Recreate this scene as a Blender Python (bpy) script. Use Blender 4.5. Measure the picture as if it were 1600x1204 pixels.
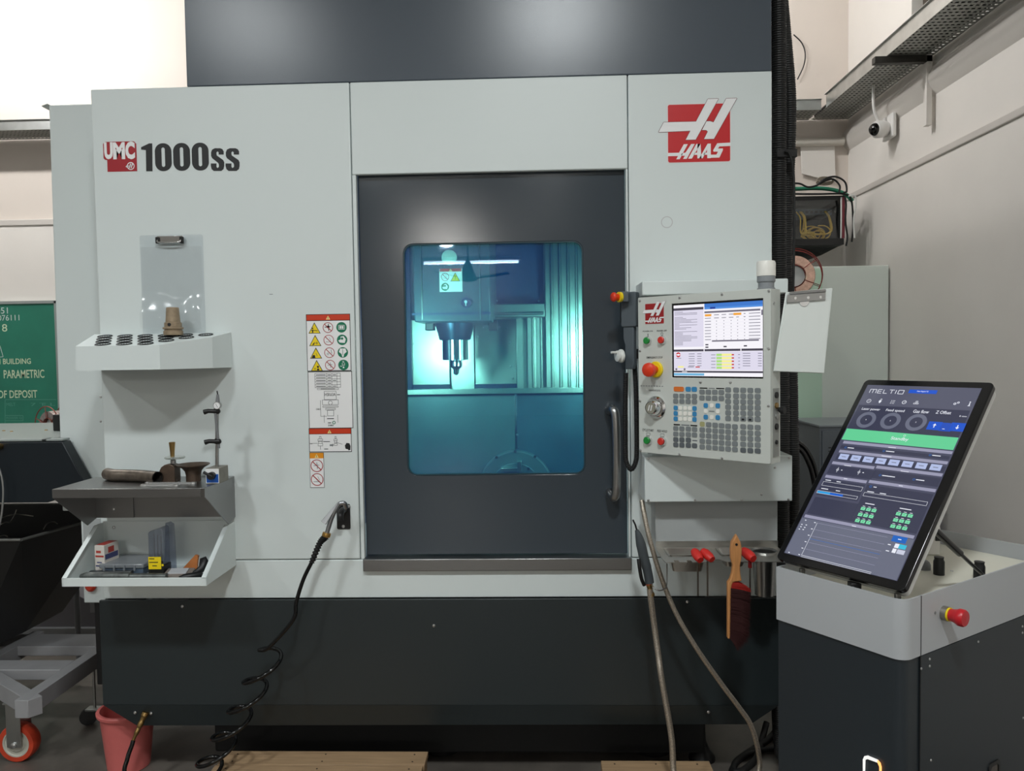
import bpy, bmesh, math, random
from mathutils import Vector, Matrix, Euler
from mathutils.geometry import tessellate_polygon
random.seed(7)
for o in list(bpy.data.objects): bpy.data.objects.remove(o)
SC = bpy.context.scene
COL = SC.collection
R = math.radians
# ------------------------------------------------------------------ camera
FPX = 1220.0
CAM = Vector((0, 0, 1.55))
def cam_axes(yaw, pitch, roll):
    cy, sy = math.cos(yaw), math.sin(yaw)
    fwd = Vector((-sy*math.cos(pitch), cy*math.cos(pitch), -math.sin(pitch)))
    right = Vector((cy, sy, 0)); down = fwd.cross(right)
    r = right*math.cos(roll)+down*math.sin(roll)
    d = -right*math.sin(roll)+down*math.cos(roll)
    return r, d, fwd
AR, AD, AF = cam_axes(R(2.0), R(2.45), R(0.85))
cd = bpy.data.cameras.new('camera'); cam = bpy.data.objects.new('camera', cd); COL.objects.link(cam)
m3 = Matrix((AR, -AD, -AF)).transposed()
cam.matrix_world = Matrix.Translation(CAM) @ m3.to_4x4()
cd.sensor_fit = 'HORIZONTAL'; cd.sensor_width = 36; cd.lens = FPX/1600*36
cd.clip_start = .05; cd.clip_end = 100
SC.camera = cam
# ------------------------------------------------------------------ world, view
w = bpy.data.worlds.new('world'); SC.world = w; w.use_nodes = True
w.node_tree.nodes['Background'].inputs[0].default_value = (.75, .82, .9, 1)
w.node_tree.nodes['Background'].inputs[1].default_value = .25
vs = SC.view_settings
vs.view_transform = 'Standard'; vs.look = 'None'; vs.gamma = 1; vs.use_curve_mapping = False
vs.exposure = 0.0
LAMP_W = 49.0          # watts of one high bay lamp
LAMPS = [(-2.0, -.1, .85), (.15, -.1, 1.3), (-2.0, -4.2, .15), (.15, -4.2, .15), (-2.0, -8, .15), (.15, -8, .15), (-2.04, -12, .1), (-4.3, -8, .15), (-4.3, -.1, .6), (-4.3, -4.2, .15)]
REAR_W = [60, 42]     # watts of the added unseen lights before the back wall, left and right
LAMP_Z = 4.0
TUBE_W = 15.0
ENCLOSURE_W = 10.0
# ------------------------------------------------------------------ helpers
def ray(px, py):
    return AR*((px-800)/FPX)+AD*((py-602)/FPX)+AF
def P(px, py, Y):
    r = ray(px, py); return CAM+r*(Y/r.y)
def PZ(px, py, z):
    r = ray(px, py); return CAM+r*((z-1.55)/r.z)
def PX(px, py, X):
    r = ray(px, py); return CAM+r*(X/r.x)
def s2l(c):
    c = c/255.0
    return c/12.92 if c <= .04045 else ((c+.055)/1.055)**2.4
MATS = {}
def mat(name, rgb=(128, 128, 128), rough=.5, metal=0.0, emit=None, es=1.0, noise=0, nscale=20, bump=0, bscale=60, coat=0, spec=.5, stretch=None):
    if name in MATS: return MATS[name]
    m = bpy.data.materials.new(name); m.use_nodes = True; MATS[name] = m
    nt = m.node_tree; b = nt.nodes['Principled BSDF']
    col = (s2l(rgb[0]), s2l(rgb[1]), s2l(rgb[2]), 1)
    b.inputs['Base Color'].default_value = col
    b.inputs['Roughness'].default_value = rough
    b.inputs['Metallic'].default_value = metal
    b.inputs['Specular IOR Level'].default_value = spec
    b.inputs['Coat Weight'].default_value = coat
    b.inputs['Coat Roughness'].default_value = .08
    if emit:
        b.inputs['Emission Color'].default_value = (s2l(emit[0]), s2l(emit[1]), s2l(emit[2]), 1)
        b.inputs['Emission Strength'].default_value = es
    if noise or bump:
        tc = nt.nodes.new('ShaderNodeTexCoord'); mp = nt.nodes.new('ShaderNodeMapping')
        nt.links.new(tc.outputs['Object'], mp.inputs[0])
        if stretch: mp.inputs['Scale'].default_value = stretch
    if noise:
        n = nt.nodes.new('ShaderNodeTexNoise'); n.inputs['Scale'].default_value = nscale; n.inputs['Detail'].default_value = 6
        nt.links.new(mp.outputs[0], n.inputs['Vector'])
        mx = nt.nodes.new('ShaderNodeMix'); mx.data_type = 'RGBA'
        mx.inputs[6].default_value = tuple(c*(1-noise) for c in col[:3])+(1,)
        mx.inputs[7].default_value = tuple(min(1, c*(1+noise)) for c in col[:3])+(1,)
        rp = nt.nodes.new('ShaderNodeMapRange'); rp.inputs[1].default_value = .3; rp.inputs[2].default_value = .7
        nt.links.new(n.outputs[0], rp.inputs[0]); nt.links.new(rp.outputs[0], mx.inputs[0])
        nt.links.new(mx.outputs[2], b.inputs['Base Color'])
    if bump:
        n2 = nt.nodes.new('ShaderNodeTexNoise'); n2.inputs['Scale'].default_value = bscale; n2.inputs['Detail'].default_value = 4
        nt.links.new(mp.outputs[0], n2.inputs['Vector'])
        bp = nt.nodes.new('ShaderNodeBump'); bp.inputs['Strength'].default_value = bump; bp.inputs['Distance'].default_value = .002
        nt.links.new(n2.outputs[0], bp.inputs['Height']); nt.links.new(bp.outputs[0], b.inputs['Normal'])
    return m
def clear(name, tint=(255, 255, 255), gloss=(255, 255, 255), k=.12, rough=.02, haze=None, hk=0):
    """thin see-through sheet: tinted transparency, a fresnel gloss, an optional haze"""
    if name in MATS: return MATS[name]
    m = bpy.data.materials.new(name); m.use_nodes = True; MATS[name] = m
    nt = m.node_tree
    for n in list(nt.nodes): nt.nodes.remove(n)
    o = nt.nodes.new('ShaderNodeOutputMaterial'); t = nt.nodes.new('ShaderNodeBsdfTransparent'); g = nt.nodes.new('ShaderNodeBsdfGlossy')
    t.inputs[0].default_value = (s2l(tint[0]), s2l(tint[1]), s2l(tint[2]), 1)
    g.inputs[0].default_value = (s2l(gloss[0]), s2l(gloss[1]), s2l(gloss[2]), 1); g.inputs['Roughness'].default_value = rough
    lw0 = nt.nodes.new('ShaderNodeLayerWeight'); lw0.inputs[0].default_value = .5; lw = nt.nodes.new('ShaderNodeMath'); lw.operation = 'POWER'; lw.inputs[1].default_value = 5; nt.links.new(lw0.outputs['Facing'], lw.inputs[0])
    mr = nt.nodes.new('ShaderNodeMath'); mr.operation = 'ADD'; mr.use_clamp = True; mr.inputs[1].default_value = k
    nt.links.new(lw.outputs[0], mr.inputs[0])
    mx = nt.nodes.new('ShaderNodeMixShader'); nt.links.new(mr.outputs[0], mx.inputs[0])
    nt.links.new(t.outputs[0], mx.inputs[1]); nt.links.new(g.outputs[0], mx.inputs[2])
    last = mx
    if haze:
        d = nt.nodes.new('ShaderNodeBsdfDiffuse'); d.inputs[0].default_value = (s2l(haze[0]), s2l(haze[1]), s2l(haze[2]), 1)
        m2 = nt.nodes.new('ShaderNodeMixShader'); m2.inputs[0].default_value = hk
        nt.links.new(mx.outputs[0], m2.inputs[1]); nt.links.new(d.outputs[0], m2.inputs[2]); last = m2
    nt.links.new(last.outputs[0], o.inputs[0])
    return m
class Frame:
    """a plane in space: point = o + a*u + b*v + c*n (n towards the viewer)"""
    def __init__(s, o, u, v):
        s.o = Vector(o); s.u = Vector(u).normalized(); s.v = Vector(v).normalized(); s.n = s.u.cross(s.v).normalized()
    def __call__(s, a, b, c=0): return s.o+s.u*a+s.v*b+s.n*c
    def px(s, x, y, c=0):
        r = ray(x, y); o = s.o+s.n*c; t = (o-CAM).dot(s.n)/r.dot(s.n); p = CAM+r*t-o
        return (p.dot(s.u), p.dot(s.v))
def front(Y): return Frame((0, Y, 0), (1, 0, 0), (0, 0, 1))
_txt = {}
def text_geo(s, bold=0.0, shear=0.0):
    k = (s, bold, shear)
    if k in _txt: return _txt[k]
    c = bpy.data.curves.new('t', 'FONT'); c.body = s; c.offset = bold; c.shear = shear; c.resolution_u = 3
    o = bpy.data.objects.new('t', c)
    COL.objects.link(o)
    dg = bpy.context.evaluated_depsgraph_get()
    me = bpy.data.meshes.new_from_object(o.evaluated_get(dg))
    v = [(p.co.x, p.co.y) for p in me.vertices]; f = [tuple(p.vertices) for p in me.polygons]
    bpy.data.objects.remove(o); bpy.data.curves.remove(c); bpy.data.meshes.remove(me)
    x0 = min(p[0] for p in v); x1 = max(p[0] for p in v); y0 = min(p[1] for p in v); y1 = max(p[1] for p in v)
    _txt[k] = ([((a-x0)/(x1-x0), (b-y0)/(y1-y0)) for a, b in v], f, (x1-x0)/(y1-y0)); return _txt[k]
def crom(pts, n=8, closed=False):
    pts = [Vector(p) for p in pts]; out = []
    m = len(pts)
    if m < 3: return pts
    for i in range(m if closed else m-1):
        if closed: a, b, c, d = pts[i-1], pts[i], pts[(i+1) % m], pts[(i+2) % m]
        else:
            b, c = pts[i], pts[i+1]; a = pts[i-1] if i else b*2-c; d = pts[i+2] if i+2 < m else c*2-b
        for k in range(n):
            t = k/n
            out.append(.5*((2*b)+(c-a)*t+(2*a-5*b+4*c-d)*t*t+(3*b-a-3*c+d)*t**3))
    if not closed: out.append(pts[-1])
    return out
def rr(x0, y0, x1, y1, r, n=5):
    r = min(r, abs(x1-x0)/2, abs(y1-y0)/2); o = []
    for cx, cy, a0 in ((x1-r, y1-r, 0), (x0+r, y1-r, 90), (x0+r, y0+r, 180), (x1-r, y0+r, 270)):
        for k in range(n+1):
            a = R(a0+90*k/n); o.append((cx+r*math.cos(a), cy+r*math.sin(a)))
    return o
def circ(cx, cy, r, n=24, ry=None): return [(cx+r*math.cos(2*math.pi*k/n), cy+(ry or r)*math.sin(2*math.pi*k/n)) for k in range(n)]
class MB:
    def __init__(s): s.v = []; s.f = []; s.m = []; s.mats = []
    def mi(s, m):
        if m not in s.mats: s.mats.append(m)
        return s.mats.index(m)
    def add(s, vs, fs, m):
        b = len(s.v); s.v += [Vector(p) for p in vs]; k = s.mi(m)
        for f in fs: s.f.append(tuple(b+i for i in f)); s.m.append(k)
        return s
    def box(s, x0, x1, y0, y1, z0, z1, m):
        v = [(x, y, z) for z in (z0, z1) for y in (y0, y1) for x in (x0, x1)]
        return s.add(v, [(0, 2, 3, 1), (4, 5, 7, 6), (0, 1, 5, 4), (2, 6, 7, 3), (0, 4, 6, 2), (1, 3, 7, 5)], m)
    def hexa(s, q0, q1, m):
        """solid between two quads (four points each)"""
        v = list(q0)+list(q1)
        return s.add(v, [(0, 1, 2, 3), (7, 6, 5, 4)]+[(i, i+4, (i+1) % 4+4, (i+1) % 4) for i in range(4)], m)
    def slab(s, F, pts, c0, c1, m, holes=()):
        """outline (with holes) in plane F, extruded from c0 to c1"""
        loops = [list(pts)]+[list(h) for h in holes]
        flat = [p for l in loops for p in l]; n = len(flat)
        tris = tessellate_polygon([[Vector((a, b, 0)) for a, b in l] for l in loops]) if holes else None
        v = [F(a, b, c0) for a, b in flat]+[F(a, b, c1) for a, b in flat]
        f = []
        if tris:
            for t in tris: f.append(tuple(t)); f.append(tuple(i+n for i in reversed(t)))
        else:
            f = [tuple(range(n)), tuple(range(2*n-1, n-1, -1))]
        o = 0
        for l in loops:
            k = len(l)
            for i in range(k): j = (i+1) % k; f.append((o+i, o+j, o+j+n, o+i+n))
            o += k
        return s.add(v, f, m)
    def flat(s, F, pts, c, m, holes=()):
        if holes:
            loops = [list(pts)]+[list(h) for h in holes]
            fl = [p for l in loops for p in l]
            return s.add([F(a, b, c) for a, b in fl], [tuple(t) for t in tessellate_polygon([[Vector((a, b, 0)) for a, b in l] for l in loops])], m)
        return s.add([F(a, b, c) for a, b in pts], [tuple(range(len(pts)))], m)
    def rect(s, F, x0, y0, x1, y1, c, m): return s.flat(F, [(x0, y0), (x1, y0), (x1, y1), (x0, y1)], c, m)
    def ring(s, F, cx, cy, r0, r1, c, m, n=24):
        v = [F(a, b, c) for a, b in circ(cx, cy, r0, n)]+[F(a, b, c) for a, b in circ(cx, cy, r1, n)]
        return s.add(v, [(i, (i+1) % n, (i+1) % n+n, i+n) for i in range(n)], m)
    def line(s, F, a, b, w, c, m):
        a = Vector(a); b = Vector(b); d = (b-a).normalized(); p = Vector((-d.y, d.x))*w/2
        return s.flat(F, [tuple(a-p), tuple(b-p), tuple(b+p), tuple(a+p)], c, m)
    def frame_line(s, F, x0, y0, x1, y1, w, c, m):
        for a, b in (((x0, y0), (x1, y0)), ((x1, y0), (x1, y1)), ((x1, y1), (x0, y1)), ((x0, y1), (x0, y0))): s.line(F, a, b, w, c, m)
        return s
    def text(s, F, t, x0, y0, x1, y1, c, m, bold=0.0, shear=0.0):
        v, f, asp = text_geo(t, bold, shear)
        return s.add([F(x0+a*(x1-x0), y0+b*(y1-y0), c) for a, b in v], f, m)
    def texth(s, F, t, x0, y0, h, c, m, bold=0.0, cond=1.0, center=False):
        v, f, asp = text_geo(t, bold); wd = h*asp*cond
        if center: x0 -= wd/2
        return s.text(F, t, x0, y0, x0+wd, y0+h, c, m, bold)
    def cyl(s, p0, p1, r0, m, r1=None, n=16, caps=True):
        return s.tube([p0, p1], r0, m, n, radii=[r0, r0 if r1 is None else r1], caps=caps)
    def tube(s, pts, r, m, n=8, radii=None, caps=True, closed=False, flat=1.0):
        pts = [Vector(p) for p in pts]; k = len(pts)
        tg = []
        for i in range(k):
            a = pts[i-1] if (i or closed) else pts[i]; b = pts[(i+1) % k] if (i < k-1 or closed) else pts[i]
            d = b-a
            tg.append(d.normalized() if d.length > 1e-9 else (tg[-1] if tg else Vector((0, 0, 1))))
        up = Vector((0, 0, 1)) if abs(tg[0].z) < .9 else Vector((1, 0, 0))
        u = tg[0].cross(up).normalized(); v = []
        for i in range(k):
            u = (u-tg[i]*u.dot(tg[i])).normalized(); w2 = tg[i].cross(u); q = radii[i] if radii else r
            for j in range(n):
                a = 2*math.pi*j/n; v.append(pts[i]+u*q*math.cos(a)+w2*q*math.sin(a)*flat)
        f = []
        for i in range(k if closed else k-1):
            i2 = (i+1) % k
            for j in range(n): j2 = (j+1) % n; f.append((i*n+j, i*n+j2, i2*n+j2, i2*n+j))
        if caps and not closed: f += [tuple(range(n-1, -1, -1)), tuple((k-1)*n+j for j in range(n))]
        return s.add(v, f, m)
    def lathe(s, prof, base, axis, m, n=20, caps=True):
        """profile of (radius, height) pairs turned about axis from base"""
        base = Vector(base); ax = Vector(axis).normalized()
        return s._lathe(prof, base, ax, m, n, caps)
    def _lathe(s, prof, base, ax, m, n, caps=True):
        up = Vector((0, 0, 1)) if abs(ax.z) < .9 else Vector((1, 0, 0))
        u = ax.cross(up).normalized(); w2 = ax.cross(u); v = []; f = []
        for r, h in prof:
            for j in range(n):
                a = 2*math.pi*j/n; v.append(base+ax*h+u*r*math.cos(a)+w2*r*math.sin(a))
        for i in range(len(prof)-1):
            for j in range(n): j2 = (j+1) % n; f.append((i*n+j, i*n+j2, (i+1)*n+j2, (i+1)*n+j))
        if caps and prof[0][0] > 1e-4: f.append(tuple(range(n-1, -1, -1)))
        if caps and prof[-1][0] > 1e-4: f.append(tuple((len(prof)-1)*n+j for j in range(n)))
        return s.add(v, f, m)
    def ball(s, c, r, m, n=12, sz=1.0):
        pr = [(r*math.sin(math.pi*k/n), -r*sz*math.cos(math.pi*k/n)) for k in range(n+1)]
        return s._lathe([(max(a, 1e-5), b) for a, b in pr], Vector(c), Vector((0, 0, 1)), m, n*2)
    def build(s, name, parent=None, bev=0, smooth=35, local=False, label=None, seg=2, origin=None):
        me = bpy.data.meshes.new(name)
        off = Vector((0, 0, 0))
        if parent is not None:
            root = parent
            off0 = Vector(root.get('_base', (0, 0, 0)))
            if not local and not root.get('_local'): off = off0
        elif origin is not None: off = Vector(origin)
        elif s.v and not local:
            xs = [p.x for p in s.v]; ys = [p.y for p in s.v]; zs = [p.z for p in s.v]
            off = Vector(((min(xs)+max(xs))/2, (min(ys)+max(ys))/2, min(zs)))
        me.from_pydata([tuple(p-off) for p in s.v], [], s.f)
        for m in s.mats: me.materials.append(m)
        for p, k in zip(me.polygons, s.m): p.material_index = k
        bm = bmesh.new(); bm.from_mesh(me); bmesh.ops.remove_doubles(bm, verts=bm.verts, dist=1e-6) if not bev == 'no' else None
        bmesh.ops.recalc_face_normals(bm, faces=bm.faces) if s.solid() else None
        bm.to_mesh(me); bm.free()
        if smooth:
            me.polygons.foreach_set('use_smooth', [True]*len(me.polygons)); me.set_sharp_from_angle(angle=R(smooth))
        o = bpy.data.objects.new(name, me); COL.objects.link(o)
        if parent is not None:
            o.parent = parent; o['_base'] = tuple(parent.get('_base', (0, 0, 0)))
            if parent.get('_local'): o['_local'] = 1
        else:
            o.location = off; o['_base'] = tuple(off)
        if bev and bev != 'no':
            b = o.modifiers.new('bevel', 'BEVEL'); b.width = bev; b.segments = seg; b.limit_method = 'ANGLE'; b.angle_limit = R(40)
        if label: o['label'] = label
        return o
    _solid = True
    def solid(s): return s._solid
def sheet():
    m = MB(); m._solid = False; return m
def thing(name, label, cat, loc=(0, 0, 0), group=None, rot=None):
    o = bpy.data.objects.new(name, None); COL.objects.link(o); o.location = loc; o.empty_display_size = .05
    o['label'] = label; o['category'] = cat; o['_base'] = tuple(loc)
    if group: o['group'] = group
    if rot is not None: o.rotation_euler = rot; o['_local'] = 1
    return o
def tag(o, label, cat, group=None, kind=None):
    o['label'] = label; o['category'] = cat
    if group: o['group'] = group
    if kind: o['kind'] = kind
    return o
def struct(o): o['kind'] = 'structure'; return o
def stuff(o): o['kind'] = 'stuff'; return o
def place_part(proto, parent, loc, first=False, rot=None):
    """a copy of a part mesh under parent; loc is in world (or in parent space for turned things)"""
    o = proto if first else proto.copy()
    if not first: COL.objects.link(o)
    o.parent = parent
    base = Vector((0, 0, 0)) if parent.get('_local') else Vector(parent.get('_base', (0, 0, 0)))
    o.location = Vector(loc)-base
    if rot is not None: o.rotation_euler = rot
    return o
def proto_mesh(mb, name, smooth=35):
    me = bpy.data.meshes.new(name); me.from_pydata([tuple(p) for p in mb.v], [], mb.f)
    for m in mb.mats: me.materials.append(m)
    for p, k in zip(me.polygons, mb.m): p.material_index = k
    if smooth: me.polygons.foreach_set('use_smooth', [True]*len(me.polygons)); me.set_sharp_from_angle(angle=R(smooth))
    return me
def inst(me, name, parent, loc, rot=None):
    o = bpy.data.objects.new(name, me); COL.objects.link(o)
    return place_part(o, parent, loc, True, rot)
# ------------------------------------------------------------------ materials
M = {}
M['white'] = mat('white_powder_coat', (218, 226, 225), .38, bump=.12, bscale=900)
M['dark'] = mat('charcoal_powder_coat', (60, 68, 75), .145, bump=.04, bscale=500)
M['navy'] = mat('navy_grey_coat', (50, 60, 66), .4, bump=.2, bscale=700)
M['black'] = mat('black_plastic', (22, 22, 23), .45)
M['rubber'] = mat('black_rubber', (16, 16, 16), .6)
M['gblack'] = mat('glossy_black', (8, 8, 9), .12)
M['steel'] = mat('brushed_steel', (172, 172, 171), .30, 1, noise=.03, nscale=40, stretch=(1, 1, 18))
M['steelx'] = mat('brushed_steel_long', (150, 150, 150), .32, 1, noise=.025, nscale=60, stretch=(.6, 14, 14))
M['chrome'] = mat('chrome', (225, 225, 225), .12, 1)
M['zinc'] = mat('zinc_plate', (190, 192, 190), .35, 1, noise=.1, nscale=12)
M['screw'] = mat('screw_steel', (205, 205, 205), .28, 1)
M['red'] = mat('red_plastic', (205, 35, 28), .35)
M['redlabel'] = mat('red_print', (200, 28, 34), .4)
M['darkred'] = mat('dark_red_print', (165, 24, 36), .4)
M['redp'] = mat('vermilion_print', (205, 58, 22), .45)
M['orangep'] = mat('amber_print', (235, 150, 25), .45)
M['yellow'] = mat('yellow_print', (243, 214, 25), .45)
M['green'] = mat('green_print', (0, 118, 84), .45)
M['paper'] = mat('white_print', (240, 240, 240), .45)
M['ink'] = mat('black_print', (22, 24, 26), .5)
M['greyink'] = mat('grey_print', (120, 125, 128), .5)
M['brass'] = mat('brass', (172, 142, 92), .3, 1)
M['wood'] = mat('pine_wood', (166, 138, 106), .6, noise=.16, nscale=7, stretch=(1, 14, 14), bump=.2, bscale=40)
M['greysteel'] = mat('grey_painted_steel', (120, 122, 124), .45)
M['wallup'] = mat('wall_paint', (222, 212, 203), .55, noise=.02, nscale=3, bump=.1, bscale=30)
M['walllow'] = mat('wall_paint_low', (232, 227, 221), .5, noise=.02, nscale=3, bump=.1, bscale=30)
M['hood'] = mat('blue_black_sheet', (16, 26, 33), .4)
M['bin'] = mat('black_sheet', (24, 24, 24), .38)
def prof_screw(r=.004, h=.0022):
    """dome screw head facing -Y with a socket"""
    b = MB(); b._lathe([(r, 0), (r, h*.4), (r*.75, h*.85), (r*.35, h), (r*.33, h*.5), (1e-5, h*.5)], Vector((0, 0, 0)), Vector((0, -1, 0)), M['screw'], 10)
    return proto_mesh(b, 'screw')
SCREW = prof_screw(.0058, .004)
SCREW_S = prof_screw(.0042, .003)
# ================================================================== SETTING
WX = 2.12; WY = 5.45; ZC = 4.55; XL = -6.0; YB = -13.5
fm = bpy.data.materials.new('concrete_floor'); fm.use_nodes = True
nt = fm.node_tree; b = nt.nodes['Principled BSDF']
tc = nt.nodes.new('ShaderNodeTexCoord'); n1 = nt.nodes.new('ShaderNodeTexNoise'); n1.inputs['Scale'].default_value = 2.2; n1.inputs['Detail'].default_value = 9; n1.inputs['Roughness'].default_value = .65
cr = nt.nodes.new('ShaderNodeValToRGB'); cr.color_ramp.elements[0].position = .3; cr.color_ramp.elements[1].position = .72
cr.color_ramp.elements[0].color = (s2l(72), s2l(68), s2l(64), 1); cr.color_ramp.elements[1].color = (s2l(122), s2l(115), s2l(107), 1)
nt.links.new(tc.outputs['Object'], n1.inputs['Vector']); nt.links.new(n1.outputs[0], cr.inputs[0]); nt.links.new(cr.outputs[0], b.inputs['Base Color'])
mr = nt.nodes.new('ShaderNodeMapRange'); mr.inputs[3].default_value = .22; mr.inputs[4].default_value = .5
nt.links.new(n1.outputs[0], mr.inputs[0]); nt.links.new(mr.outputs[0], b.inputs['Roughness'])
struct(MB().box(XL, WX+.2, YB, WY+.2, -.1, 0, fm).build('floor', smooth=0))
struct(MB().box(XL, WX+.2, YB, WY+.2, ZC, ZC+.1, mat('ceiling_paint', (205, 205, 203), .8)).build('ceiling', smooth=0))
struct(MB().box(XL, WX+.2, WY, WY+.2, 0, ZC, M['wallup']).build('wall_back', smooth=0))
# right wall with the high window opening
FR = Frame((WX, 0, 0), (0, 1, 0), (0, 0, 1))
w0 = PX(1452, 20, WX); WIN = (2.2, 4.55, 3.3, 4.25)
struct(MB().slab(FR, [(YB, 0), (WY, 0), (WY, ZC), (YB, ZC)], 0, .2, M['walllow'], holes=[[(WIN[0], WIN[2]), (WIN[1], WIN[2]), (WIN[1], WIN[3]), (WIN[0], WIN[3])]]).build('wall_right', smooth=0))
struct(MB().box(XL-.2, XL, YB, WY+.2, 0, ZC, mat('hall_paint_grey', (158, 156, 152), .6)).build('wall_left', smooth=0))
struct(MB().box(XL-.2, WX+.2, YB-.2, YB, 0, ZC, mat('hall_paint_grey', (158, 156, 152), .6)).build('wall_front', smooth=0))
# ledges where the wall steps
lm = mat('ledge_paint', (206, 200, 194), .5)
struct(MB().box(XL, WX-.02, WY-.028, WY, 2.49, 2.535, lm).build('trim_1', bev=.006))
struct(MB().box(WX-.03, WX, YB, WY, 2.535, 2.575, lm).build('trim_2', bev=.006))
struct(MB().box(WX-.02, WX, YB, WY, 0, 2.535, M['walllow']).build('trim_3', smooth=0))
struct(MB().box(XL, WX-.02, WY-.018, WY, 0, 2.49, M['walllow']).build('trim_4', smooth=0))
# added bulge that shapes a soft light band under the right cable tray
pb = [(WX-.045*math.sin(math.pi*k/8), 3.04-.16*k/8) for k in range(9)]
pl = MB(); nn = len(pb)
pl.add([(x, YB, z) for x, z in pb]+[(x, WY, z) for x, z in pb], [(i, i+1, i+1+nn, i+nn) for i in range(nn-1)], M['walllow'])
struct(pl.build('trim_light_band', smooth=60))
# window
wt = thing('window_1', 'x', 'x', (WX, 3.4, WIN[2])); del wt['label']; del wt['category']; wt['kind'] = 'structure'
rust = mat('window_frame_steel', (74, 66, 56), .6, noise=.4, nscale=25)
fb = MB(); y0, y1, z0, z1 = WIN
fb.slab(FR, [(y0, z0), (y1, z0), (y1, z1), (y0, z1)], 0.06, .14, rust, holes=[[(y0+.05, z0+.05), (y1-.05, z0+.05), (y1-.05, z1-.05), (y0+.05, z1-.05)]])
fb.build('window_frame', wt, bev=.003)
for k in range(1, 4):
    yy = y0+(y1-y0)*k/4; MB().box(WX+.07, WX+.13, yy-.02, yy+.02, z0+.04, z1-.04, rust).build('mullion', wt)
frost = mat('frosted_pane', (150, 160, 160), .25, noise=.25, nscale=90, bump=.8, bscale=200, emit=(120, 130, 118), es=.25)
for k in range(4):
    a = y0+.05+(y1-y0-.1)*k/4; MB().box(WX+.095, WX+.1, a, a+(y1-y0-.1)/4, z0+.05, z1-.05, frost).build('window_pane', wt)
# ------------------------------------------------------------------ cable trays
def perf(name, sc):
    m = bpy.data.materials.new(name); m.use_nodes = True; nt = m.node_tree; b = nt.nodes['Principled BSDF']
    b.inputs['Base Color'].default_value = (s2l(168), s2l(170), s2l(165), 1); b.inputs['Metallic'].default_value = .3; b.inputs['Roughness'].default_value = .45
    tc = nt.nodes.new('ShaderNodeTexCoord'); mp = nt.nodes.new('ShaderNodeMapping'); mp.inputs['Scale'].default_value = sc
    br = nt.nodes.new('ShaderNodeTexBrick'); br.inputs['Scale'].default_value = 1; br.inputs['Mortar Size'].default_value = .3; br.inputs['Mortar Smooth'].default_value = 0
    br.inputs['Brick Width'].default_value = 1.5; br.inputs['Row Height'].default_value = 1.0; br.inputs['Bias'].default_value = -1; br.offset = 0
    nt.links.new(tc.outputs['Object'], mp.inputs[0]); nt.links.new(mp.outputs[0], br.inputs['Vector'])
    lt = nt.nodes.new('ShaderNodeMath'); lt.operation = 'GREATER_THAN'; lt.inputs[1].default_value = .5
    nt.links.new(br.outputs['Fac'], lt.inputs[0]); nt.links.new(lt.outputs[0], b.inputs['Alpha'])
    return m
pfR = perf('perforated_zinc_long', (54, 28, 1)); pfB = perf('perforated_zinc_cross', (54, 28, 1))
t = thing('cable_tray', 'long perforated zinc cable tray running along the right wall', 'cable tray', (2.0, 2.6, 3.09), 'cable trays')
MB().box(1.868, WX-.004, -1.0, WY-.01, 3.092, 3.094, pfR).build('tray_floor', t, smooth=0)
MB().box(1.864, 1.868, -1.0, WY-.3, 3.088, 3.168, M['zinc']).build('tray_side', t)
MB().box(1.852, 1.876, -1.0, WY-.3, 3.168, 3.171, M['zinc']).build('tray_lip', t)
for k in range(5): x = 1.90+k*.043; tag(MB().cyl((x, -1.0, 3.1145), (x, WY-.03, 3.1145), .019, M['rubber'], n=8).build('dark_slot_filler', smooth=60), 'added black filler rod that darkens the right wall cable tray slots', 'cable', 'dark fillers in the right tray')  # unseen rods, added so the tray perforations read dark
for k in range(4): y = 5.235+k*.05; tag(MB().cyl((XL+.03, y, 3.1145), (1.84, y, 3.1145), .019, M['rubber'], n=8).build('dark_slot_filler', smooth=60), 'added black filler rod that darkens the back wall cable tray slots', 'cable', 'dark fillers in the back tray')  # the same added rods behind the back tray perforations
g = M['greysteel']
MB().box(1.80, WX-.02, 4.27, 4.31, 3.05, 3.086, mat('dark_bracket', (62, 60, 56), .5, .3)).build('bracket_arm', t, bev=.002)
MB().box(WX-.05, WX-.021, 4.27, 4.31, 2.72, 3.09, M['walllow']).build('bracket_upright', t, bev=.002)
t = thing('cable_tray', 'perforated zinc cable tray running along the back wall', 'cable tray', (-1.5, 5.32, 3.09), 'cable trays')
MB().box(XL+.02, WX-.27, 5.2, WY-.01, 3.092, 3.094, pfB).build('tray_floor', t, smooth=0)
MB().box(XL+.02, WX-.27, 5.196, 5.2, 3.088, 3.152, M['zinc']).build('tray_side', t)
MB().box(XL+.02, WX-.27, 5.184, 5.208, 3.152, 3.155, M['zinc']).build('tray_lip', t)
# conduit and wall panel below the tray, at the right
cp = mat('conduit_pvc', (214, 208, 198), .5)
tag(MB().cyl((1.5, WY-.05, P(1262, 222, WY-.05).z), (2.07, WY-.05, P(1305, 221, WY-.05).z), .028, cp, n=14).build('conduit', smooth=60), 'cream pipe running level on back wall, left of the corner', 'pipe')
q = [P(1250, 222, WY-.02), P(1303, 224, WY-.02), P(1305, 285, WY-.02), P(1252, 272, WY-.02)]
o = MB().hexa(q, [p-Vector((0, .012, 0)) for p in q], M['walllow']).build('wall_panel', bev=.003); tag(o, 'blank painted cover panel on back wall below the pipe', 'cover panel')
# thin loose wire on the back wall
pts = [P(x, y, WY-.03) for x, y in ((1240, 54), (1252, 66), (1258, 82), (1256, 102), (1246, 124))]
tag(MB().tube(crom(pts, 6), .004, M['rubber'], 6).build('wire', smooth=60), 'thin dark wire bowing out on the upper back wall', 'wire')
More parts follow.
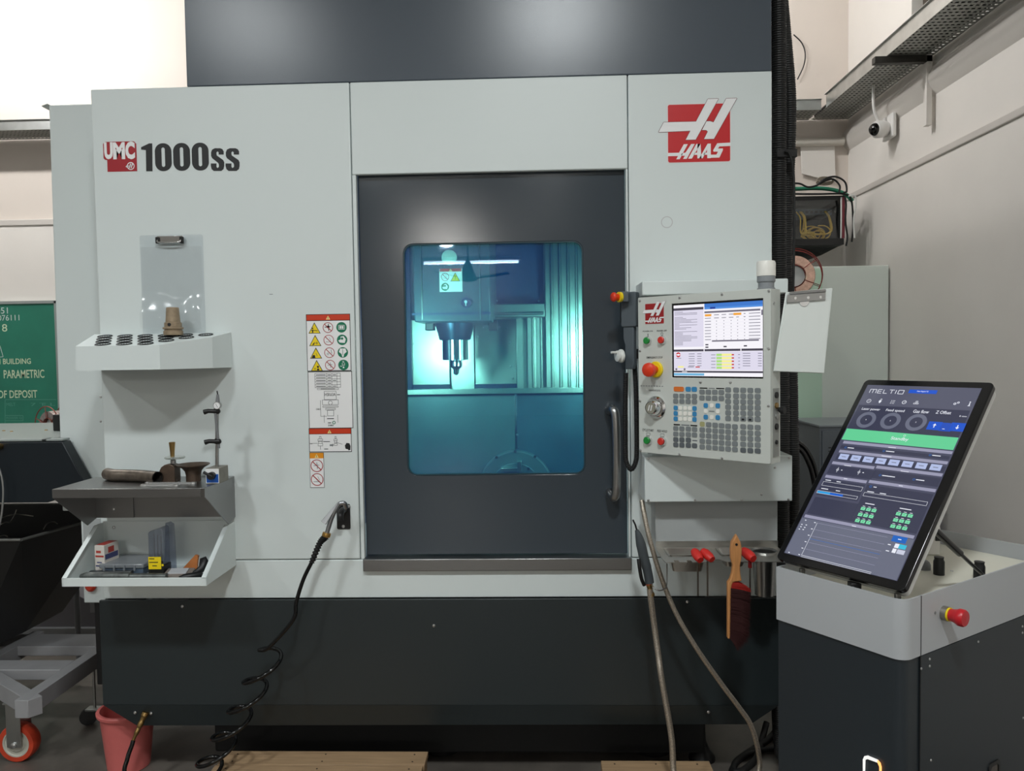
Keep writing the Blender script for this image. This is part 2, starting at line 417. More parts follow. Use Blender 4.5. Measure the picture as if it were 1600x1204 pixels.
# ------------------------------------------------------------------ security camera
c0 = P(1354, 205, 4.75); c0.x = WX-.115
t = thing('security_camera', 'white dome security camera on right wall under the cable tray', 'camera', (WX-.06, 4.75, c0.z))
wp = mat('camera_white', (235, 233, 230), .35)
base = Vector((WX-.021, 4.75, c0.z+.02))
MB().box(WX-.045, WX-.02, 4.68, 4.82, c0.z-.05, c0.z+.09, wp).build('mounting_plate', t, bev=.008, seg=3)
MB().lathe([(.038, 0), (.045, .02), (.05, .05), (.05, .075), (.042, .09)], (WX-.045, 4.75, c0.z+.01), (-1, -.35, -.1), wp, 24).build('camera_body', t, smooth=50)
bc = Vector((WX-.045, 4.75, c0.z+.01))+Vector((-1, -.35, -.1)).normalized()*.085
MB().ball(bc, .037, M['gblack'], 10).build('lens_ball', t, smooth=60)
MB().tube(crom([(WX-.10, 4.74, c0.z+.05), (WX-.13, 4.73, c0.z+.12), (WX-.135, 4.73, c0.z+.2), (WX-.13, 4.74, 3.088)], 6), .009, wp, 8).build('camera_cable', t, smooth=60)
# ------------------------------------------------------------------ chalkboard
cb = mat('chalkboard_green', (40, 122, 100), .5, noise=.1, nscale=5)
chalk = mat('chalk', (206, 222, 190), .9); chalkw = mat('chalk_white', (205, 216, 212), .9); smear = mat('chalk_smear', (92, 156, 138), .9)
YBd = WY-.05; FB = front(YBd-.001); A0 = P(88, 470, YBd); A1 = P(92, 690, YBd)
t = thing('chalkboard', 'green chalkboard with chalk writing hung on the back wall', 'chalkboard', (-4.2, YBd, 1.0))
MB().box(-5.2, A0.x-.012, YBd, YBd+.03, 1.0, A0.z-.012, cb).build('board', t, smooth=0)
for nm, bx in (('frame_rail', (-5.21, A0.x+.003, YBd-.008, YBd+.032, A0.z-.016, A0.z+.004)), ('frame_rail', (-5.21, A0.x+.003, YBd-.008, YBd+.032, .985, 1.005)), ('frame_rail', (A0.x-.014, A0.x+.004, YBd-.008, YBd+.032, 1.0, A0.z)), ('frame_rail', (-5.215, -5.2, YBd-.008, YBd+.032, 1.0, A0.z))):
    MB().box(*bx, mat('board_frame', (178, 186, 184), .4, .6)).build(nm, t)
wr = sheet()
def chalkt(s, px0, py1, px1, py0, m, bold=0, shear=0):
    a = FB.px(px0, py1); b2 = FB.px(px1, py0); wr.text(FB, s, a[0], a[1], b2[0], b2[1], 0, m, bold, shear)
chalkt('051', -6, 490, 12, 480, chalkw); chalkt('6076111', -9, 501, 30, 491.5, chalkw); chalkt('1 8', -8, 518, 11, 506, chalk)
chalkt('IN BUILDING', -8, 569, 48, 559.5, chalk, .012); chalkt('PARAMETRIC', 6, 591, 69, 577, chalk, .012); chalkt('OF DEPOSIT', -3, 622, 58, 609, chalk, .01)
for a, b2 in (((0, 540), (5, 557)), ((5, 557), (-5, 558)), ((8, 624), (8, 668)), ((8, 624), (88, 624)), ((8, 649), (36, 649)), ((36, 649), (36, 657)), ((8, 657), (36, 657)), ((70, 630), (70, 640))):
    wr.line(FB, FB.px(*a), FB.px(*b2), .004, .0004, smear if a[0] > 5 else chalkw)
chalkt('MELT', 10, 634, 24, 629, smear); chalkt('POWER Q', 10, 655, 34, 651, smear); chalkt('7 T L', 48, 634, 86, 629, smear)
stuff(wr.build('chalk_writing', t, smooth=0, bev='no'))
# ------------------------------------------------------------------ lamps of the hall
lens = mat('lamp_lens', (250, 250, 250), .4, emit=(255, 252, 245), es=12); lens6 = mat('lamp_lens_bright', (250, 250, 250), .4, emit=(255, 252, 245), es=620)
hous = mat('lamp_housing', (180, 182, 184), .4, .7)
first = None
names = ['above and left of the camera', 'above the camera', 'second row, left', 'second row, right', 'third row, left', 'third row, right', 'at the far end of the hall', 'far left, third row', 'far left, nearest row', 'far left, second row', 'above the left end of back wall', 'behind the machine top, right']
for i, (x, y, lw_) in enumerate(LAMPS):
    t = thing('high_bay_lamp', 'round high bay lamp hanging '+names[i], 'lamp', (x, y, LAMP_Z), 'high bay lamps')
    MB().lathe([(.06, .30), (.09, .22), (.1, .1), (.2, .02), (.21, 0), (.19, 0), (.185, .012)], (x, y, LAMP_Z), (0, 0, 1), hous, 28).build('housing', t, smooth=40)
    MB().lathe([(1e-5, -.075), (.07, -.07), (.13, -.05), (.17, -.02), (.186, .008)], (x, y, LAMP_Z), (0, 0, 1), lens6 if i == 6 else lens, 28).build('lamp_lens', t, smooth=80)
    MB().cyl((x, y, LAMP_Z+.3), (x, y, ZC), .008, hous, n=8).build('hanging_rod', t)
    ld = bpy.data.lights.new('bulb', 'AREA'); ld.shape = 'DISK'; ld.size = .36; ld.energy = LAMP_W*lw_; ld.color = (.93, .985, 1); ld.spread = R(165)
    lo = bpy.data.objects.new('bulb', ld); COL.objects.link(lo); lo.parent = t; lo.location = (0, 0, -.08)
for i, (x, nm) in enumerate(((-3.6, 'left'), (.3, 'right'))):  # added fittings out of view that brighten the back and right walls
    t = thing('tube_or_added_light', 'added unseen light hanging high before the back wall, '+nm+' end', 'lamp', (x, 4.15, 4.05), 'added rear lights')
    MB().box(x-.6, x+.6, 4.12, 4.18, 4.10, 4.15, M['paper']).build('batten', t, bev=.005)
    MB().cyl((x-.58, 4.15, 4.07), (x+.58, 4.15, 4.07), .016, mat('tube_glow', (255, 255, 255), .4, emit=(255, 255, 255), es=9), n=12).build('tube', t, smooth=60)
    for dx in (-.5, .5): MB().cyl((x+dx, 4.15, 4.15), (x+dx, 4.15, ZC), .005, hous, n=6).build('hanging_rod', t)
    for dx in (-.35, .35):
        ld = bpy.data.lights.new('glow', 'POINT'); ld.shadow_soft_size = .05; ld.energy = REAR_W[i]; ld.color = (1, .99, .97)
        lo = bpy.data.objects.new('glow', ld); COL.objects.link(lo); lo.parent = t; lo.location = (dx, 0, -.06)
t = thing('tube_or_added_light', 'long batten tube light hanging behind the camera', 'lamp', (-1.05, -6.9, 2.98))
MB().box(-1.83, -.27, -6.94, -6.86, 3.0, 3.06, M['paper']).build('batten', t, bev=.005)
MB().cyl((-1.8, -6.9, 2.98), (-.3, -6.9, 2.98), .016, mat('tube_glow', (255, 255, 255), .4, emit=(255, 255, 255), es=9), n=12).build('tube', t, smooth=60)
for x in (-1.6, -.5): MB().cyl((x, -6.9, 3.06), (x, -6.9, ZC), .005, hous, n=6).build('hanging_rod', t)
ld = bpy.data.lights.new('glow', 'AREA'); ld.shape = 'RECTANGLE'; ld.size = 1.5; ld.size_y = .04; ld.energy = TUBE_W
lo = bpy.data.objects.new('glow', ld); COL.objects.link(lo); lo.parent = t; lo.location = (0, 0, -.02)
fan = mat('fan_grey', (92, 96, 98), .5)
t = thing('ceiling_fan', 'grey three-bladed ceiling fan hanging behind the camera', 'fan', (-1.04, -6.2, 2.7))
MB().cyl((-1.04, -6.2, 2.75), (-1.04, -6.2, ZC), .014, fan, n=10).build('down_rod', t, smooth=60)
MB().lathe([(1e-4, .0), (.13, 0), (.15, .03), (.10, .12), (.06, .24), (.02, .32)], (-1.04, -6.2, 2.62), (0, 0, 1), fan, 24).build('motor_housing', t, smooth=50)
for a in (10, 130, 250):
    ca, sa = math.cos(R(a)), math.sin(R(a))
    q0 = [Vector((-1.04+ca*.14-sa*.05, -6.2+sa*.14+ca*.05, 2.66)), Vector((-1.04+ca*.14+sa*.05, -6.2+sa*.14-ca*.05, 2.65)), Vector((-1.04+ca*.62+sa*.07, -6.2+sa*.62-ca*.07, 2.70)), Vector((-1.04+ca*.62-sa*.07, -6.2+sa*.62+ca*.07, 2.72))]
    MB().hexa(q0, [p+Vector((0, 0, .008)) for p in q0], fan).build('blade', t)
# ================================================================== MILLING MACHINE
YF = 2.70; XA = -1.543; XB = .797; ZT = 2.482
mc = thing('milling_machine', 'large white and charcoal enclosed milling machine with teal door window', 'machine', (-.37, 3.6, 0))
W = M['white']; D = M['dark']
def fx(px, py, Y=YF): p = P(px, py, Y); return p.x, p.z
g = .0015
FF = front(YF)
xl = -.637; xr = .3125; zs = .829; zh = 2.168
MB().box(XA, xl-g, YF, YF+.05, zs+g, ZT, W).build('front_panel', mc, bev=.004, seg=3)
MB().box(xr+g, XB, YF, YF+.05, zs+g, ZT, W).build('front_panel', mc, bev=.004, seg=3)
MB().box(xl+g, xr-g, YF, YF+.022, zh, ZT, W).build('header_panel', mc, bev=.004, seg=3)
MB().box(-1.565, .812, YF, YF+.05, .692, zs-g, W).build('lower_band', mc, bev=.003)
# reveal of the doorway
for a in ((xl+g, xl+.014, .83, zh), (xr-.008, xr-g, .83, zh)): MB().box(a[0], a[1], YF+.003, YF+.027, a[2], a[3], W).build('door_jamb', mc, bev=.001)
# body behind
MB().box(XB-.02, XB, YF+.05, 4.6, .692, ZT, W).build('side_panel', mc, bev=.003)
MB().box(XA, XA+.02, YF+.05, 2.97, .692, ZT, W).build('side_panel', mc, bev=.003)
MB().box(XA, XB, YF+.05, 4.6, ZT-.02, ZT-.001, D).build('roof_panel', mc)
# recessed left side body
sp = [(-1.862, 2.521), (-1.40, 2.521), (-1.40, .59), (-1.80, .59), (-1.80, .955), (-1.872, .955)]
MB().slab(front(2.97), sp, -.6, 0, W).build('rear_side_panel', mc, bev=.004)
MB().hexa([(-1.862, 2.96, 2.523), (-1.862, 3.5, 2.523), (-1.92, 3.5, 2.523), (-1.90, 2.985, 2.523)], [(-1.862, 2.96, 2.521), (-1.862, 3.5, 2.521), (-1.92, 3.5, 2.521), (-1.90, 2.985, 2.521)], W).build('top_flange', mc)
MB().slab(front(2.97), [(-1.79, .925), (-1.72, .925), (-1.72, .835), (-1.79, .835)], 0, .004, mat('grey_cover', (170, 174, 174), .5)).build('blank_cover', mc, bev=.001)
q = P(139, 917, 2.95); MB().lathe([(.019, 0), (.021, .012), (.012, .02)], (q.x, 2.97, q.z), (0, -1, 0), mat('red_knob', (196, 62, 40), .4), 16).build('knob', mc)
# top housing
MB().box(-1.209, .800, YF+.012, 4.6, ZT+.004, 3.25, mat('housing_coat', (78, 86, 95), .25, bump=.1, bscale=500)).build('top_housing', mc, bev=.004)
# lower skirt with folded lip and clipped corners
sk = [(-1.573, .313), (.815, .313), (.815, .6905), (-1.573, .6905)]
S = mat('skirt_charcoal', (40, 47, 49), .3, bump=.25, bscale=700)  # even charcoal, set darker than the door coat
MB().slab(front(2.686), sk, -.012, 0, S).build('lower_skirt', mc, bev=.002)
l0 = [P(163, 1098, 2.686), P(1215, 1096, 2.686), P(1173, 1131, 2.715), P(214, 1133, 2.715)]
l0[0].x = -1.573; l0[0].z = .313; l0[1].x = .815; l0[1].z = .313
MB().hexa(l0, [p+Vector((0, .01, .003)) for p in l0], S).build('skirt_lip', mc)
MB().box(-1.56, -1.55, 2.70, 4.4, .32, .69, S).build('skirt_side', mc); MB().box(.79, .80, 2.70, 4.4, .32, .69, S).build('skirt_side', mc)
MB().box(P(149, 1000, 3.0).x, -1.575, 3.0, 3.6, .25, .588, M['black']).build('leg_housing', mc, bev=.004)
bs = mat('base_casting', (20, 21, 22), .7, noise=.2, nscale=8)
MB().box(-1.25, .60, 2.86, 4.5, .05, .66, bs).build('base_casting', mc, bev=.01)
for x, y in ((-1.1, 3.0), (-.4, 3.0), (.42, 3.0), (-1.1, 4.3), (.42, 4.3)):
    MB().lathe([(.075, 0), (.075, .02), (.03, .035), (.026, .09)], (x, y, 0), (0, 0, 1), M['black'], 16).build('levelling_foot', mc)
for px, py in ((285, 947), (678, 977), (1074, 940), (236, 1114), (211, 1113), (1107, 1112)):
    Y = 2.686 if py < 1100 else 2.695
    p = P(px, py, Y); inst(SCREW, 'screw', mc, (p.x, Y, p.z))
# sill
st = M['steelx']
a = fx(566, 872); b2 = fx(985, 888)
MB().box(-.625, .312, YF-.018, YF+.05, b2[1]-.001, a[1]+.001, st).build('door_sill', mc, bev=.003)
# ---- door
YD = YF+.028; FD = front(YD)
dw = [P(630, 380, YD), P(911, 377, YD), P(913, 741, YD), P(636, 743, YD)]
wx0 = -.468; wx1 = .157; wz0 = 1.120; wz1 = 1.931
door = MB().slab(FD, [(xl+.016, .838), (xr-.010, .838), (xr-.010, zh+.02), (xl+.016, zh+.02)], -.03, 0, D, holes=[rr(wx0, wz0, wx1, wz1, .035, 7)]).build('sliding_door', mc, bev=.0025)
gl = clear('teal_safety_glass', (182, 233, 229), (205, 222, 255), .09, .015, (8, 100, 190), .15)
MB().slab(FD, rr(wx0-.01, wz0-.01, wx1+.01, wz1+.01, .04, 7), -.017, -.009, gl).build('window_pane', door, smooth=0)
MB().slab(FD, rr(wx0, wz0, wx1, wz1, .035, 7), -.009, .001, mat('gasket', (30, 60, 70), .5), holes=[rr(wx0+.004, wz0+.004, wx1-.004, wz1-.004, .031, 7)]).build('window_gasket', door)
hx = P(960, 640, 2.65); hz0 = 1.045; hz1 = 1.352
hp = [(hx.x-.012, YD, hz1-.01), (hx.x-.012, YD-.03, hz1-.008), (hx.x-.004, YD-.062, hz1-.002), (hx.x+.004, YD-.075, hz1-.03), (hx.x+.006, YD-.077, (hz0+hz1)/2), (hx.x+.004, YD-.075, hz0+.03), (hx.x-.004, YD-.062, hz0+.002), (hx.x-.012, YD-.03, hz0+.008), (hx.x-.012, YD, hz0+.01)]
MB().tube(crom(hp, 8), .0145, M['steel'], 16).build('door_handle', door, smooth=60)
# ---- interior of the machine
isteel = mat('stainless_liner', (186, 192, 186), .32, 1, noise=.12, nscale=6, bump=.12, bscale=12)
iside = mat('enclosure_grey', (128, 140, 146), .4)
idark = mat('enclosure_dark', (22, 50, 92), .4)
head = mat('head_cover', (62, 82, 92), .35)
YI = 3.85
MB().box(-1.0, .95, YI+.03, YI+.05, .8, 2.6, iside).build('enclosure_rear', mc)
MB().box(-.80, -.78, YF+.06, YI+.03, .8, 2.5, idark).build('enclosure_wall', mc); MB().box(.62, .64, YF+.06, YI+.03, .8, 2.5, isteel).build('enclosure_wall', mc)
MB().box(-.80, .64, YF+.06, YI+.03, 2.44, 2.46, iside).build('enclosure_ceiling', mc)
MB().box(-.80, .64, YF+.06, YI+.03, .78, .80, iside).build('enclosure_floor', mc)
def ibox(name, x0, y0, x1, y1, Y, dep, m, bev=.002):
    """panel whose face, at depth Y, spans the given picture corners"""
    a = P(x0, y0, Y); b_ = P(x1, y1, Y)
    return MB().box(min(a.x, b_.x), max(a.x, b_.x), Y, Y+dep, min(a.z, b_.z), max(a.z, b_.z), m).build(name, mc, bev=bev)
ibox('liner_panel', 634, 500, 703, 601, 3.80, .02, isteel); ibox('liner_panel', 741, 500, 808, 600, 3.80, .02, isteel)
ibox('liner_panel', 702, 500, 742, 612, 3.84, .01, isteel)
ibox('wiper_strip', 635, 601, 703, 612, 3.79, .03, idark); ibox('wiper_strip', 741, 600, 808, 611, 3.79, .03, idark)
for x, y in ((645, 537), (645, 575), (643, 594), (797, 535), (798, 572), (801, 591), (746, 526), (755, 511), (780, 511), (792, 512)):
    p = P(x, y, 3.8); inst(SCREW, 'screw', mc, (p.x, 3.8, p.z))
# pleated way cover at the right
def pleats(x0, x1, y0, y1, Y, n, dep=.022):
    a = P(x0, y0, Y); b_ = P(x1, y1, Y); w_ = (b_.x-a.x)/n
    for k in range(n):
        x = a.x+w_*k
        pts = [(x, Y), (x+w_*.62, Y), (x+w_*.70, Y-dep), (x+w_*.80, Y-dep), (x+w_, Y)]
        v = [(p[0], p[1], a.z) for p in pts]+[(p[0], p[1], b_.z) for p in pts]
        v += [(x+w_, Y+.01, a.z), (x, Y+.01, a.z), (x+w_, Y+.01, b_.z), (x, Y+.01, b_.z)]
        m_ = MB(); m_.add(v, [(i, i+1, i+6, i+5) for i in range(4)]+[(4, 10, 12, 9), (10, 11, 13, 12), (11, 0, 5, 13), (0, 1, 2, 3, 4, 10, 11), (5, 6, 7, 8, 9, 12, 13)], isteel)
        m_.build('cover_slat', mc)
pleats(851, 918, 345, 612, 3.5, 5); pleats(824, 851, 497, 611, 3.55, 2)
ibox('liner_panel', 806, 496, 824, 611, 3.6, .02, isteel)
# lower front apron and rotary table
ibox('apron_panel', 628, 613, 806, 760, 3.3, .02, mat('apron_left', (88, 108, 112), .42, .4, noise=.25, nscale=5, stretch=(1, 1, .5)))
ibox('apron_panel', 807, 611, 930, 760, 3.3, .02, mat('apron_right', (62, 86, 98), .42, .4, noise=.25, nscale=7))
ibox('apron_flange', 628, 609, 930, 613, 3.27, .05, isteel, .001)
p = P(808, 679, 3.3); inst(SCREW, 'screw', mc, (p.x, 3.3, p.z))
tc0 = P(806, 762, 3.24); tr = .155
disc = MB().lathe([(tr, 0), (tr, .045), (tr-.006, .052), (tr*.68, .052), (tr*.66, .056), (1e-4, .056)], (tc0.x, 3.29, tc0.z), (0, -1, 0), mat('table_steel', (120, 142, 146), .35, .7, noise=.1, nscale=15), 48).build('rotary_table', mc, smooth=30)
for x, y in ((805, 705), (776, 714), (836, 713), (826, 732)):
    p = P(x, y, 3.234); MB().cyl((p.x, 3.2345, p.z), (p.x, 3.231, p.z), .006, M['ink'], n=10).build('bolt_hole', disc)
a = P(782, 731, 3.2); b_ = P(813, 736, 3.2); MB().box(a.x, b_.x, 3.2, 3.235, b_.z, a.z, isteel).build('clamp_bar', disc, bev=.002)
a = P(808, 720, 3.2); b_ = P(815, 736, 3.2); MB().box(a.x, b_.x, 3.19, 3.235, b_.z, a.z, isteel).build('clamp_bar', disc, bev=.002)
# head
YH = 3.15
ibox('head_cover', 644, 330, 767, 501, YH, .5, head, .006)
for x in (657, 748):
    a = P(x, 340, YH); b_ = P(x, 499, YH); MB().box(a.x-.002, a.x+.002, YH-.005, YH, b_.z, a.z, isteel).build('trim_strip', mc)
a = P(644, 489, YH); b_ = P(767, 489.8, YH); MB().box(a.x, b_.x, YH-.003, YH, b_.z-.002, a.z, idark).build('trim_strip', mc)
p = P(702, 402, YH); MB().lathe([(.031, 0), (.031, .003), (.028, .005)], (p.x, YH, p.z), (0, -1, 0), mat('disc_cover', (215, 228, 222), .4), 28).build('round_cap', mc)
p = P(728, 473, YH); vp_ = MB().lathe([(.022, 0), (.022, .008), (.017, .008), (.016, .003), (1e-4, .003)], (p.x, YH, p.z), (0, -1, 0), idark, 24).build('sight_port', mc)
sq = mat('nozzle_white', (235, 240, 238), .3)
MB().cyl((p.x, YH-.004, p.z+.004), (p.x, YH-.009, p.z+.004), .006, sq, n=12).cyl((p.x, YH-.006, p.z), (p.x, YH-.006, p.z-.012), .0025, sq, n=8).build('nozzle', vp_)
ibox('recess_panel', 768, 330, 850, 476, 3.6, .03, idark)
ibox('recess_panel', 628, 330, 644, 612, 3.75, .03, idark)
ibox('ledge_box', 768, 475, 852, 495, 3.45, .2, isteel, .004)
a = P(770, 490, 3.43); b_ = P(849, 490, 3.43); MB().cyl((a.x, 3.44, a.z), (b_.x, 3.44, a.z), .006, isteel, n=10).build('ledge_rod', mc, smooth=60)
for x in (776, 842):
    p = P(x, 470, 3.6); inst(SCREW, 'screw', mc, (p.x, 3.6, p.z))
# spindle
sx = P(712, 540, 3.4).x; z = lambda y: P(712, y, 3.35).z
MB().lathe([(.088, z(499)), (.086, z(505)), (.074, z(520)), (.068, z(530)), (.06, z(531))], (sx-.0, 3.38, 0), (0, 0, 1), mat('spindle_nose', (52, 70, 92), .3, .6), 32).build('spindle_nose', mc, smooth=30)
MB().lathe([(.056, z(530)), (.056, z(562)), (.03, z(563))], (sx, 3.38, 0), (0, 0, 1), M['chrome'], 32).build('spindle_cylinder', mc, smooth=30)
MB().lathe([(.024, z(563)), (.026, z(567)), (.026, z(572)), (.02, z(575)), (.013, z(577)), (.012, z(584)), (.005, z(586))], (sx+.003, 3.38, 0), (0, 0, 1), M['chrome'], 24).build('tool_holder', mc, smooth=30)
ibox('head_flange', 690, 497, 732, 503, 3.3, .2, idark)
for x0, x1 in ((664, 678), (763, 777)):
    ibox('sensor_block', x0, 500, x1, 516, 3.35, .06, M['black'], .004)
# warning sticker on the head
FH = front(YH); sb = sheet()
def rpx(mb, F, x0, y0, x1, y1, c, m):
    a = F.px(x0, y1, c); b_ = F.px(x1, y0, c); mb.rect(F, a[0], a[1], b_[0], b_[1], c, m)
def tri_sign(mb, F, x, y, h, c, figure=0):
    """yellow warning triangle with black rim; x, y centre of base"""
    w_ = h*1.1
    mb.flat(F, [(x-w_/2, y), (x+w_/2, y), (x, y+h)], c, M['ink'])
    mb.flat(F, [(x-w_*.42, y+h*.055), (x+w_*.42, y+h*.055), (x, y+h*.88)], c+.0003, M['yellow'])
    k = c+.0006; K = M['ink']
    if figure == 1:
        mb.rect(F, x-w_*.2, y+h*.07, x-w_*.1, y+h*.34, k, K); mb.flat(F, circ(x-w_*.15, y+h*.46, h*.07, 10), k, K); mb.line(F, (x-w_*.28, y+h*.3), (x+w_*.26, y+h*.24), h*.055, k, K)
    elif figure == 2:
        mb.flat(F, [(x-w_*.25, y+h*.1), (x-w_*.1, y+h*.1), (x-w_*.02, y+h*.34), (x-w_*.1, y+h*.3)], k, K); mb.ring(F, x+w_*.12, y+h*.26, h*.09, h*.05, k, K, 12)
    elif figure == 3:
        mb.flat(F, [(x-w_*.36, y+h*.06), (x-w_*.06, y+h*.06), (x-w_*.08, y+h*.3), (x-w_*.26, y+h*.32)], k, K); mb.line(F, (x+.0, y+h*.5), (x+w_*.1, y+h*.2), h*.03, k, K)
    elif figure == 4:
        mb.rect(F, x+w_*.02, y+h*.07, x+w_*.2, y+h*.22, k, K); mb.flat(F, circ(x+w_*.1, y+h*.38, h*.1, 10), k, K); mb.ring(F, x-w_*.14, y+h*.2, h*.08, h*.05, k, K, 12)
    elif figure == 5:
        mb.flat(F, [(x-w_*.03, y+h*.6), (x+w_*.03, y+h*.6), (x+w_*.015, y+h*.3), (x-w_*.015, y+h*.3)], k, K); mb.flat(F, circ(x, y+h*.2, h*.04, 8), k, K)
def bar_tri(mb, F, x, y, h, c):
    w_ = h*1.15; mb.flat(F, [(x-w_/2, y), (x+w_/2, y), (x, y+h)], c, mat('cream_print', (250, 226, 150), .5)); mb.rect(F, x-w_*.05, y+h*.12, x+w_*.05, y+h*.7, c+.0003, M['ink'])
def no_sign(mb, F, x, y, r, c, fig=0):
    mb.flat(F, circ(x, y, r), c, M['paper']); mb.ring(F, x, y, r, r*.88, c+.0003, M['darkred'])
    k = c+.0003; K = M['greyink'] if fig else M['ink']
    if fig == 0:
        mb.flat(F, circ(x+r*.05, y+r*.12, r*.28, 10), k, K); mb.line(F, (x-r*.6, y+r*.05), (x+r*.55, y+r*.2), r*.14, k, K); mb.line(F, (x+r*.1, y+r*.7), (x+r*.15, y-r*.6), r*.14, k, K)
    elif fig == 1: mb.line(F, (x-r*.6, y-r*.35), (x+r*.35, y-r*.35), r*.08, k, K); mb.line(F, (x+r*.1, y+r*.5), (x+r*.4, y-r*.1), r*.06, k, K)
    elif fig == 2: mb.ring(F, x-r*.3, y-r*.25, r*.22, r*.14, k, K, 12); mb.line(F, (x+r*.3, y+r*.6), (x+r*.45, y-r*.2), r*.1, k, K)
    else: mb.line(F, (x, y+r*.5), (x+r*.1, y-r*.5), r*.1, k, K); mb.line(F, (x-r*.5, y), (x+r*.4, y+r*.1), r*.08, k, K)
    mb.line(F, (x-r*.66, y+r*.66), (x+r*.66, y-r*.66), r*.14, c+.0006, M['darkred'])
def ok_sign(mb, F, x, y, r, c, fig):
    mb.flat(F, circ(x, y, r), c, M['green']); k = c+.0003; Wt = M['paper']
    if fig == 0: mb.frame_line(F, x-r*.55, y-r*.38, x+r*.55, y+r*.38, r*.08, k, Wt); mb.rect(F, x-r*.36, y-r*.26, x-r*.03, y+r*.26, k, Wt); mb.rect(F, x+r*.03, y-r*.26, x+r*.36, y+r*.26, k, Wt); mb.rect(F, x-r*.04, y-r*.14, x+r*.04, y+r*.14, k+.0002, M['green'])
    elif fig == 1: mb.flat(F, [(x-r*.5, y-r*.5), (x+r*.5, y-r*.6), (x+r*.7, y+r*.1), (x+r*.3, y+r*.72), (x-r*.3, y+r*.6), (x-r*.25, y+r*.1), (x-r*.75, y-r*.1)], k, Wt); mb.flat(F, circ(x, y+r*.25, r*.24, 10), k+.0002, M['green'])
    elif fig == 2: mb.flat(F, [(x-r*.75, y+r*.1), (x-r*.5, y+r*.75), (x+r*.5, y+r*.75), (x+r*.75, y+r*.1), (x+r*.25, y-r*.3), (x+r*.12, y-r*.85), (x-r*.12, y-r*.85), (x-r*.25, y-r*.3)], k, Wt); mb.line(F, (x, y+r*.6), (x, y-r*.5), r*.08, k+.0002, M['green'])
    else: mb.rect(F, x-r*.2, y+r*.62, x+r*.15, y+r*.74, k, Wt); mb.ring(F, x, y+r*.2, r*.3, r*.22, k, Wt, 12); mb.rect(F, x-r*.25, y-r*.1, x+r*.25, y+r*.05, k, Wt); mb.line(F, (x-r*.65, y-r*.2), (x-r*.25, y-r*.25), r*.1, k, Wt); mb.rect(F, x-r*.12, y-r*.6, x+r*.15, y-r*.3, k, Wt)
c = .0008
rpx(sb, FH, 687, 419, 722, 456, c, M['paper']); rpx(sb, FH, 687, 419, 721, 424.5, c+.0003, M['redp'])
px_ = (FH.px(722, 440)[0]-FH.px(687, 440)[0])/35
a = FH.px(704, 424); bar_tri(sb, FH, a[0], a[1], px_*4.5, c+.0006)
a = FH.px(695.5, 432.5); no_sign(sb, FH, a[0], a[1], px_*6.2, c+.0006, 1)
a = FH.px(711.5, 439.3); tri_sign(sb, FH, a[0], a[1], px_*13.5, c+.0006, 5)
a = FH.px(695.5, 448); ok_sign(sb, FH, a[0], a[1], px_*6.2, c+.0006, 1)
sb.build('warning_sticker', mc, smooth=0, bev='no')
# lamps inside the enclosure
wl = mat('work_light', (255, 255, 255), .4, emit=(225, 255, 240), es=10)
for x0, x1 in ((-.60, -.50), (.24, .34)):
    MB().box(x0, x1, YF+.075, YF+.10, 1.50, 1.62, wl).build('work_light', mc)
    ld = bpy.data.lights.new('work_beam', 'AREA'); ld.shape = 'RECTANGLE'; ld.size = .1; ld.size_y = .12; ld.energy = ENCLOSURE_W; ld.color = (.92, 1, .95)
    lo = bpy.data.objects.new('work_beam', ld); COL.objects.link(lo); lo.parent = mc; lo.location = Vector(((x0+x1)/2, YF+.105, 1.56))-Vector(mc['_base']); lo.rotation_euler = (R(90), 0, 0)
# ---- front prints: warning stickers
FW = front(YF); sb = sheet(); c = .0006; u = 2.7/FPX
def fpx(x, y): return FW.px(x, y)
def dash(mb, F, x0, y0, x1, y1, c, m): mb.rect(F, x0, y0+(y1-y0)*.25, x1, y1-(y1-y0)*.25, c, m)
pts = [fpx(478, 491), fpx(547, 491), fpx(549.5, 705), fpx(484, 707)]
X0, X1 = pts[0][0], pts[1][0]; zt = pts[0][1]
def Z(y): return FW.px(512, y)[1]
sb.rect(FW, X0, Z(579.5), X1, zt, c, M['ink']); sb.rect(FW, X0+.002, Z(578.5), X1-.002, Z(501), c+.0003, M['paper']); sb.rect(FW, X0+.002, Z(500), X1-.002, zt-.002, c+.0003, M['redp'])
bar_tri(sb, FW, (X0+X1)/2, Z(499), u*6, c+.0006)
for k in range(4):
    y = 511.5+k*19.6; zc = Z(y); dx = k*.0016
    tri_sign(sb, FW, X0+.029+dx, zc-u*9, u*17.5, c+.0006, k+1); no_sign(sb, FW, X0+.0765+dx, zc, u*8.2, c+.0006, k); ok_sign(sb, FW, X0+.124+dx*.8, zc, u*8.3, c+.0006, k)
sb.build('warning_sticker', mc, smooth=0, bev='no', label='large red-headed sticker with four rows of safety signs')
sb = sheet()
sb.rect(FW, X0+.001, Z(669), X1+.002, Z(579.8), c, M['ink']); sb.rect(FW, X0+.003, Z(668), X1, Z(581), c+.0003, M['paper'])
xc = (X0+X1)/2
def L(a, b_, w_=.0011, m=M['ink']): sb.line(FW, a, b_, w_, c+.0006, m)
tx0 = X0+.026; tx1 = X0+.116; ty0 = Z(605); ty1 = Z(583)
for k in range(6): L((tx0, ty1+(ty0-ty1)*k/5), (tx1, ty1+(ty0-ty1)*k/5))
for xx in (tx0, tx0+.042, tx0+.060, tx0+.078, tx1): L((xx, ty0), (xx, ty1))
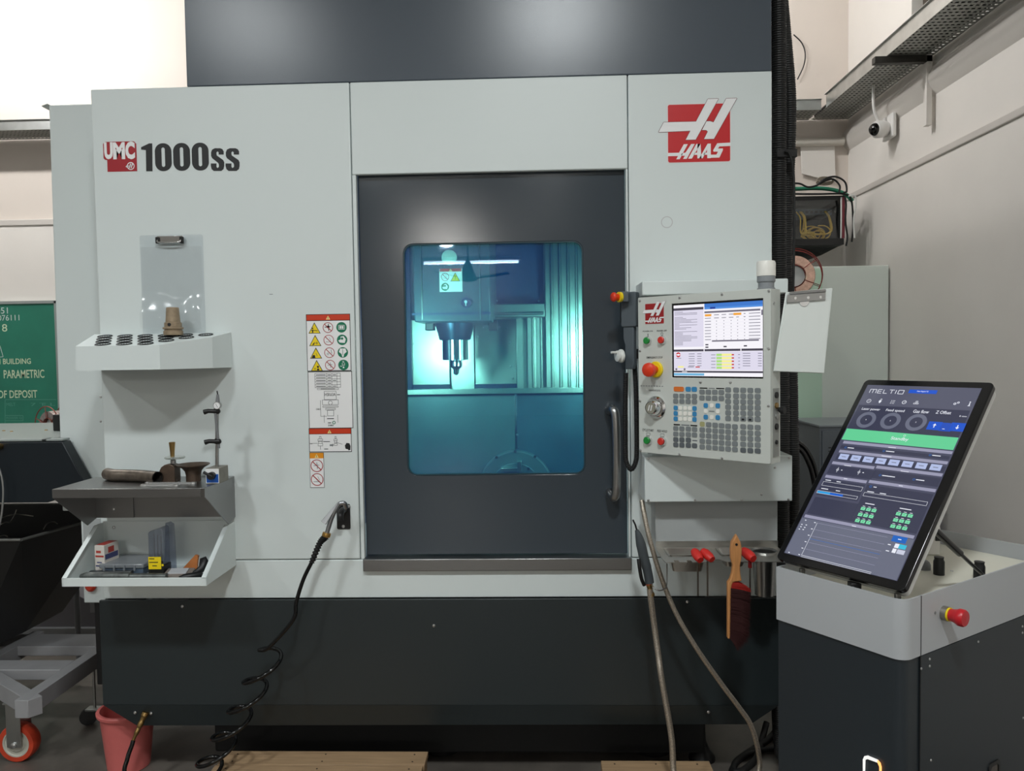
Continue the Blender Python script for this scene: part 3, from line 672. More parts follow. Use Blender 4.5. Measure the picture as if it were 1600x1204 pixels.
for k, s_ in enumerate('abcde'):
    yy = ty1+(ty0-ty1)*(k+.8)/5; dash(sb, FW, tx0+.004, yy, tx0+.038, yy+.0045, c+.0006, M['ink']); dash(sb, FW, tx0+.045, yy, tx0+.057, yy+.0045, c+.0006, M['ink'])
    if k % 2 == 0: dash(sb, FW, tx0+.063, yy, tx0+.075, yy+.0045, c+.0006, M['ink'])
sb.frame_line(FW, tx0+.008, Z(608.5), tx1-.008, Z(606), .001, c+.0006, M['ink'])
dash(sb, FW, tx0+.02, Z(608), tx1-.02, Z(606.5), c+.0006, M['ink'])
# tool-holder drawing
zz = Z
sb.frame_line(FW, xc-.020, zz(624), xc+.022, zz(611), .0012, c+.0006, M['ink']); sb.text(FW, 'HSK63A', xc-.018, zz(618.5), xc+.020, zz(613.5), c+.0006, M['ink'], .01)
sb.frame_line(FW, xc-.027, zz(632), xc+.029, zz(624.5), .0012, c+.0006, M['ink']); sb.flat(FW, circ(xc+.001, zz(629), .0075, 16), c+.0007, M['paper']); sb.ring(FW, xc+.001, zz(629), .0075, .0062, c+.0009, M['ink'], 16)
sb.frame_line(FW, xc-.026, zz(636), xc+.028, zz(634), .0012, c+.0006, M['ink']); sb.frame_line(FW, xc-.016, zz(640), xc+.018, zz(637.5), .0012, c+.0006, M['ink']); sb.frame_line(FW, xc-.010, zz(649.5), xc+.012, zz(640.5), .0012, c+.0006, M['ink'])
L((xc-.034, zz(625)), (xc-.034, zz(650))); L((xc-.034, zz(650)), (xc-.012, zz(650))); sb.text(FW, 'G MAX', xc-.05, zz(640), xc-.034, zz(637.5), c+.0006, M['ink'], .02)
L((xc-.022, zz(648)), (xc-.022, zz(660))); L((xc+.026, zz(648)), (xc+.026, zz(660))); dash(sb, FW, xc-.012, zz(655), xc+.012, zz(652.5), c+.0006, M['ink']); sb.ring(FW, xc+.012, zz(660), .006, .0035, c+.0006, M['green'], 14)
dash(sb, FW, xc-.009, zz(661.5), xc+.002, zz(659), c+.0006, M['ink']); sb.text(FW, 'D MAX', xc-.008, zz(665.5), xc+.011, zz(663), c+.0006, M['ink'], .03); dash(sb, FW, xc+.025, zz(617.5), xc+.036, zz(615.5), c+.0006, M['ink'])
sb.build('tool_size_sticker', mc, smooth=0, bev='no', label='white sticker with a small table and a tool holder drawing')
sb = sheet(); Xa = fpx(483, 690)[0]; Xb = fpx(549.5, 690)[0]
sb.rect(FW, Xa, zz(706), Xb, zz(668.5), c+.0002, M['ink']); sb.rect(FW, Xa+.002, zz(705), Xb-.002, zz(678), c+.0004, M['paper']); sb.rect(FW, Xa+.002, zz(677.3), Xb-.002, zz(669.3), c+.0004, M['redp'])
bar_tri(sb, FW, (Xa+Xb)/2-.002, zz(676.5), u*5.5, c+.0007)
for cx, s_ in ((Xa+.040, 1), (Xa+.094, .72)):
    for a in ((zz(683), .003), (zz(687), .008), (zz(690), .006), (zz(694), .008)):
        sb.frame_line(FW, cx-a[1]*s_, a[0]-.005*s_, cx+a[1]*s_, a[0]+.004*s_, .0011, c+.0007, M['ink'])
sb.line(FW, (Xa+.012, zz(692)), (Xa+.03, zz(692)), .0012, c+.0007, M['ink']); sb.line(FW, (Xa+.04, zz(696)), (Xa+.04, zz(702)), .0012, c+.0007, M['ink']); dash(sb, FW, Xa+.05, zz(690.5), Xa+.074, zz(688.5), c+.0007, M['ink']); dash(sb, FW, Xa+.053, zz(702), Xa+.067, zz(700), c+.0007, M['ink'])
dash(sb, FW, Xa+.003, zz(693.5), Xa+.012, zz(691.5), c+.0007, M['ink']); sb.flat(FW, [(Xa+.073, zz(696.5)), (Xa+.082, zz(696.5)), (Xa+.082, zz(698)), (Xa+.087, zz(695)), (Xa+.082, zz(692.5)), (Xa+.082, zz(694)), (Xa+.073, zz(694))], c+.0007, M['greyink'])
sb.line(FW, (Xa+.096, zz(691)), (Xa+.118, zz(694)), .0011, c+.0007, M['ink'])
sb.flat(FW, [(Xb-.024, zz(696)), (Xb-.018, zz(692)), (Xb-.008, zz(692.5)), (Xb-.004, zz(697)), (Xb-.005, zz(703)), (Xb-.012, zz(703.5)), (Xb-.013, zz(702)), (Xb-.022, zz(701))], c+.0007, M['ink'])
sb.build('pull_stud_sticker', mc, smooth=0, bev='no', label='red-headed sticker with two small tool drawings')
sb = sheet(); Xb = Xa+.051
sb.rect(FW, Xa, zz(761.5), Xb, zz(706.6), c+.0002, M['ink']); sb.rect(FW, Xa+.0015, zz(760.8), Xb-.0015, zz(707), c+.0004, M['orangep']); sb.rect(FW, Xa+.0015, zz(760.8), Xb-.0015, zz(715.6), c+.0006, M['paper'])
bar_tri(sb, FW, (Xa+Xb)/2, zz(714.6), u*6, c+.0007); no_sign(sb, FW, (Xa+Xb)/2, zz(727), u*10, c+.0009, 3); no_sign(sb, FW, (Xa+Xb)/2, zz(748.5), u*10, c+.0009, 1)
sb.build('caution_sticker', mc, smooth=0, bev='no', label='narrow amber-headed sticker with two prohibition signs')
# ---- badges
def logo(mb, F, X, Z_, W_, H_, c, letters=True):
    """white slanted letter on a red tile; X, Z_ = lower left of the tile"""
    def q(x, y): return (X+(x-315)/(1028-315)*W_, Z_+(902-y)/(902-230)*H_)
    rim = mat('logo_rim', (235, 215, 215), .4)
    t0 = [q(305, 222), q(1038, 222)]
    mb.flat(F, rr(*q(308, 908), *q(1035, 224), W_*.035), c, rim); mb.flat(F, rr(*q(315, 902), *q(1028, 230), W_*.03), c+.0003, M['redlabel'])
    bar = [(205, 545), (265, 432), (638, 432), (775, 173), (897, 173), (632, 642), (518, 642), (572, 538)]
    sec = [(706, 532), (758, 432), (800, 432), (838, 446), (985, 173), (1107, 173), (842, 638), (728, 638), (772, 552), (755, 534)]
    for pl_ in (bar, sec):
        cx = sum(p[0] for p in pl_)/len(pl_); cy = sum(p[1] for p in pl_)/len(pl_)
        pts_ = [q(*p) for p in pl_]
        # thin dark outline: offset copy beneath
        for dx, dy in ((5, 0), (-5, 0), (0, 5), (0, -5)): mb.flat(F, [q(p[0]+dx, p[1]+dy) for p in pl_], c+.0005, mat('outline_maroon', (110, 30, 40), .4))
        mb.flat(F, pts_, c+.0009, M['paper'])
    Wt = M['paper']; k = c+.0007
    def pg(*p): mb.flat(F, [q(*a) for a in p], k, Wt)
    pg((310, 790), (440, 790), (496, 692), (542, 692), (448, 866), (408, 866), (428, 828), (310, 828))
    pg((470, 800), (515, 790), (580, 692), (622, 692), (528, 864), (486, 864), (508, 826), (464, 826))
    pg((545, 862), (640, 692), (688, 692), (588, 862)); pg((655, 692), (688, 692), (698, 862), (652, 862), (650, 820), (608, 820), (620, 795), (648, 795))
    pg((672, 862), (770, 692), (806, 692), (806, 862), (764, 862), (764, 822), (722, 822), (734, 796), (762, 796), (762, 760), (712, 862))
    pg((806, 858), (806, 822), (870, 822), (888, 788), (838, 788), (832, 772), (880, 690), (1034, 686), (1034, 726), (905, 728), (888, 752), (945, 752), (944, 775), (905, 858))
def q_at(F, x, y): return F.px(x, y)
a = FW.px(1044, 254); b_ = FW.px(1140.5, 161.5)
sb = sheet(); logo(sb, FW, a[0], a[1], b_[0]-a[0], b_[1]-a[1], .0006); sb.build('emblem', mc, smooth=0, bev='no', label='red square emblem with white slanted letter')
sb = sheet(); e0 = FW.px(168.2, 268.5); e1 = FW.px(213, 224)
Wt = M['paper']; dr = M['darkred']
sb.rect(FW, e0[0], e0[1], e1[0], e1[1], .0006, dr)
def chip(x0, y0, x1, y1, r, cc, m): a = FW.px(x0, y1); b_ = FW.px(x1, y0); sb.flat(FW, rr(a[0], a[1], b_[0], b_[1], r), cc, m)
chip(162, 220.5, 212, 250, .01, .0008, dr)
for s_, x0, x1 in (('U', 163.5, 176), ('M', 177.3, 195), ('C', 196.5, 210.5)):
    a = FW.px(x0, 249); b_ = FW.px(x1, 222 if s_ != 'C' else 220.8); sb.text(FW, s_, a[0], a[1], b_[0], b_[1], .0011, Wt, .06)
a = FW.px(204.5, 259.3); sb.ring(FW, a[0], a[1], .0135, .0105, .0010, Wt, 20)
sb.flat(FW, [(a[0]-.019, a[1]-.002), (a[0]-.012, a[1]+.004), (a[0]-.012, a[1]-.006)], .0010, Wt)
for dx in (-.002, .005): sb.flat(FW, [(a[0]+dx-.006, a[1]-.007), (a[0]+dx-.002, a[1]-.007), (a[0]+dx+.004, a[1]+.008), (a[0]+dx, a[1]+.008)], .0010, Wt)
sb.line(FW, (a[0]-.011, a[1]), (a[0]+.005, a[1]), .003, .0010, Wt)
sb.build('model_badge', mc, smooth=0, bev='no', label='small dark red badge with white letters')
sb = sheet(); K = M['ink']
def fq(x, y): return FW.px(x, y)
sb.flat(FW, [fq(220.5, 233.5), fq(220.5, 230), fq(233, 224), fq(238, 224), fq(238.5, 267.5), fq(228.5, 267.5), fq(228, 234.5), ], .0006, K)
for x0, x1 in ((243, 267.5), (271.5, 296.5), (300.5, 325.5)):
    dy = (x0-243)*-.015
    a = fq(x0, 267.6+dy); b_ = fq(x1, 223.4+dy); r_ = (b_[0]-a[0])/2
    w3 = (b_[0]-a[0])
    sb.flat(FW, rr(a[0], a[1], b_[0], b_[1], r_*.95, 8), .0006, K, holes=[rr(a[0]+w3*.4, a[1]+w3*.25, b_[0]-w3*.4, b_[1]-w3*.25, w3*.1, 5)])
for x0, x1 in ((329.5, 350.5), (352.5, 374.5)):
    def sq_(x, y): return fq(x0+(x1-x0)*x, 267+(231.5-267)*y)
    S_ = [(.0, .33), (.0, .22), (.06, .08), (.22, .0), (.78, .0), (.95, .08), (1, .22), (1, .38), (.92, .48), (.45, .68), (.42, .74), (.42, .82), (.5, .86), (.58, .82), (.58, .72), (.96, .72), (.96, .86), (.86, .96), (.7, 1), (.3, 1), (.1, .94), (.02, .82), (.02, .66), (.1, .56), (.55, .35), (.6, .28), (.6, .18), (.5, .13), (.42, .18), (.42, .33)]
    sb.flat(FW, [sq_(*p) for p in S_], .0006, K)
sb.build('model_lettering', mc, smooth=0, bev='no', label='large black number lettering')
a = FW.px(1042, 347); sb = sheet(); sb.ring(FW, a[0], a[1], .020, .017, .0006, mat('pale_mark', (196, 198, 198), .5), 28); sb.build('round_mark', mc, smooth=0, bev='no')
a = P(421, 460, YF); MB().box(a.x, a.x+.012, YF-.0006, YF, a.z, a.z+.002, M['greyink']).build('scratch', mc, smooth=0)
# ================================================================== THINGS FIXED TO THE FRONT
# ---- perforated tool-holder rack
ZR = 1.634
def zt_(y): return ZR-(2.70-y)*(1.634-1.589)/.24
t = thing('tool_holder_rack', 'white tapered rack with a sloping top of dark round holes', 'tool rack', (-1.30, YF, 1.51))
xs = [(-1.56, 2.698), (-1.486, 2.46), (-1.212, 2.46), (-1.10, 2.60), (-1.074, 2.698)]
o_ = Vector((0, 2.70, ZR)); FT = Frame((0, 2.70, ZR), (1, 0, 0), (0, .24, .045))
def rk(x, y): return (x, (y-2.70)/math.cos(math.atan(.045/.24)))
holes = []; hc = []
for r_ in range(4):
    Yr = 2.487+r_*.053; Xs = (P(161, 545, 2.487).x, P(162, 540, 2.54).x, P(163, 533, 2.593).x, P(164, 525, 2.646).x)[r_]
    for k in range(6):
        X = Xs+k*.0705
        lim = {0: 3, 1: 4, 2: 5, 3: 6}[r_]
        if k < lim: holes.append(circ(*rk(X, Yr), .0232, 18)[::-1]); hc.append((X, Yr))
MB().slab(FT, [rk(*p) for p in xs], -.003, 0, M['white'], holes=holes).build('rack_top', t, smooth=25)
b_ = MB()
for (xa, ya), (xb, yb) in zip(xs, xs[1:]):
    b_.hexa([(xa, ya, zt_(ya)), (xb, yb, zt_(yb)), (xb, yb, 1.511), (xa, ya, 1.511)], [(xa+.002*(1 if xa < -1.3 else -1), ya+.003, zt_(ya)-.001), (xb+.002*(1 if xb < -1.3 else -1), yb+.003, zt_(yb)-.001), (xb+.002*(1 if xb < -1.3 else -1), yb+.003, 1.511), (xa+.002*(1 if xa < -1.3 else -1), ya+.003, 1.511)], M['white'])
b_.build('rack_skirt', t, smooth=20)
rimm = mat('hole_liner', (26, 28, 30), .5)
for X, Yr in hc:
    zc = zt_(Yr)
    MB().lathe([(.0228, .003), (.0252, .0015), (.0235, .0003), (.0222, -.045), (1e-5, -.045)], (X, Yr, zc), (0, -.045, .24), rimm, 18, caps=False).build('holder_pocket', t, smooth=40)
# tool taper standing on the rack
p = PZ(265, 522, 1.62); X, Y_ = p.x, 2.63; zb = zt_(2.63)+.004
X = (265-843)/FPX*2.63
tp = mat('tan_taper', (150, 132, 108), .5, .2, noise=.15, nscale=60)
t = thing('tool_taper', 'tan metal tool taper standing upside down on the rack', 'tool taper', (X, Y_, zb))
MB().lathe([(.0315, 0), (.0315, .014), (.028, .016), (.028, .019), (.0335, .021), (.0335, .026), (.028, .028), (.028, .042), (.024, .044), (.0225, .06), (.0205, .092), (.019, .094), (.014, .094), (.014, .08), (1e-4, .08)], (X, Y_, zb), (0, 0, 1), tp, 28).build('taper_body', t, smooth=30)
MB().cyl((X, Y_-.0285, zb+.035), (X, Y_-.024, zb+.035), .006, M['ink'], n=12).build('key_hole', t)
# clear clipboard
ac = clear('clear_acrylic', (250, 251, 252), (255, 255, 255), .04, .10)
_n = ac.node_tree; _t = _n.nodes.new('ShaderNodeTexNoise'); _t.inputs['Scale'].default_value = 9; _t.inputs['Detail'].default_value = 1; _b = _n.nodes.new('ShaderNodeBump'); _b.inputs['Strength'].default_value = 1; _b.inputs['Distance'].default_value = .004; _n.links.new(_t.outputs[0], _b.inputs['Height']); _n.links.new(_b.outputs[0], [q for q in _n.nodes if q.type == 'BSDF_GLOSSY'][0].inputs['Normal'])
a = P(217, 367.5, YF-.012); b2 = P(322, 525, YF-.004)
FC = Frame((a.x, YF-.004, 1.625), (1, 0, 0), (0, -.005, 1)); w_ = b2.x-a.x; h_ = a.z-1.625
t = thing('clipboard', 'clear glossy clipboard standing against the machine behind the rack', 'clipboard', (a.x+w_/2, YF-.01, 1.625))
MB().slab(FC, rr(0, 0, w_, h_, .008), .0, .003, ac).build('board', t, smooth=0)
sl_ = clear('glint_sleeve', (252, 252, 252), (255, 255, 255), .055, .15)  # added film, curved and rippled to catch bright lamp glints
gv = []; NX, NZ = 30, 40; acc = [0]*(NX+1); rows = []
for j in range(NZ+1):
    tt = 1-j/NZ; zz_ = .004+(h_-.045)*tt; row = []
    for i in range(NX+1):
        ss = i/NX
        gz_ = math.exp(-((tt-.27-.05*math.sin(ss*9))/.13)**2)
        acc[i] += math.tan(R(19.5*gz_-24*math.exp(-((tt-.03)/.05)**2)+1.5*math.sin(tt*14+ss*3)))*(h_-.045)/NZ
        row.append(FC(.004+(w_-.008)*ss, zz_, .004+max(0, acc[i])+gz_*(.004+.0035*math.sin(ss*13+tt*5))))
    rows += row
slv = sheet(); slv.add(rows, [(j*(NX+1)+i, (j+1)*(NX+1)+i, (j+1)*(NX+1)+i+1, j*(NX+1)+i+1) for j in range(NZ) for i in range(NX)], sl_); slv.build('glint_sleeve', t, smooth=80, bev='no')
MB().slab(FC, [(w_*.28, h_-.03), (w_*.70, h_-.03), (w_*.70, h_-.004), (w_*.28, h_-.004)], .004, .007, M['chrome']).build('clip_plate', t, bev=.002)
MB().tube(crom([FC(w_*.31, h_-.012, .008), FC(w_*.32, h_-.026, .016), FC(w_*.5, h_-.029, .018), FC(w_*.66, h_-.026, .016), FC(w_*.67, h_-.012, .008)], 5), .003, M['chrome'], 8).build('clip_lever', t, smooth=60)
for k in (.30, .68): MB().box(*[c_ for c_ in (FC(w_*k-.006, 0, 0).x, FC(w_*k+.006, 0, 0).x, YF-.02, YF-.008, a.z-.03, a.z-.008)], M['rubber']).build('clip_pad', t, bev=.002)
# ---- steel bench with gussets
ZB = 1.129; YBf = 2.455; bx0 = -1.578; bx1 = -1.078; fx0 = -1.578; fx1 = -1.092
t = thing('steel_shelf', 'brushed stainless bench shelf with folded lip and slanted side gussets', 'shelf', (-1.33, YF, .98))
SS = M['steelx']
MB().box(bx0, bx1, YBf, YF-.001, ZB-.003, ZB, SS).build('shelf_top', t, bev=.001)
MB().box(bx0, fx1+.001, YBf-.002, YBf+.001, ZB-.029, ZB, SS).build('front_lip', t, bev=.001)
for x in (bx1-.003, bx0):
    FG = Frame((x, 0, 0), (0, 1, 0), (0, 0, 1))
    MB().slab(FG, [(YBf, ZB-.003), (YF-.001, ZB-.003), (YF-.001, .985), (2.64, .970), (YBf, ZB-.029)], 0, .003, SS).build('gusset', t)
MB().box(-1.52, bx1-.003, YF-.004, YF-.001, .985, ZB-.003, SS).build('back_plate', t)
MB().box(bx0+.003, -1.44, YF-.008, YF-.005, .985, ZB-.003, SS).build('mounting_flange', t)
p = P(178, 795, YF-.008); inst(SCREW, 'screw', t, (p.x, YF-.008, p.z))
# ---- white parts tray
t = thing('parts_tray', 'open white sheet metal parts tray hung below the steel shelf', 'tray', (-1.33, YF, .81))
tz = .812
MB().box(-1.555, -1.083, YBf, YF-.001, tz, tz+.003, W).build('tray_floor', t)
MB().box(-1.555, -1.083, YBf-.003, YBf, tz-.001, .839, W).build('front_lip', t, bev=.001)
MB().box(-1.555, -1.083, YF-.004, YF-.001, tz, .972, W).build('back_plate', t)
for x in (-1.0845, -1.5565):
    FG = Frame((x, 0, 0), (0, 1, 0), (0, 0, 1))
    MB().slab(FG, [(YBf-.003, tz), (YF-.0, tz), (YF-.0, .968), (2.645, .968), (YBf-.003, .839)], 0, .0035, W).build('tray_side', t)
    s_ = 1 if x < -1.3 else -1
    e = Vector((0, 2.645-YBf, .968-.839)).normalized()
    a_ = Vector((x+.0015, YBf-.003, .839)); b3 = Vector((x+.0015, 2.645, .968)); d_ = Vector((s_*.014, 0, 0))
    q = [a_, b3, b3+d_, a_+d_]; MB().hexa(q, [v-Vector((0, 0, .002)) for v in q], W).build('side_flange', t)
p = P(178, 823.5, YF-.004); inst(SCREW, 'screw', t, (p.x, YF-.004, p.z))
for y in (620, 658): p = P(157.5, y, YF); inst(SCREW_S, 'screw', mc, (p.x, YF, p.z))
# ---- things on the bench
pipe = mat('oxidised_pipe', (112, 102, 92), .42, .7, noise=.3, nscale=40, bump=.2, bscale=80)
def bx(px, Y): return (px-842)/FPX*Y*1.0
def at(px, py, Y, z=None):
    p = P(px, py, Y)
    if z is not None: p.z = z
    return p
r_ = .0205; pts = [at(168, 735, 2.64, ZB+r_), at(178, 735, 2.61, ZB+r_), at(200, 735, 2.60, ZB+r_), at(222, 735, 2.585, ZB+r_), at(238, 737, 2.56, ZB+r_), at(246, 738, 2.545, ZB+r_)]
cp_ = crom(pts, 6); b_ = MB(); n_ = len(cp_)
b_.tube(cp_, r_, pipe, 20, caps=False); b_.tube(cp_, r_-.0035, mat('pipe_inside', (30, 27, 25), .7), 20, caps=False)
tag(b_.build('pipe_elbow', smooth=60), 'bent length of brown bare metal pipe lying on the steel shelf', 'pipe')
pb_ = mat('bronzed_metal', (96, 80, 68), .45, .6, noise=.2, nscale=50)
c_ = at(264, 735, 2.58, ZB)
t = thing('cut_nozzle', 'brown domed block with a brass rod and glassy collar on top', 'machine part', c_)
FCn = Frame((c_.x, 2.565, ZB), (1, 0, 0), (0, 0, 1))
MB().slab(FCn, [(-.026, 0), (.026, 0), (.026, .05), (.02, .058), (.006, .062), (-.008, .060), (-.02, .052), (-.026, .04)], -.045, 0, pb_).build('block', t, bev=.002)
cx = at(270, 700, 2.585).x; zc = ZB+.062
MB().lathe([(.009, 0), (.009, .012), (.006, .014), (.006, .02)], (cx, 2.585, zc), (0, 0, 1), M['steel'], 16).build('neck', t, smooth=30)
MB().lathe([(.031, .017), (.033, .019), (.033, .022), (.031, .024)], (cx+.006, 2.585, zc), (0, 0, 1), clear('glassy_collar', (225, 230, 225), k=.25, haze=(190, 195, 190), hk=.3), 24).build('collar', t, smooth=30)
MB().lathe([(.0065, .022), (.0075, .04), (.0105, .072), (.0085, .072), (.008, .06), (1e-4, .06)], (cx-.002, 2.585, zc), (0, 0, 1), M['brass'], 16).build('brass_rod', t, smooth=40)
c_ = at(302, 736, 2.60, ZB)
fl = MB().lathe([(.024, 0), (.024, .02), (.027, .034), (.036, .045), (.054, .055), (.054, .0575), (.036, .050), (.022, .04), (.02, .02), (1e-4, .018)], (c_.x, 2.60, ZB), (0, 0, 1), pb_, 32).build('flared_funnel', smooth=40)
tag(fl, 'brown flared metal funnel standing on the steel shelf left of the blue magnetic base', 'machine part')
# spanners
def spanner(name, label, p0, p1, wd, parent=None, group=None, m=None):
    m = m or mat('polished_spanner', (232, 232, 230), .22, .8); p0 = Vector(p0); p1 = Vector(p1); d = (p1-p0); L_ = d.length
    F = Frame(p0, d, Vector((-d.y, d.x, 0))); b_ = MB()
    h = wd
    # open end head, shank, ring end as one outline with a hole
    out = [(h*.2, -h*.35), (h*.9, -h*.85), (h*1.6, -h*.8), (h*2.1, -h*.35), (L_-h*1.7, -h*.3)]
    out += [(L_-h*.8+h*.8*math.cos(R(a)), h*.8*math.sin(R(a))) for a in range(-150, 151, 25)]
    out += [(L_-h*1.7, h*.3), (h*2.1, h*.35), (h*1.6, h*.8), (h*.9, h*.85), (h*.2, h*.5), (h*.9, h*.35), (h*1.2, 0), (h*.8, -h*.3)]
    b_.slab(F, out, 0, h*.6, m, holes=[circ(L_-h*.8, 0, h*.42, 12)[::-1]])
    o = b_.build(name, bev=.0008, smooth=30); tag(o, label, 'spanner', group); return o
spanner('spanner', 'chrome spanner lying on the steel shelf, its head nearest the front edge', at(219, 752, 2.5, ZB+.0005), at(279, 751, 2.49, ZB+.0005), .0105, group='spanners on the steel shelf')
spanner('spanner', 'chrome spanner lying on the steel shelf, just behind the other one', at(226, 748, 2.535, ZB+.0005), at(306, 749, 2.53, ZB+.0005), .0115, group='spanners on the steel shelf')
# ---- magnetic base with arm
mb0 = P(331, 745, 2.535); X0_, X1_ = P(320.5, 745, 2.53).x, P(342, 745, 2.53).x
t = thing('magnetic_base', 'magnetic base with blue face, steel post and black clamp knobs', 'indicator stand', ((X0_+X1_)/2, 2.56, ZB))
hb = .052
MB().box(X0_, X1_, 2.534, 2.61, ZB, ZB+hb, mat('base_grey', (132, 128, 118), .45, .5, noise=.15, nscale=40)).build('base_block', t, bev=.002)
FM = front(2.534); s2 = sheet(); blue = mat('blue_print', (22, 88, 178), .4)
s2.rect(FM, X0_+.001, ZB+.002, X1_-.001, ZB+hb-.002, .0005, M['paper']); s2.rect(FM, X0_+.003, ZB+.004, X1_-.003, ZB+hb*.62, .0008, blue)
s2.build('face_print', t, smooth=0, bev='no', label='blue and white printed face')
kx = (X0_+X1_)/2
MB().cyl((kx, 2.534, ZB+.028), (kx, 2.518, ZB+.028), .0125, M['black'], n=20).tube([(kx+.004, 2.52, ZB+.026), (kx-.022, 2.516, ZB+.042)], .0045, M['black'], 10).build('switch_knob', t, smooth=40)
px_ = P(339, 720, 2.57).x; pz = P(341, 632, 2.57).z
MB().cyl((px_, 2.57, ZB+hb), (px_+.006, 2.57, pz), .0058, M['steel'], n=14).build('post', t, smooth=60)
MB().cyl((px_+.010, 2.565, P(343, 700, 2.565).z), (px_+.004, 2.56, P(343, 645, 2.565).z), .0045, M['greysteel'], n=10).build('fine_arm', t, smooth=60)
for y in (689, 642):
    z_ = P(340, y, 2.57).z; b_ = MB()
    b_.lathe([(.004, -.012), (.009, -.008), (.010, 0), (.009, .008), (.004, .012)], (px_+.006, 2.565, z_), (1, 0, -.1), M['black'], 14)
    b_.tube([(px_+.004, 2.562, z_), (px_-.018, 2.556, z_+.002), (px_-.032, 2.555, z_-.002)], .006, M['black'], 10, radii=[.007, .0075, .009])
    b_.build('clamp_knob', t, smooth=50)
p = P(341, 633, 2.56)
MB().cyl((p.x, 2.56, p.z), (p.x, 2.548, p.z), .0125, M['steel'], n=24).build('dial_rim', t, smooth=40)
s2 = sheet(); Fd = front(2.548); s2.flat(Fd, circ(p.x, p.z, .0108), .0004, M['paper']); s2.line(Fd, (p.x-.003, p.z+.006), (p.x+.003, p.z-.006), .001, .0007, M['ink']); s2.build('dial_face', t, smooth=0, bev='no')
q = P(340, 616, 2.555); MB().tube([(p.x, 2.556, p.z+.012), (q.x, 2.556, q.z)], .005, M['greysteel'], 10, radii=[.007, .004]).build('stylus_body', t, smooth=50)
MB().cyl((q.x, 2.556, q.z), (q.x-.002, 2.556, q.z+.012), .0022, M['ink'], n=8).build('stylus', t)
# ---- things in the parts tray
TZ = tz+.0032
def tp_(px, Y): return P(px, 890, Y).x
# carton
ctn = mat('carton', (214, 208, 200), .6)
a = P(150, 886, 2.58); b2 = P(166, 886, 2.58); t = thing('small_carton', 'small white and red printed carton in the parts tray', 'box', ((a.x+b2.x)/2, 2.6, TZ))
w_ = .036; F1 = Frame((a.x, 2.575, TZ), (.93, -.12, 0), (0, 0, 1)); H_ = P(160, 851, 2.58).z-TZ
MB().slab(F1, [(0, 0), (w_, 0), (w_, H_), (0, H_)], -.075, 0, ctn).build('carton_body', t, bev=.001)
s2 = sheet(); cr_ = mat('carton_red', (176, 60, 52), .5); cbl = mat('carton_blue', (70, 76, 120), .5)
s2.rect(F1, .003, H_*.60, w_-.002, H_*.66, .0004, cr_); s2.rect(F1, .006, H_*.74, w_-.012, H_*.82, .0004, cr_); s2.rect(F1, .003, H_*.28, w_-.002, H_*.33, .0004, cbl); s2.rect(F1, .008, H_*.4, w_-.01, H_*.44, .0004, cbl)
Ft = Frame(F1(0, H_, 0), F1.u, -F1.n); s2.rect(Ft, .002, .004, w_-.002, .072, .0006, cr_)
Fs = Frame(F1(w_, 0, 0), -F1.n, (0, 0, 1)); s2.rect(Fs, .004, H_*.5, .07, H_*.68, .0004, cbl); s2.rect(Fs, .02, H_*.7, .05, H_*.9, .0004, cr_)
s2.build('carton_print', t, smooth=0, bev='no', label='red and blue print')
# organiser
oc = clear('clear_lid', (215, 220, 222), k=.14, rough=.15, haze=(160, 165, 170), hk=.45)
x0, x1 = tp_(163, 2.6), tp_(232, 2.6); t = thing('clear_organiser', 'flat clear plastic organiser box in the parts tray', 'box', ((x0+x1)/2, 2.62, TZ))
MB().box(x0+.012, x1, 2.565, 2.685, TZ, TZ+.024, mat('blue_grey_inserts', (70, 84, 100), .5, noise=.3, nscale=60)).build('organiser_base', t, bev=.003)
MB().box(x0+.004, x1+.004, 2.56, 2.69, TZ+.0245, TZ+.040, oc).build('organiser_lid', t, bev=.004)
for k in range(4): x = x0+.02+k*.035; MB().box(x, x+.006, 2.556, 2.5595, TZ+.018, TZ+.036, oc).build('hinge_tab', t)
# drill case
x0, x1 = tp_(232, 2.56), tp_(256, 2.56)
t = thing('drill_case', 'upright translucent drill bit case with a yellow label', 'drill case', ((x0+x1)/2, 2.58, TZ))
dc = clear('smoky_case', (218, 222, 230), k=.08, rough=.08, haze=(150, 156, 168), hk=.10); Hc = P(245, 818, 2.57).z-TZ
MB().slab(front(2.56), rr(x0, TZ, x1, TZ+.034, .004), -.055, 0, mat('case_base_black', (18, 17, 17), .4)).build('case_base', t, bev=.002)
FS = Frame((x0, 0, 0), (0, 1, 0), (0, 0, 1))
MB().slab(front(2.561), [(x0+.001, TZ+.034), (x1-.001, TZ+.034), (x1-.001, TZ+Hc-.018), (x1-.008, TZ+Hc-.012), (x0+.008, TZ+Hc-.024), (x0+.001, TZ+Hc-.03)], -.05, 0, dc).build('case_cover', t, bev=.003)
MB().slab(front(2.60), [(x1-.02, TZ+.02), (x1+.022, TZ+.01), (x1+.018, TZ+Hc-.008), (x1+.006, TZ+Hc), (x1-.01, TZ+Hc-.004)], -.01, 0, dc).build('hanging_card', t, bev=.002)
for k in range(3):
    x = x0+.010+k*.012; MB().cyl((x, 2.585, TZ+.03), (x, 2.585, TZ+Hc-.038-.004*(k % 3)), .0015, M['steel'], n=8).build('drill_bit', t)
s2 = sheet(); F5 = front(2.5595); s2.rect(F5, x0+.001, TZ+.022, x1-.008, TZ+.064, .0004, M['yellow']); s2.rect(F5, x1-.008, TZ+.022, x1-.001, TZ+.05, .0004, M['ink']); s2.flat(F5, circ(x1-.003, TZ+.036, .004, 12), .0007, M['yellow'])
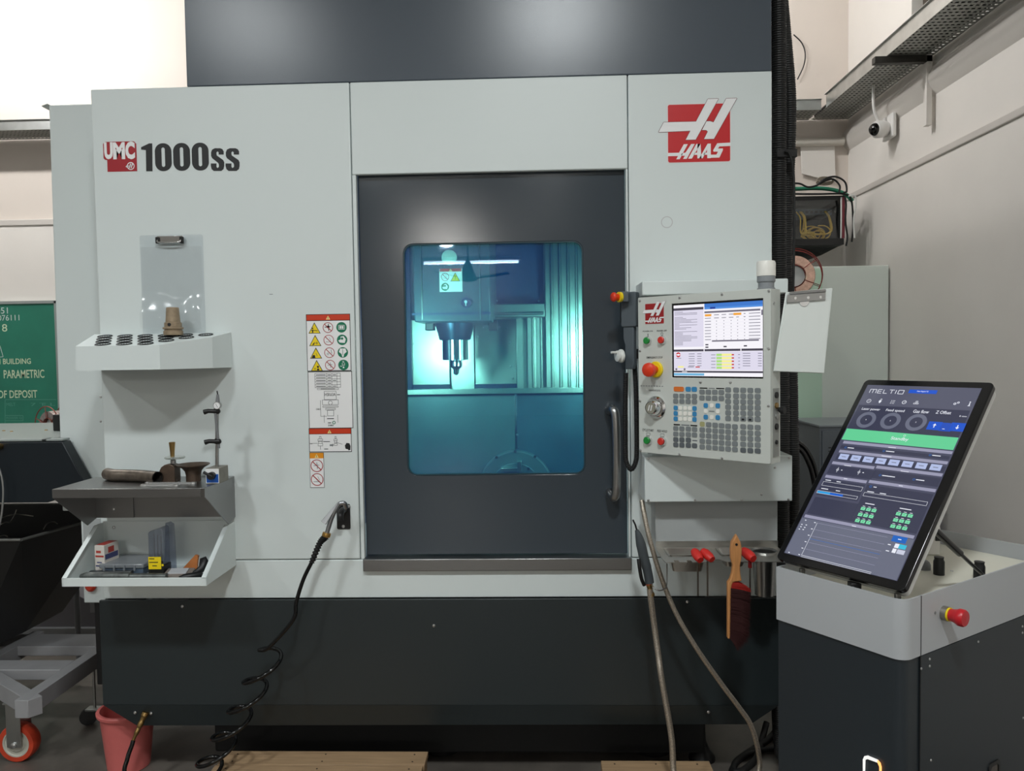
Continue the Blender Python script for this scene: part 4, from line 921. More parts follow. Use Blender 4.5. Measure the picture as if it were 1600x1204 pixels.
for k, (p0, p1) in enumerate(((.004, .022), (.004, .034), (.014, .03))): s2.rect(F5, x0+p0, TZ+.056-k*.012, x0+p1, TZ+.059-k*.012, .0007, M['ink'])
s2.build('yellow_label', t, smooth=0, bev='no', label='yellow label')
# notepad
x0, x1 = tp_(258, 2.53), tp_(300, 2.53)
t = thing('note_block', 'thick block of paper lying in the parts tray beside the drill case', 'paper block', ((x0+x1)/2, 2.54, TZ))
MB().slab(Frame((x0, 2.515, TZ), (1, .05, 0), (-.25, 1, 0)), [(0, 0), (x1-x0, 0), (x1-x0+.0, .08), (0, .08)], 0, .016, mat('kraft_edge', (128, 118, 112), .7)).build('paper_stack', t, bev=.001)
MB().slab(Frame((x0+.012, 2.522, TZ+.0162), (1, .05, 0), (-.25, 1, 0)), [(0, 0), (.06, 0), (.06, .06), (0, .06)], 0, .003, mat('white_card', (196, 198, 202), .5)).build('card', t)
a = P(278, 868, 2.6); b2 = P(308, 858, 2.62)
kn = MB().hexa([(a.x, 2.61, TZ), (b2.x, 2.61, TZ), (b2.x+.002, 2.62, TZ+.050), (b2.x-.008, 2.62, TZ+.054)], [(a.x, 2.622, TZ), (b2.x, 2.622, TZ), (b2.x+.002, 2.632, TZ+.050), (b2.x-.008, 2.632, TZ+.054)], mat('orange_wood', (172, 102, 46), .5, noise=.2, nscale=30)).build('wooden_wedge', bev=.001)
tag(kn, 'orange-brown wooden wedge leaning behind the paper block', 'wedge')
c0, c1 = P(303, 882, 2.53), P(325, 862, 2.57)
tag(MB().tube([(c0.x, 2.53, TZ+.014), (c0.x+.022, 2.54, TZ+.028), (c1.x-.008, 2.56, TZ+.048), (c1.x, 2.565, TZ+.052)], .01, M['black'], 12, radii=[.009, .013, .018, .013]).build('deburring_handle', smooth=60), 'black rubber tool handle leaning up on the tray right side', 'tool handle')
c0, c1 = P(284, 898, 2.49), P(318, 893, 2.52)
tag(MB().tube([(c0.x-.006, 2.485, TZ+.012), (c0.x+.01, 2.49, TZ+.014), (c1.x-.012, 2.515, TZ+.014), (c1.x-.004, 2.52, TZ+.012)], .01, M['black'], 12, radii=[.007, .012, .0125, .008]).build('pliers_grip', smooth=60), 'black tool grip lying flat near the front right of the tray', 'tool handle')
gs = mat('dull_grey_metal', (104, 108, 106), .45, .6, noise=.35, nscale=50)
x0, x1 = tp_(119, 2.49), tp_(256, 2.49)
o = MB().tube([(x0, 2.515, TZ+.011), (x0+.02, 2.513, TZ+.0135), (x0+.17, 2.51, TZ+.0135), (x0+.172, 2.51, TZ+.0115), (x1, 2.508, TZ+.0115)], .012, gs, 12, radii=[.008, .013, .0135, .0115, .0115]).build('grey_bar', smooth=40)
tag(o, 'long dull grey round bar tool lying along the tray front', 'tool')
x0, x1 = tp_(130, 2.55), tp_(206, 2.55)
tag(MB().hexa([(x0, 2.55, TZ), (x1, 2.545, TZ), (x1, 2.572, TZ), (x0-.008, 2.577, TZ)], [(x0+.018, 2.552, TZ+.017), (x1-.002, 2.548, TZ+.019), (x1-.004, 2.57, TZ+.019), (x0+.014, 2.572, TZ+.017)], mat('dark_grey_case', (70, 74, 76), .4, .3, noise=.3, nscale=60)).build('sharpening_stone', bev=.002), 'flat dark grey bar lying behind the long round one', 'tool')
spanner('spanner', 'chrome spanner lying against the front lip of the white tray', (tp_(118, 2.47), 2.475, TZ+.005), (tp_(222, 2.47), 2.470, TZ+.005), .0105)
# ---- air gun on its black hook plate and the coiled hose
a = P(526, 787, YF); b2 = P(548, 826, YF)
t = thing('hook_plate', 'black hook plate screwed to the machine left of the door', 'bracket', ((a.x+b2.x)/2, YF-.005, b2.z))
MB().slab(FF, rr(a.x, b2.z, b2.x, a.z, .005), 0, .004, M['black']).build('plate', t, bev=.001)
for x, y in ((545, 791), (536.5, 822)):
    p = P(x, y, YF-.004); inst(SCREW, 'screw', t, (p.x, YF-.004, p.z))
h = P(537, 800, YF-.02)
MB().tube(crom([(h.x, YF-.004, h.z+.005), (h.x-.002, YF-.03, h.z+.008), (h.x-.004, YF-.05, h.z-.004), (h.x-.004, YF-.052, h.z-.022)], 6), .011, M['black'], 12).build('hook', t, smooth=60)
ag = [P(538, 786, 2.615), P(524, 790, 2.61), P(517, 812, 2.60), P(511, 832, 2.595)]
t = thing('air_blow_gun', 'chrome air blow gun hanging from the black hook plate', 'air gun', ag[-1])
alu = mat('cast_alloy', (165, 168, 172), .28, 1)
MB().tube(crom([P(541, 793, 2.63), ag[0], P(530, 787, 2.612), P(524, 796, 2.605), ag[2], ag[3]], 5), .0078, alu, 12, radii=None).build('gun_body', t, smooth=60)
l_ = [P(527, 786, 2.60), P(515, 798, 2.585), P(506, 814, 2.58)]
MB().hexa([l_[0]+Vector((.006, 0, .004)), l_[0]-Vector((.006, 0, .004)), l_[2]-Vector((.010, 0, 0)), l_[2]+Vector((.006, 0, -.012))], [v+Vector((0, .006, 0)) for v in (l_[0]+Vector((.006, 0, .004)), l_[0]-Vector((.006, 0, .004)), l_[2]-Vector((.010, 0, 0)), l_[2]+Vector((.006, 0, -.012)))], alu).build('trigger', t, bev=.001)
d_ = (ag[3]-ag[2]).normalized()
MB().lathe([(.014, 0), (.0145, .006), (.0145, .012), (.013, .014)], ag[3], d_, mat('brass_ring', (190, 150, 84), .35, .9), 18).build('brass_collar', t, smooth=40)
rub = M['gblack']
hs = [ag[3]+d_*.014, P(500, 848, 2.59), P(487, 878, 2.58), P(474, 905, 2.58), P(463, 940, 2.575), P(458, 968, 2.57), P(445, 1000, 2.565)]
hose = crom(hs, 10)
ch = thing('coiled_air_hose', 'shiny black coiled air hose hanging down from the blow gun', 'hose', (hs[-1].x, 2.5, .1))
guard = []; gr_ = []
gp = crom([hs[0], hs[1], hs[2]], 26)
MB().tube(gp, .012, M['rubber'], 12, radii=[(.0128 if i % 4 < 2 else .0098)-.0025*i/len(gp) for i in range(len(gp))]).build('strain_relief', ch, smooth=30)
# the helix
cen = [P(424, 1015, 2.56), P(402, 1063, 2.56), P(378, 1108, 2.56), P(353, 1150, 2.55), P(330, 1190, 2.55), P(312, 1222, 2.54), P(300, 1245, 2.53)]
axp = crom(cen, 24); hel = []
for i, c_ in enumerate(axp):
    th = 2*math.pi*i/24+R(200); rr_ = .050
    hel.append(c_+Vector((math.cos(th)*rr_, -math.sin(th)*rr_, .012*math.cos(th+.6))))
for p in hel: p.z = max(p.z, .008)
full = crom([hs[2], hs[3], hs[4], hs[5]]+[hel[0]+Vector((.035, -.004, .012))]+hel[:3], 8)+hel[3:]
full += crom([hel[-1], hel[-1]+Vector((-.06, -.08, -.02)), Vector((hel[-1].x-.2, 2.3, .008)), Vector((hel[-1].x-.3, 2.34, .008))], 6)[1:]
for p in full: p.z = max(p.z, .008)
MB().tube(full, .0068, rub, 10).build('hose_coil', ch, smooth=60)
# brass coupling and hose under the skirt corner
b0 = P(228, 1112, 2.69); b1 = P(210, 1152, 2.66)
t = thing('brass_hose_tail', 'brass quick coupling with black hose at the skirt lower left', 'hose', b1)
d_ = (b1-b0)
MB().lathe([(.012, 0), (.0125, .012), (.010, .016), (.0085, .03), (.010, .036), (.010, .048), (.007, .055), (.0085, .062), (.0085, .074), (.006, .08), (.0055, .1)], b0, d_, M['brass'], 14).build('coupling', t, smooth=30)
e = P(206, 1164, 2.65)
MB().tube(crom([b0+d_.normalized()*.098, e, P(199, 1185, 2.63), P(196, 1215, 2.6), Vector((-1.33, 2.5, .01)), Vector((-1.2, 2.35, .009))], 6), .0075, rub, 10).build('hose', t, smooth=60)
# ---- jog remote with coil cord, left of the pendant
hp_ = thing('jog_remote', 'grey handheld jog remote with red stop button beside the door', 'remote control', P(975, 560, 2.6))
gy = mat('remote_grey', (84, 92, 98), .45)
F6 = Frame(P(978, 520, 2.60), (.85, -.52, 0), (0, 0, 1))
MB().slab(F6, rr(-.018, .02, .036, .135, .006), -.03, .0, gy).build('remote_head', hp_, bev=.003)
MB().slab(Frame(F6(-.0185, 0, -.015), Vector((.52, .85, 0))*-1, (0, 0, 1)), rr(-.012, .035, .012, .12, .003), -.002, .003, mat('remote_screen', (16, 22, 24), .15)).build('remote_screen', hp_)
MB().slab(F6, [(-.006, -.12), (.022, -.12), (.026, -.10), (.026, .02), (-.012, .02), (-.012, -.02), (-.006, -.04)], -.028, -.004, gy).build('remote_handle', hp_, bev=.003)
e0 = P(970, 464, 2.58); MB().cyl(e0, e0+Vector((-.008, -.004, 0)), .017, M['yellow'], n=20).build('stop_collar', hp_, smooth=40)
MB().box(e0.x-.004, e0.x+.026, 2.575, 2.60, e0.z-.016, e0.z+.018, gy).build('button_block', hp_, bev=.003)
e1 = P(962, 464, 2.575); ddx = Vector((-1, -.45, 0)).normalized()
MB().lathe([(.011, -.012), (.011, 0), (.0155, .004), (.0155, .010), (.012, .014)], e1, ddx, mat('stop_red', (226, 60, 28), .35), 22).build('stop_button', hp_, smooth=50)
k0 = P(969, 556, 2.575)
wk = mat('jog_wheel_white', (222, 224, 220), .4)
MB().lathe([(.012, -.012), (.022, -.006), (.022, .0), (.018, .004), (.018, .012), (.012, .014)], k0, ddx, wk, 24).build('jog_wheel', hp_, smooth=40)
MB().cyl(k0+ddx*.014+Vector((0, 0, .012)), k0+ddx*.034+Vector((0, 0, .012)), .004, wk, n=10).build('crank', hp_, smooth=60)
# cradle bracket
MB().box(.335, .37, 2.56, 2.70, P(990, 640, 2.62).z+.0, P(990, 485, 2.62).z, M['black']).build('cradle', hp_, bev=.003) if 0 else None
# coil cord: fine helix as a ribbed tube
def ribbed(pts, r, m, name, parent, pitch=.006, amp=.18, n=10, lab=None):
    base = crom(pts, 40); L_ = 0; out = [base[0]]; acc = 0
    step = pitch/3
    for a_, b_ in zip(base, base[1:]):
        seg = (b_-a_).length
        while L_+seg >= step:
            k = (step-L_)/seg; a_ = a_.lerp(b_, k); out.append(a_.copy()); seg = (b_-a_).length; L_ = 0
        L_ += seg
    rad = [r*(1-amp*(i % 3 == 0)) for i in range(len(out))]
    return MB().tube(out, r, m, n, radii=rad).build(name, parent, smooth=25, label=lab)
cp2 = [P(978, 582, 2.60), P(977, 640, 2.60), P(977, 700, 2.60), P(979, 722, 2.60), P(986, 733, 2.60), P(993, 722, 2.60), P(995, 700, 2.60), P(994, 620, 2.61), P(991, 560, 2.64)]
ribbed(cp2, .0085, M['rubber'], 'coil_cord', hp_)
MB().box(P(992, 553, 2.66).x-.008, P(992, 553, 2.66).x+.01, 2.62, YF, P(992, 560, 2.66).z, P(992, 545, 2.66).z, M['black']).build('cord_socket', hp_, bev=.002)
# ================================================================== CONTROL PENDANT
ANG = R(-41.6); PW = .446; PH = .497
cps = thing('pendant_support', 'white column boxes carrying the control pendant on the machine', 'support', (.57, 2.62, .9))
ztop = P(1003, 437, 2.536).z; zp1 = 1.718; zp0 = zp1-PH
MB().box(.335, .80, 2.536, YF-.001, zp1+.008, 1.772, W).build('top_box', cps, bev=.004)
MB().box(.42, .78, 2.60, YF-.001, zp0-.02, zp1+.008, W).build('column', cps, bev=.003)
MB().box(.338, .812, 2.533, YF-.001, 1.056, 1.204, W).build('lower_box', cps, bev=.003)
MB().box(.381, .785, 2.60, YF-.001, .910, 1.056, mat('grey_cover', (170, 174, 174), .5)).build('electrical_cover', cps, bev=.002)
MB().box(.336, .36, 2.60, YF-.001, 1.204, zp1+.008, W).build('side_web', cps, bev=.002)
for x, y in ((1013, 716), (1233, 715), (1013, 781), (1086, 781), (1159, 781), (1232, 780), (1211, 730), (1190, 772)):
    p = P(x, y, 2.533); inst(SCREW_S, 'screw', cps, (p.x, 2.533, p.z))
for x in (1085, 1158): p = P(x, 786, 2.6); inst(SCREW_S, 'screw', cps, (p.x, 2.60, 1.050))
# socket under the pendant
pdt = thing('control_pendant', 'white operator control pendant with lit screen, keypad and red stop', 'control panel', (.320, 2.526, zp0), rot=(0, 0, ANG))
cu = Vector((math.cos(ANG), math.sin(ANG), 0))
FPw = Frame((.320, 2.526, zp0), cu, (0, 0, 1))       # world frame for reading pixels
FL = Frame((0, 0, 0), (1, 0, 0), (0, 0, 1))          # the same frame in pendant space (n = -Y, towards the viewer)
pw = mat('pendant_white', (206, 210, 204), .4, bump=.1, bscale=900)
def lp(x, y, c=0): return FPw.px(x, y, c)
DP = .062
scr = lp(1049.5, 589.5)[0], lp(1049.5, 590)[1], lp(1192.5, 466)[0], lp(1192, 466.5)[1]
sx0, sz0, sx1, sz1 = lp(1049.8, 580)[0], lp(1120, 590.5)[1], lp(1192.4, 500)[0], lp(1120, 470)[1]
MB().slab(FL, rr(0, 0, PW, PH, .004, 2), -.004, 0, pw, holes=[[(sx0, sz0), (sx1, sz0), (sx1, sz1), (sx0, sz1)]]).build('front_plate', pdt, bev=.0008)
MB().slab(FL, [(0, 0), (PW, 0), (PW, PH), (0, PH)], -DP, -.0045, pw, holes=[[(.004, .004), (PW-.004, .004), (PW-.004, PH-.004), (.004, PH-.004)]]).build('housing', pdt)
MB().slab(FL, [(0.004, 0.004), (PW-.004, 0.004), (PW-.004, PH-.004), (0.004, PH-.004)], -DP, -DP+.003, pw).build('back_cover', pdt)
sc = MB().box(sx0, sx1, .0045, .012, sz0, sz1, M['gblack']).build('screen', pdt)
def em(name, rgb, es=1.0): return mat(name, (10, 10, 12), .25, emit=rgb, es=es)
SE = 1.0
EW = em('lcd_white', (246, 244, 250), SE); EL = em('lcd_lilac', (222, 218, 236), SE); EG = em('lcd_grey', (112, 108, 124), SE); EB = em('lcd_blue', (62, 120, 205), SE); ED = em('lcd_dark', (70, 66, 80), SE)
EO = em('lcd_orange', (240, 165, 60), SE); EY = em('lcd_yellow', (246, 240, 150), SE); EGn = em('lcd_green', (170, 222, 120), SE); ER = em('lcd_red', (200, 50, 50), SE); EK = em('lcd_ink', (120, 118, 135), SE); EC = em('lcd_cyan', (110, 178, 218), SE)
FSc = Frame((0, .0045, 0), (1, 0, 0), (0, 0, 1)); ux = sx1-sx0; uz = sz1-sz0
def g4(x, y): return (sx0+.005+(ux-.008)*x, sz1-.006-(uz-.011)*y)
ui = sheet()
def R_(x0, y0, x1, y1, c, m):
    a = g4(x0, y1); b_ = g4(x1, y0); ui.rect(FSc, a[0], a[1], b_[0], b_[1], c, m)
R_(0, 0, 1, 1, .0003, EW); R_(0, .06, .355, .59, .0005, EL); R_(0, .66, 1, .915, .0005, EL)
R_(0, .04, .355, .075, .0007, ED); R_(.365, 0, 1, .052, .0007, EB); R_(.365, .052, 1, .078, .0007, em('lcd_blue2', (78, 140, 220), SE)); R_(.43, .05, .49, .075, .0009, em('lcd_navy', (30, 60, 150), SE))
R_(.365, .105, .975, .13, .0007, EG)
for c0, c1 in ((.37, .445), (.69, .775)): R_(c0, .145, c1, .175, .0007, EO)
for r_ in range(9):
    y = .155+r_*.042
    for c0, c1 in ((.37, .44), (.475, .53), (.56, .61), (.64, .69), (.72, .75), (.80, .82), (.855, .975)):
        if r_ > 1 and c1-c0 < .06: c0, c1 = (c0+c1)/2-.005, (c0+c1)/2+.005
        if r_ == 0 and c0 in (.37, .72): continue
        R_(c0, y, c1, y+.009, .0008, EK)
    R_(.365, y+.027, .985, y+.029, .0006, EL)
R_(.985, .12, 1, .19, .0007, EG); R_(.45, .505, .96, .525, .0007, EG)
for x, y in ((.375, .555), (.375, .59), (.58, .585), (.80, .58)): R_(x, y, x+.035, y+.018, .0007, ED)
random.seed(3)
for r_ in range(26):
    if r_ in (3, 14): continue
    y = .095+r_*.0185; R_(.012, y, .012+random.choice((.06, .1, .14, .2, .27)), y+.006, .0008, EK)
for a, b_ in ((0, .355), (.365, .765), (.775, 1)): R_(a, .625, b_, .655, .0007, ED)
for r_ in range(6):
    y = .685+r_*.033; R_(.18, y, .25, y+.008, .0008, EK); R_(.28, y, .33, y+.008, .0008, EK); R_(.79, y, .87, y+.008, .0008, EK); R_(.95, y, .99, y+.008, .0008, EK)
for r_ in range(5):
    y = .69+r_*.044; R_(.5, y, .56, y+.03, .0007, EGn); R_(.56, y, .67, y+.03, .0007, EY); R_(.67, y+.006, .695, y+.024, .0008, ER); R_(.74, y+.01, .76, y+.018, .0008, EK); R_(.44, y+.01, .49, y+.018, .0008, EK)
a = g4(.055, .70); ui.ring(FSc, a[0], a[1], .0078, .0035, .0008, ER, 16); ui.rect(FSc, a[0]-.007, a[1]-.0015, a[0]+.007, a[1]+.0015, .001, EW); R_(.03, .745, .09, .752, .0008, EK)
R_(.05, .86, .12, .882, .0008, EY); R_(.26, .865, .31, .88, .0008, ER); R_(.17, .866, .24, .876, .0008, EK)
R_(0, .925, 1, .95, .0007, ED); R_(.0, .96, .36, .992, .0007, EC); R_(.36, .96, 1, .992, .0007, EW); R_(.1, .935, .16, .943, .0009, EW)
for x in (.03, .13): a = g4(x, .905); ui.flat(FSc, circ(a[0], a[1], .0035, 12), .0009, EG)
ui.build('display', sc, smooth=0, bev='no')
# emblem on the pendant
a = lp(1009, 505); b_ = lp(1037, 475)
s3 = sheet(); M_keep = M['redlabel']; M['redlabel'] = mat('emblem_red', (160, 30, 32), .4)
logo(s3, FL, lp(1008.5, 505)[0], lp(1022, 505.5)[1], lp(1037.5, 480)[0]-lp(1008.5, 480)[0], lp(1022, 474)[1]-lp(1022, 505.5)[1], .0006)
M['redlabel'] = M_keep
s3.build('emblem', pdt, smooth=0, bev='no', label='dark red square emblem with white slanted letter')
# buttons
gn = mat('button_green', (30, 140, 60), .35); rd = mat('button_red', (212, 52, 40), .35)
def button(px, py, m, r=.0105):
    a = lp(px, py); o = MB().lathe([(r*1.35, 0), (r*1.35, .003), (r*1.15, .008), (r, .008)], (a[0], 0, a[1]), (0, -1, 0), M['chrome'], 20).build('button_bezel', pdt, smooth=35)
    MB().lathe([(r, .0081), (r, .012), (r*.85, .0135), (1e-4, .0135)], (a[0], 0, a[1]), (0, -1, 0), m, 20).build('push_button', o, smooth=35)
button(1012.5, 532, gn); button(1035, 531, rd); button(1013, 687.5, gn, .0112); button(1035, 689, rd, .0112)
a = lp(1025.5, 577)
MB().lathe([(.0255, 0), (.0255, .006), (.0235, .008), (.0235, .0081)], (a[0], 0, a[1]), (0, -1, 0), M['yellow'], 28).build('stop_collar', pdt, smooth=35)
MB().lathe([(.0125, .008), (.0125, .022), (.02, .030), (.0225, .040), (.021, .049), (.014, .053), (1e-4, .054)], (a[0], 0, a[1]), (0, -1, 0), mat('stop_red', (226, 60, 28), .35), 28).build('emergency_stop', pdt, smooth=50)
a = lp(1025.5, 636)
hw = MB().lathe([(.036, 0), (.036, .004), (.032, .010), (.030, .012), (.026, .012), (.0245, .022), (.021, .032), (.0195, .034), (.0185, .031), (1e-4, .031)], (a[0], 0, a[1]), (0, -1, 0), M['chrome'], 36).build('hand_wheel', pdt, smooth=30)
cap = mat('wheel_cap', (168, 166, 152), .4, .5)
MB().cyl((a[0], -.0311, a[1]), (a[0], -.0335, a[1]), .0175, cap, n=24).build('wheel_cap', hw, smooth=30)
s3 = sheet(); F7 = Frame((0, -.0335, 0), (1, 0, 0), (0, 0, 1))
for dx in (-.007, .002): s3.flat(F7, [(a[0]+dx-.003, a[1]-.009), (a[0]+dx+.001, a[1]-.009), (a[0]+dx+.006, a[1]+.009), (a[0]+dx+.002, a[1]+.009)], .0005, M['paper'])
s3.build('wheel_emblem', hw, smooth=0, bev='no')
# lettering above the buttons
s3 = sheet()
def pt(s_, x0, y1, x1, y0):
    a = lp(x0, y1); b_ = lp(x1, y0); s3.text(FL, s_, a[0], a[1], b_[0], b_[1], .0005, M['ink'], .015)
pt('POWER ON', 1004.5, 518.5, 1020, 516); pt('POWER OFF', 1026.5, 518, 1042, 515); pt('I', 1012, 525, 1013, 521); s3.ring(FL, *lp(1034.5, 521.5), .0045, .0032, .0005, M['ink'], 14)
pt('EMERGENCY STOP', 1010.5, 560, 1035.5, 556.5); pt('HANDLE JOG', 1014, 611.5, 1032, 608.5); pt('CYCLE START', 1004, 673, 1021.5, 670.5); pt('FEED HOLD', 1027, 674.5, 1042.5, 672)
for x, y in ((1013, 678), (1035, 679.5)): a = lp(x, y); s3.frame_line(FL, a[0]-.007, a[1]-.004, a[0]+.007, a[1]+.004, .0008, .0005, M['ink'])
a = lp(1001, 602.5); b_ = lp(1038, 602.5)
for k in range(9): x = a[0]+(b_[0]-a[0])*k/9; s3.rect(FL, x, a[1]-.0012, x+.006, a[1]+.0012, .0005, M['greyink'])
s3.build('front_lettering', pdt, smooth=0, bev='no')
# keypad: every key a part
kg = mat('key_grey', (126, 132, 134), .5); kw = mat('key_white', (246, 244, 236), .5); kb = mat('key_blue', (58, 138, 190), .5); ko = mat('key_orange', (226, 118, 46), .5); kd = mat('key_dark', (96, 102, 106), .5)
def keymesh(w_, h_, m):
    b_ = MB(); b_.slab(Frame((0, 0, 0), (1, 0, 0), (0, 0, 1)), rr(-w_/2, -h_/2, w_/2, h_/2, h_*.28, 2), 0, .0012, m); return proto_mesh(b_, 'key', 30)
KW, KH = .0182, .0148
km = {'g': keymesh(KW, KH, kg), 'd': keymesh(KW, KH, kd), 'w': keymesh(.0125, .0125, kw), 'b': keymesh(.0145, .0145, kb), 'bb': keymesh(KW, KH, kb), 'o': keymesh(KW*1.95, KH, ko), 'y': keymesh(KW*.9, KH, mat('key_beige', (170, 168, 120), .5))}
def key(kind, px, py):
    a = lp(px, py); inst(km[kind], 'key', pdt, (a[0], -.0002, a[1]))
# pixel grid in zoomed crop (scale 5.472, origin 990,580)
def kz(kind, zx, zy): key(kind, 990+zx/5.472, 580+zy/5.472)
kz('o', 387, 151); kz('bb', 468, 152); kz('bb', 520, 153)
for r_, y in enumerate((209, 255)):
    for k, x in enumerate((361, 414, 467, 521)): kz('g', x, y+k*1.2)
for r_, y in enumerate((312, 359, 405)):
    kz('b', 361, y); kz('b', 522, y+5)
    for k, x in enumerate((400, 442, 482)): kz('w', x, y+1.5*k)
for r_, y in enumerate((487, 535, 582, 627)):
    for k, x in enumerate((362, 414, 469, 522)):
        if r_ == 2 and k == 3: continue
        kz('g' if r_ < 2 else 'd', x, y+k*2.5)
for y in (175, 226):
    for k, x in enumerate((586, 640, 695, 751)): kz('g', x, y+k*1.4)
for x, y, k in ((618, 291, 'b'), (669, 291, 'w'), (721, 293, 'b'), (618, 339, 'w'), (721, 342, 'w'), (618, 390, 'b'), (669, 391, 'w'), (721, 394, 'b')): kz(k, x, y)
for k, y in enumerate((157, 208, 257, 305, 354, 402)):
    kz('g', 809, y)
    for j, x in enumerate((877, 938, 999, 1062)): kz('g', x, y+2+j*1.5)
for r_, y in enumerate((450, 499, 547, 596, 645)):
    for k, x in enumerate((588, 643, 698, 753, 809, 867)): kz('y' if r_ == 0 and k == 0 else 'g', x, y+k*4.5)
    for k, x in enumerate((938, 999, 1062)): kz('d' if r_ == 4 else 'g', x, y+22+r_*1.5+k*3.5)
s3 = sheet(); mk = sheet()
def zb_(x0, y0, x1, y1, m=M['ink']):
    a = lp(990+x0/5.472, 580+y1/5.472); b_ = lp(990+x1/5.472, 580+y0/5.472); s3.rect(FL, a[0], a[1], b_[0], b_[1], .0006, m)
zb_(565, 139, 632, 147); zb_(706, 142, 776, 150); zb_(642, 142, 695, 148, M['greyink']); zb_(343, 451, 398, 459); zb_(487, 459, 545, 467); zb_(408, 456, 478, 462, M['greyink']); zb_(503, 588, 545, 595, M['greyink']); zb_(645, 338, 692, 344, M['greyink'])
for x, y in ((938, 410), (999, 412)): a = lp(990+x/5.472, 580+y/5.472); s3.rect(FL, a[0]-.004, a[1]-.0025, a[0]+.004, a[1]+.0025, .0022, M['ink'])
stuff(s3.build('keypad_print', pdt, smooth=0, bev='no'))
for zx, zy in ((459, 244), (708, 225), (984, 204), (983, 543), (981, 879), (458, 1166), (708, 1187), (225, 262), (226, 556), (227, 851), (229, 1141), (582, 740), (758, 741)):
    a = lp(940+zx/3.7625, 400+zy/3.7625); inst(SCREW_S, 'screw', pdt, (a[0], 0, a[1]))
# side plate with ports (right side) : frame normal = +X of pendant
FSd = Frame((PW, 0, 0), (0, 1, 0), (0, 0, 1))
MB().slab(FSd, [(.014, .018), (.052, .018), (.052, .215), (.014, .215)], 0, .0015, mat('port_recess', (150, 152, 148), .5)).build('port_plate', pdt, bev=.0005)
for z_, r_, m in ((.195, .009, M['black']), (.165, .009, M['brass']), (.135, .008, M['zinc']), (.105, .009, M['black']), (.06, .006, M['black'])):
    MB().cyl((PW+.0016, .032, z_), (PW+.006, .032, z_), r_, m, n=14).build('port', pdt, smooth=35)
MB().tube([(PW+.006, .034, .155), (PW+.016, .036, .152), (PW+.026, .036, .152)], .009, M['black'], 12, radii=[.005, .010, .011]).build('port_plug', pdt, smooth=40)
inst(SCREW_S, 'screw', pdt, (PW, .02, PH-.04), rot=(0, 0, R(90)))
# beacon
bw = mat('beacon_white', (235, 233, 226), .35); bg = mat('beacon_grey', (138, 142, 146), .4)
p = P(1197, 430, 2.42)
t = thing('beacon', 'small grey and white status beacon standing on the pendant top', 'beacon', (p.x, 2.36, zp1))
bp_ = Vector((P(1197, 430, 2.36).x, 2.36, zp1)); hz = P(1197, 408, 2.36).z-zp1
MB().lathe([(.024, 0), (.026, .004), (.026, .010), (.023, .012), (.023, .026), (.0265, .030), (.0265, .046)], bp_, (0, 0, 1), bg, 28).build('beacon_base', t, smooth=35)
MB().lathe([(.0275, .0462), (.0275, hz-.006), (.025, hz), (1e-4, hz+.001)], bp_, (0, 0, 1), bw, 28).build('beacon_cap', t, smooth=35)
# white clipboard hung on the pendant side
F8 = Frame(P(1211, 580, 2.235), P(1287, 584, 2.255)-P(1211, 580, 2.235), P(1224, 456, 2.235)-P(1211, 580, 2.235))
cw = mat('clipboard_white', (222, 228, 224), .4)
cc = [F8.px(*q) for q in ((1208.5, 580), (1288, 586), (1296.5, 452), (1224, 456))]
t = thing('clipboard', 'white clipboard with steel clip hung at the pendant right side', 'clipboard', P(1250, 583, 2.24))
MB().slab(F8, cc, -.004, 0, cw).build('board', t, bev=.003)
MB().slab(F8, [(a*.96+.003, b_*.97+.002) for a, b_ in cc[:2]]+[(cc[2][0]*.95, cc[2][1]*.9), (cc[3][0]+.006, cc[3][1]*.9)], .0003, .0015, mat('paper_sheet', (226, 231, 227), .6)).build('paper', t)
k0, k1 = F8.px(1222, 474), F8.px(1285, 456)
cl = [F8.px(1224.5, 473.5), F8.px(1284.5, 470.5), F8.px(1284.5, 458), F8.px(1225, 460)]
MB().slab(F8, cl, .002, .006, M['steel']).build('clip_plate', t, bev=.0015)
a = F8.px(1228, 458.5); b_ = F8.px(1283, 456); MB().cyl(F8(a[0], a[1], .007), F8(b_[0], b_[1], .007), .0045, M['steel'], n=12).build('clip_spring', t, smooth=60)
for x in (1237, 1257, 1276): a = F8.px(x, 466); MB().cyl(F8(a[0], a[1], .006), F8(a[0], a[1], .0075), .004, M['chrome'], n=12).build('rivet', t)
a = F8.px(1252, 470.5); MB().lathe([(.014, .0017), (.014, .0035)], F8(a[0], a[1]-.002), F8.n, M['chrome'], 20).build('clip_hook', t)
# ---- tool shelf below the support
ZS = .890; ss2 = mat('stainless_sheet', (196, 194, 188), .3, .9)
t = thing('tool_shelf', 'small stainless tool shelf with notches below the pendant', 'shelf', (.55, 2.55, ZS))
FX = Frame((0, 0, ZS), (1, 0, 0), (0, 1, 0))
yb = 2.60; yf = 2.42
sx = lambda px, y=yf: P(px, 870, y).x
n1 = [(.382, yb), (.785, yb), (.785, yf), (sx(1122), yf), (sx(1113), yf+.03), (sx(1110), yf+.035)]
out = [(.382, yb), (.382, yf+.02), (sx(1040), yf)]
for x in (1054, 1074): out += [(sx(x), yf), (sx(x), yf+.022), (sx(x+8), yf+.022), (sx(x+8), yf)]
out += [(sx(1116), yf), (sx(1112), yf+.03), (sx(1128), yf+.03), (sx(1136), yf), (.76, yf), (.785, yf+.02), (.785, yb)]
h1 = [(.405, 2.49), (.405, 2.585), (.535, 2.585), (.535, 2.49)]; h2 = [(.575, 2.49), (.575, 2.585), (.665, 2.585), (.665, 2.49)]
cupc = (P(1197, 880, 2.5).x, 2.52)
MB().slab(FX, out, -.0025, 0, ss2, holes=[h1, h2, circ(*cupc, .036, 24)[::-1]]).build('shelf_plate', t)
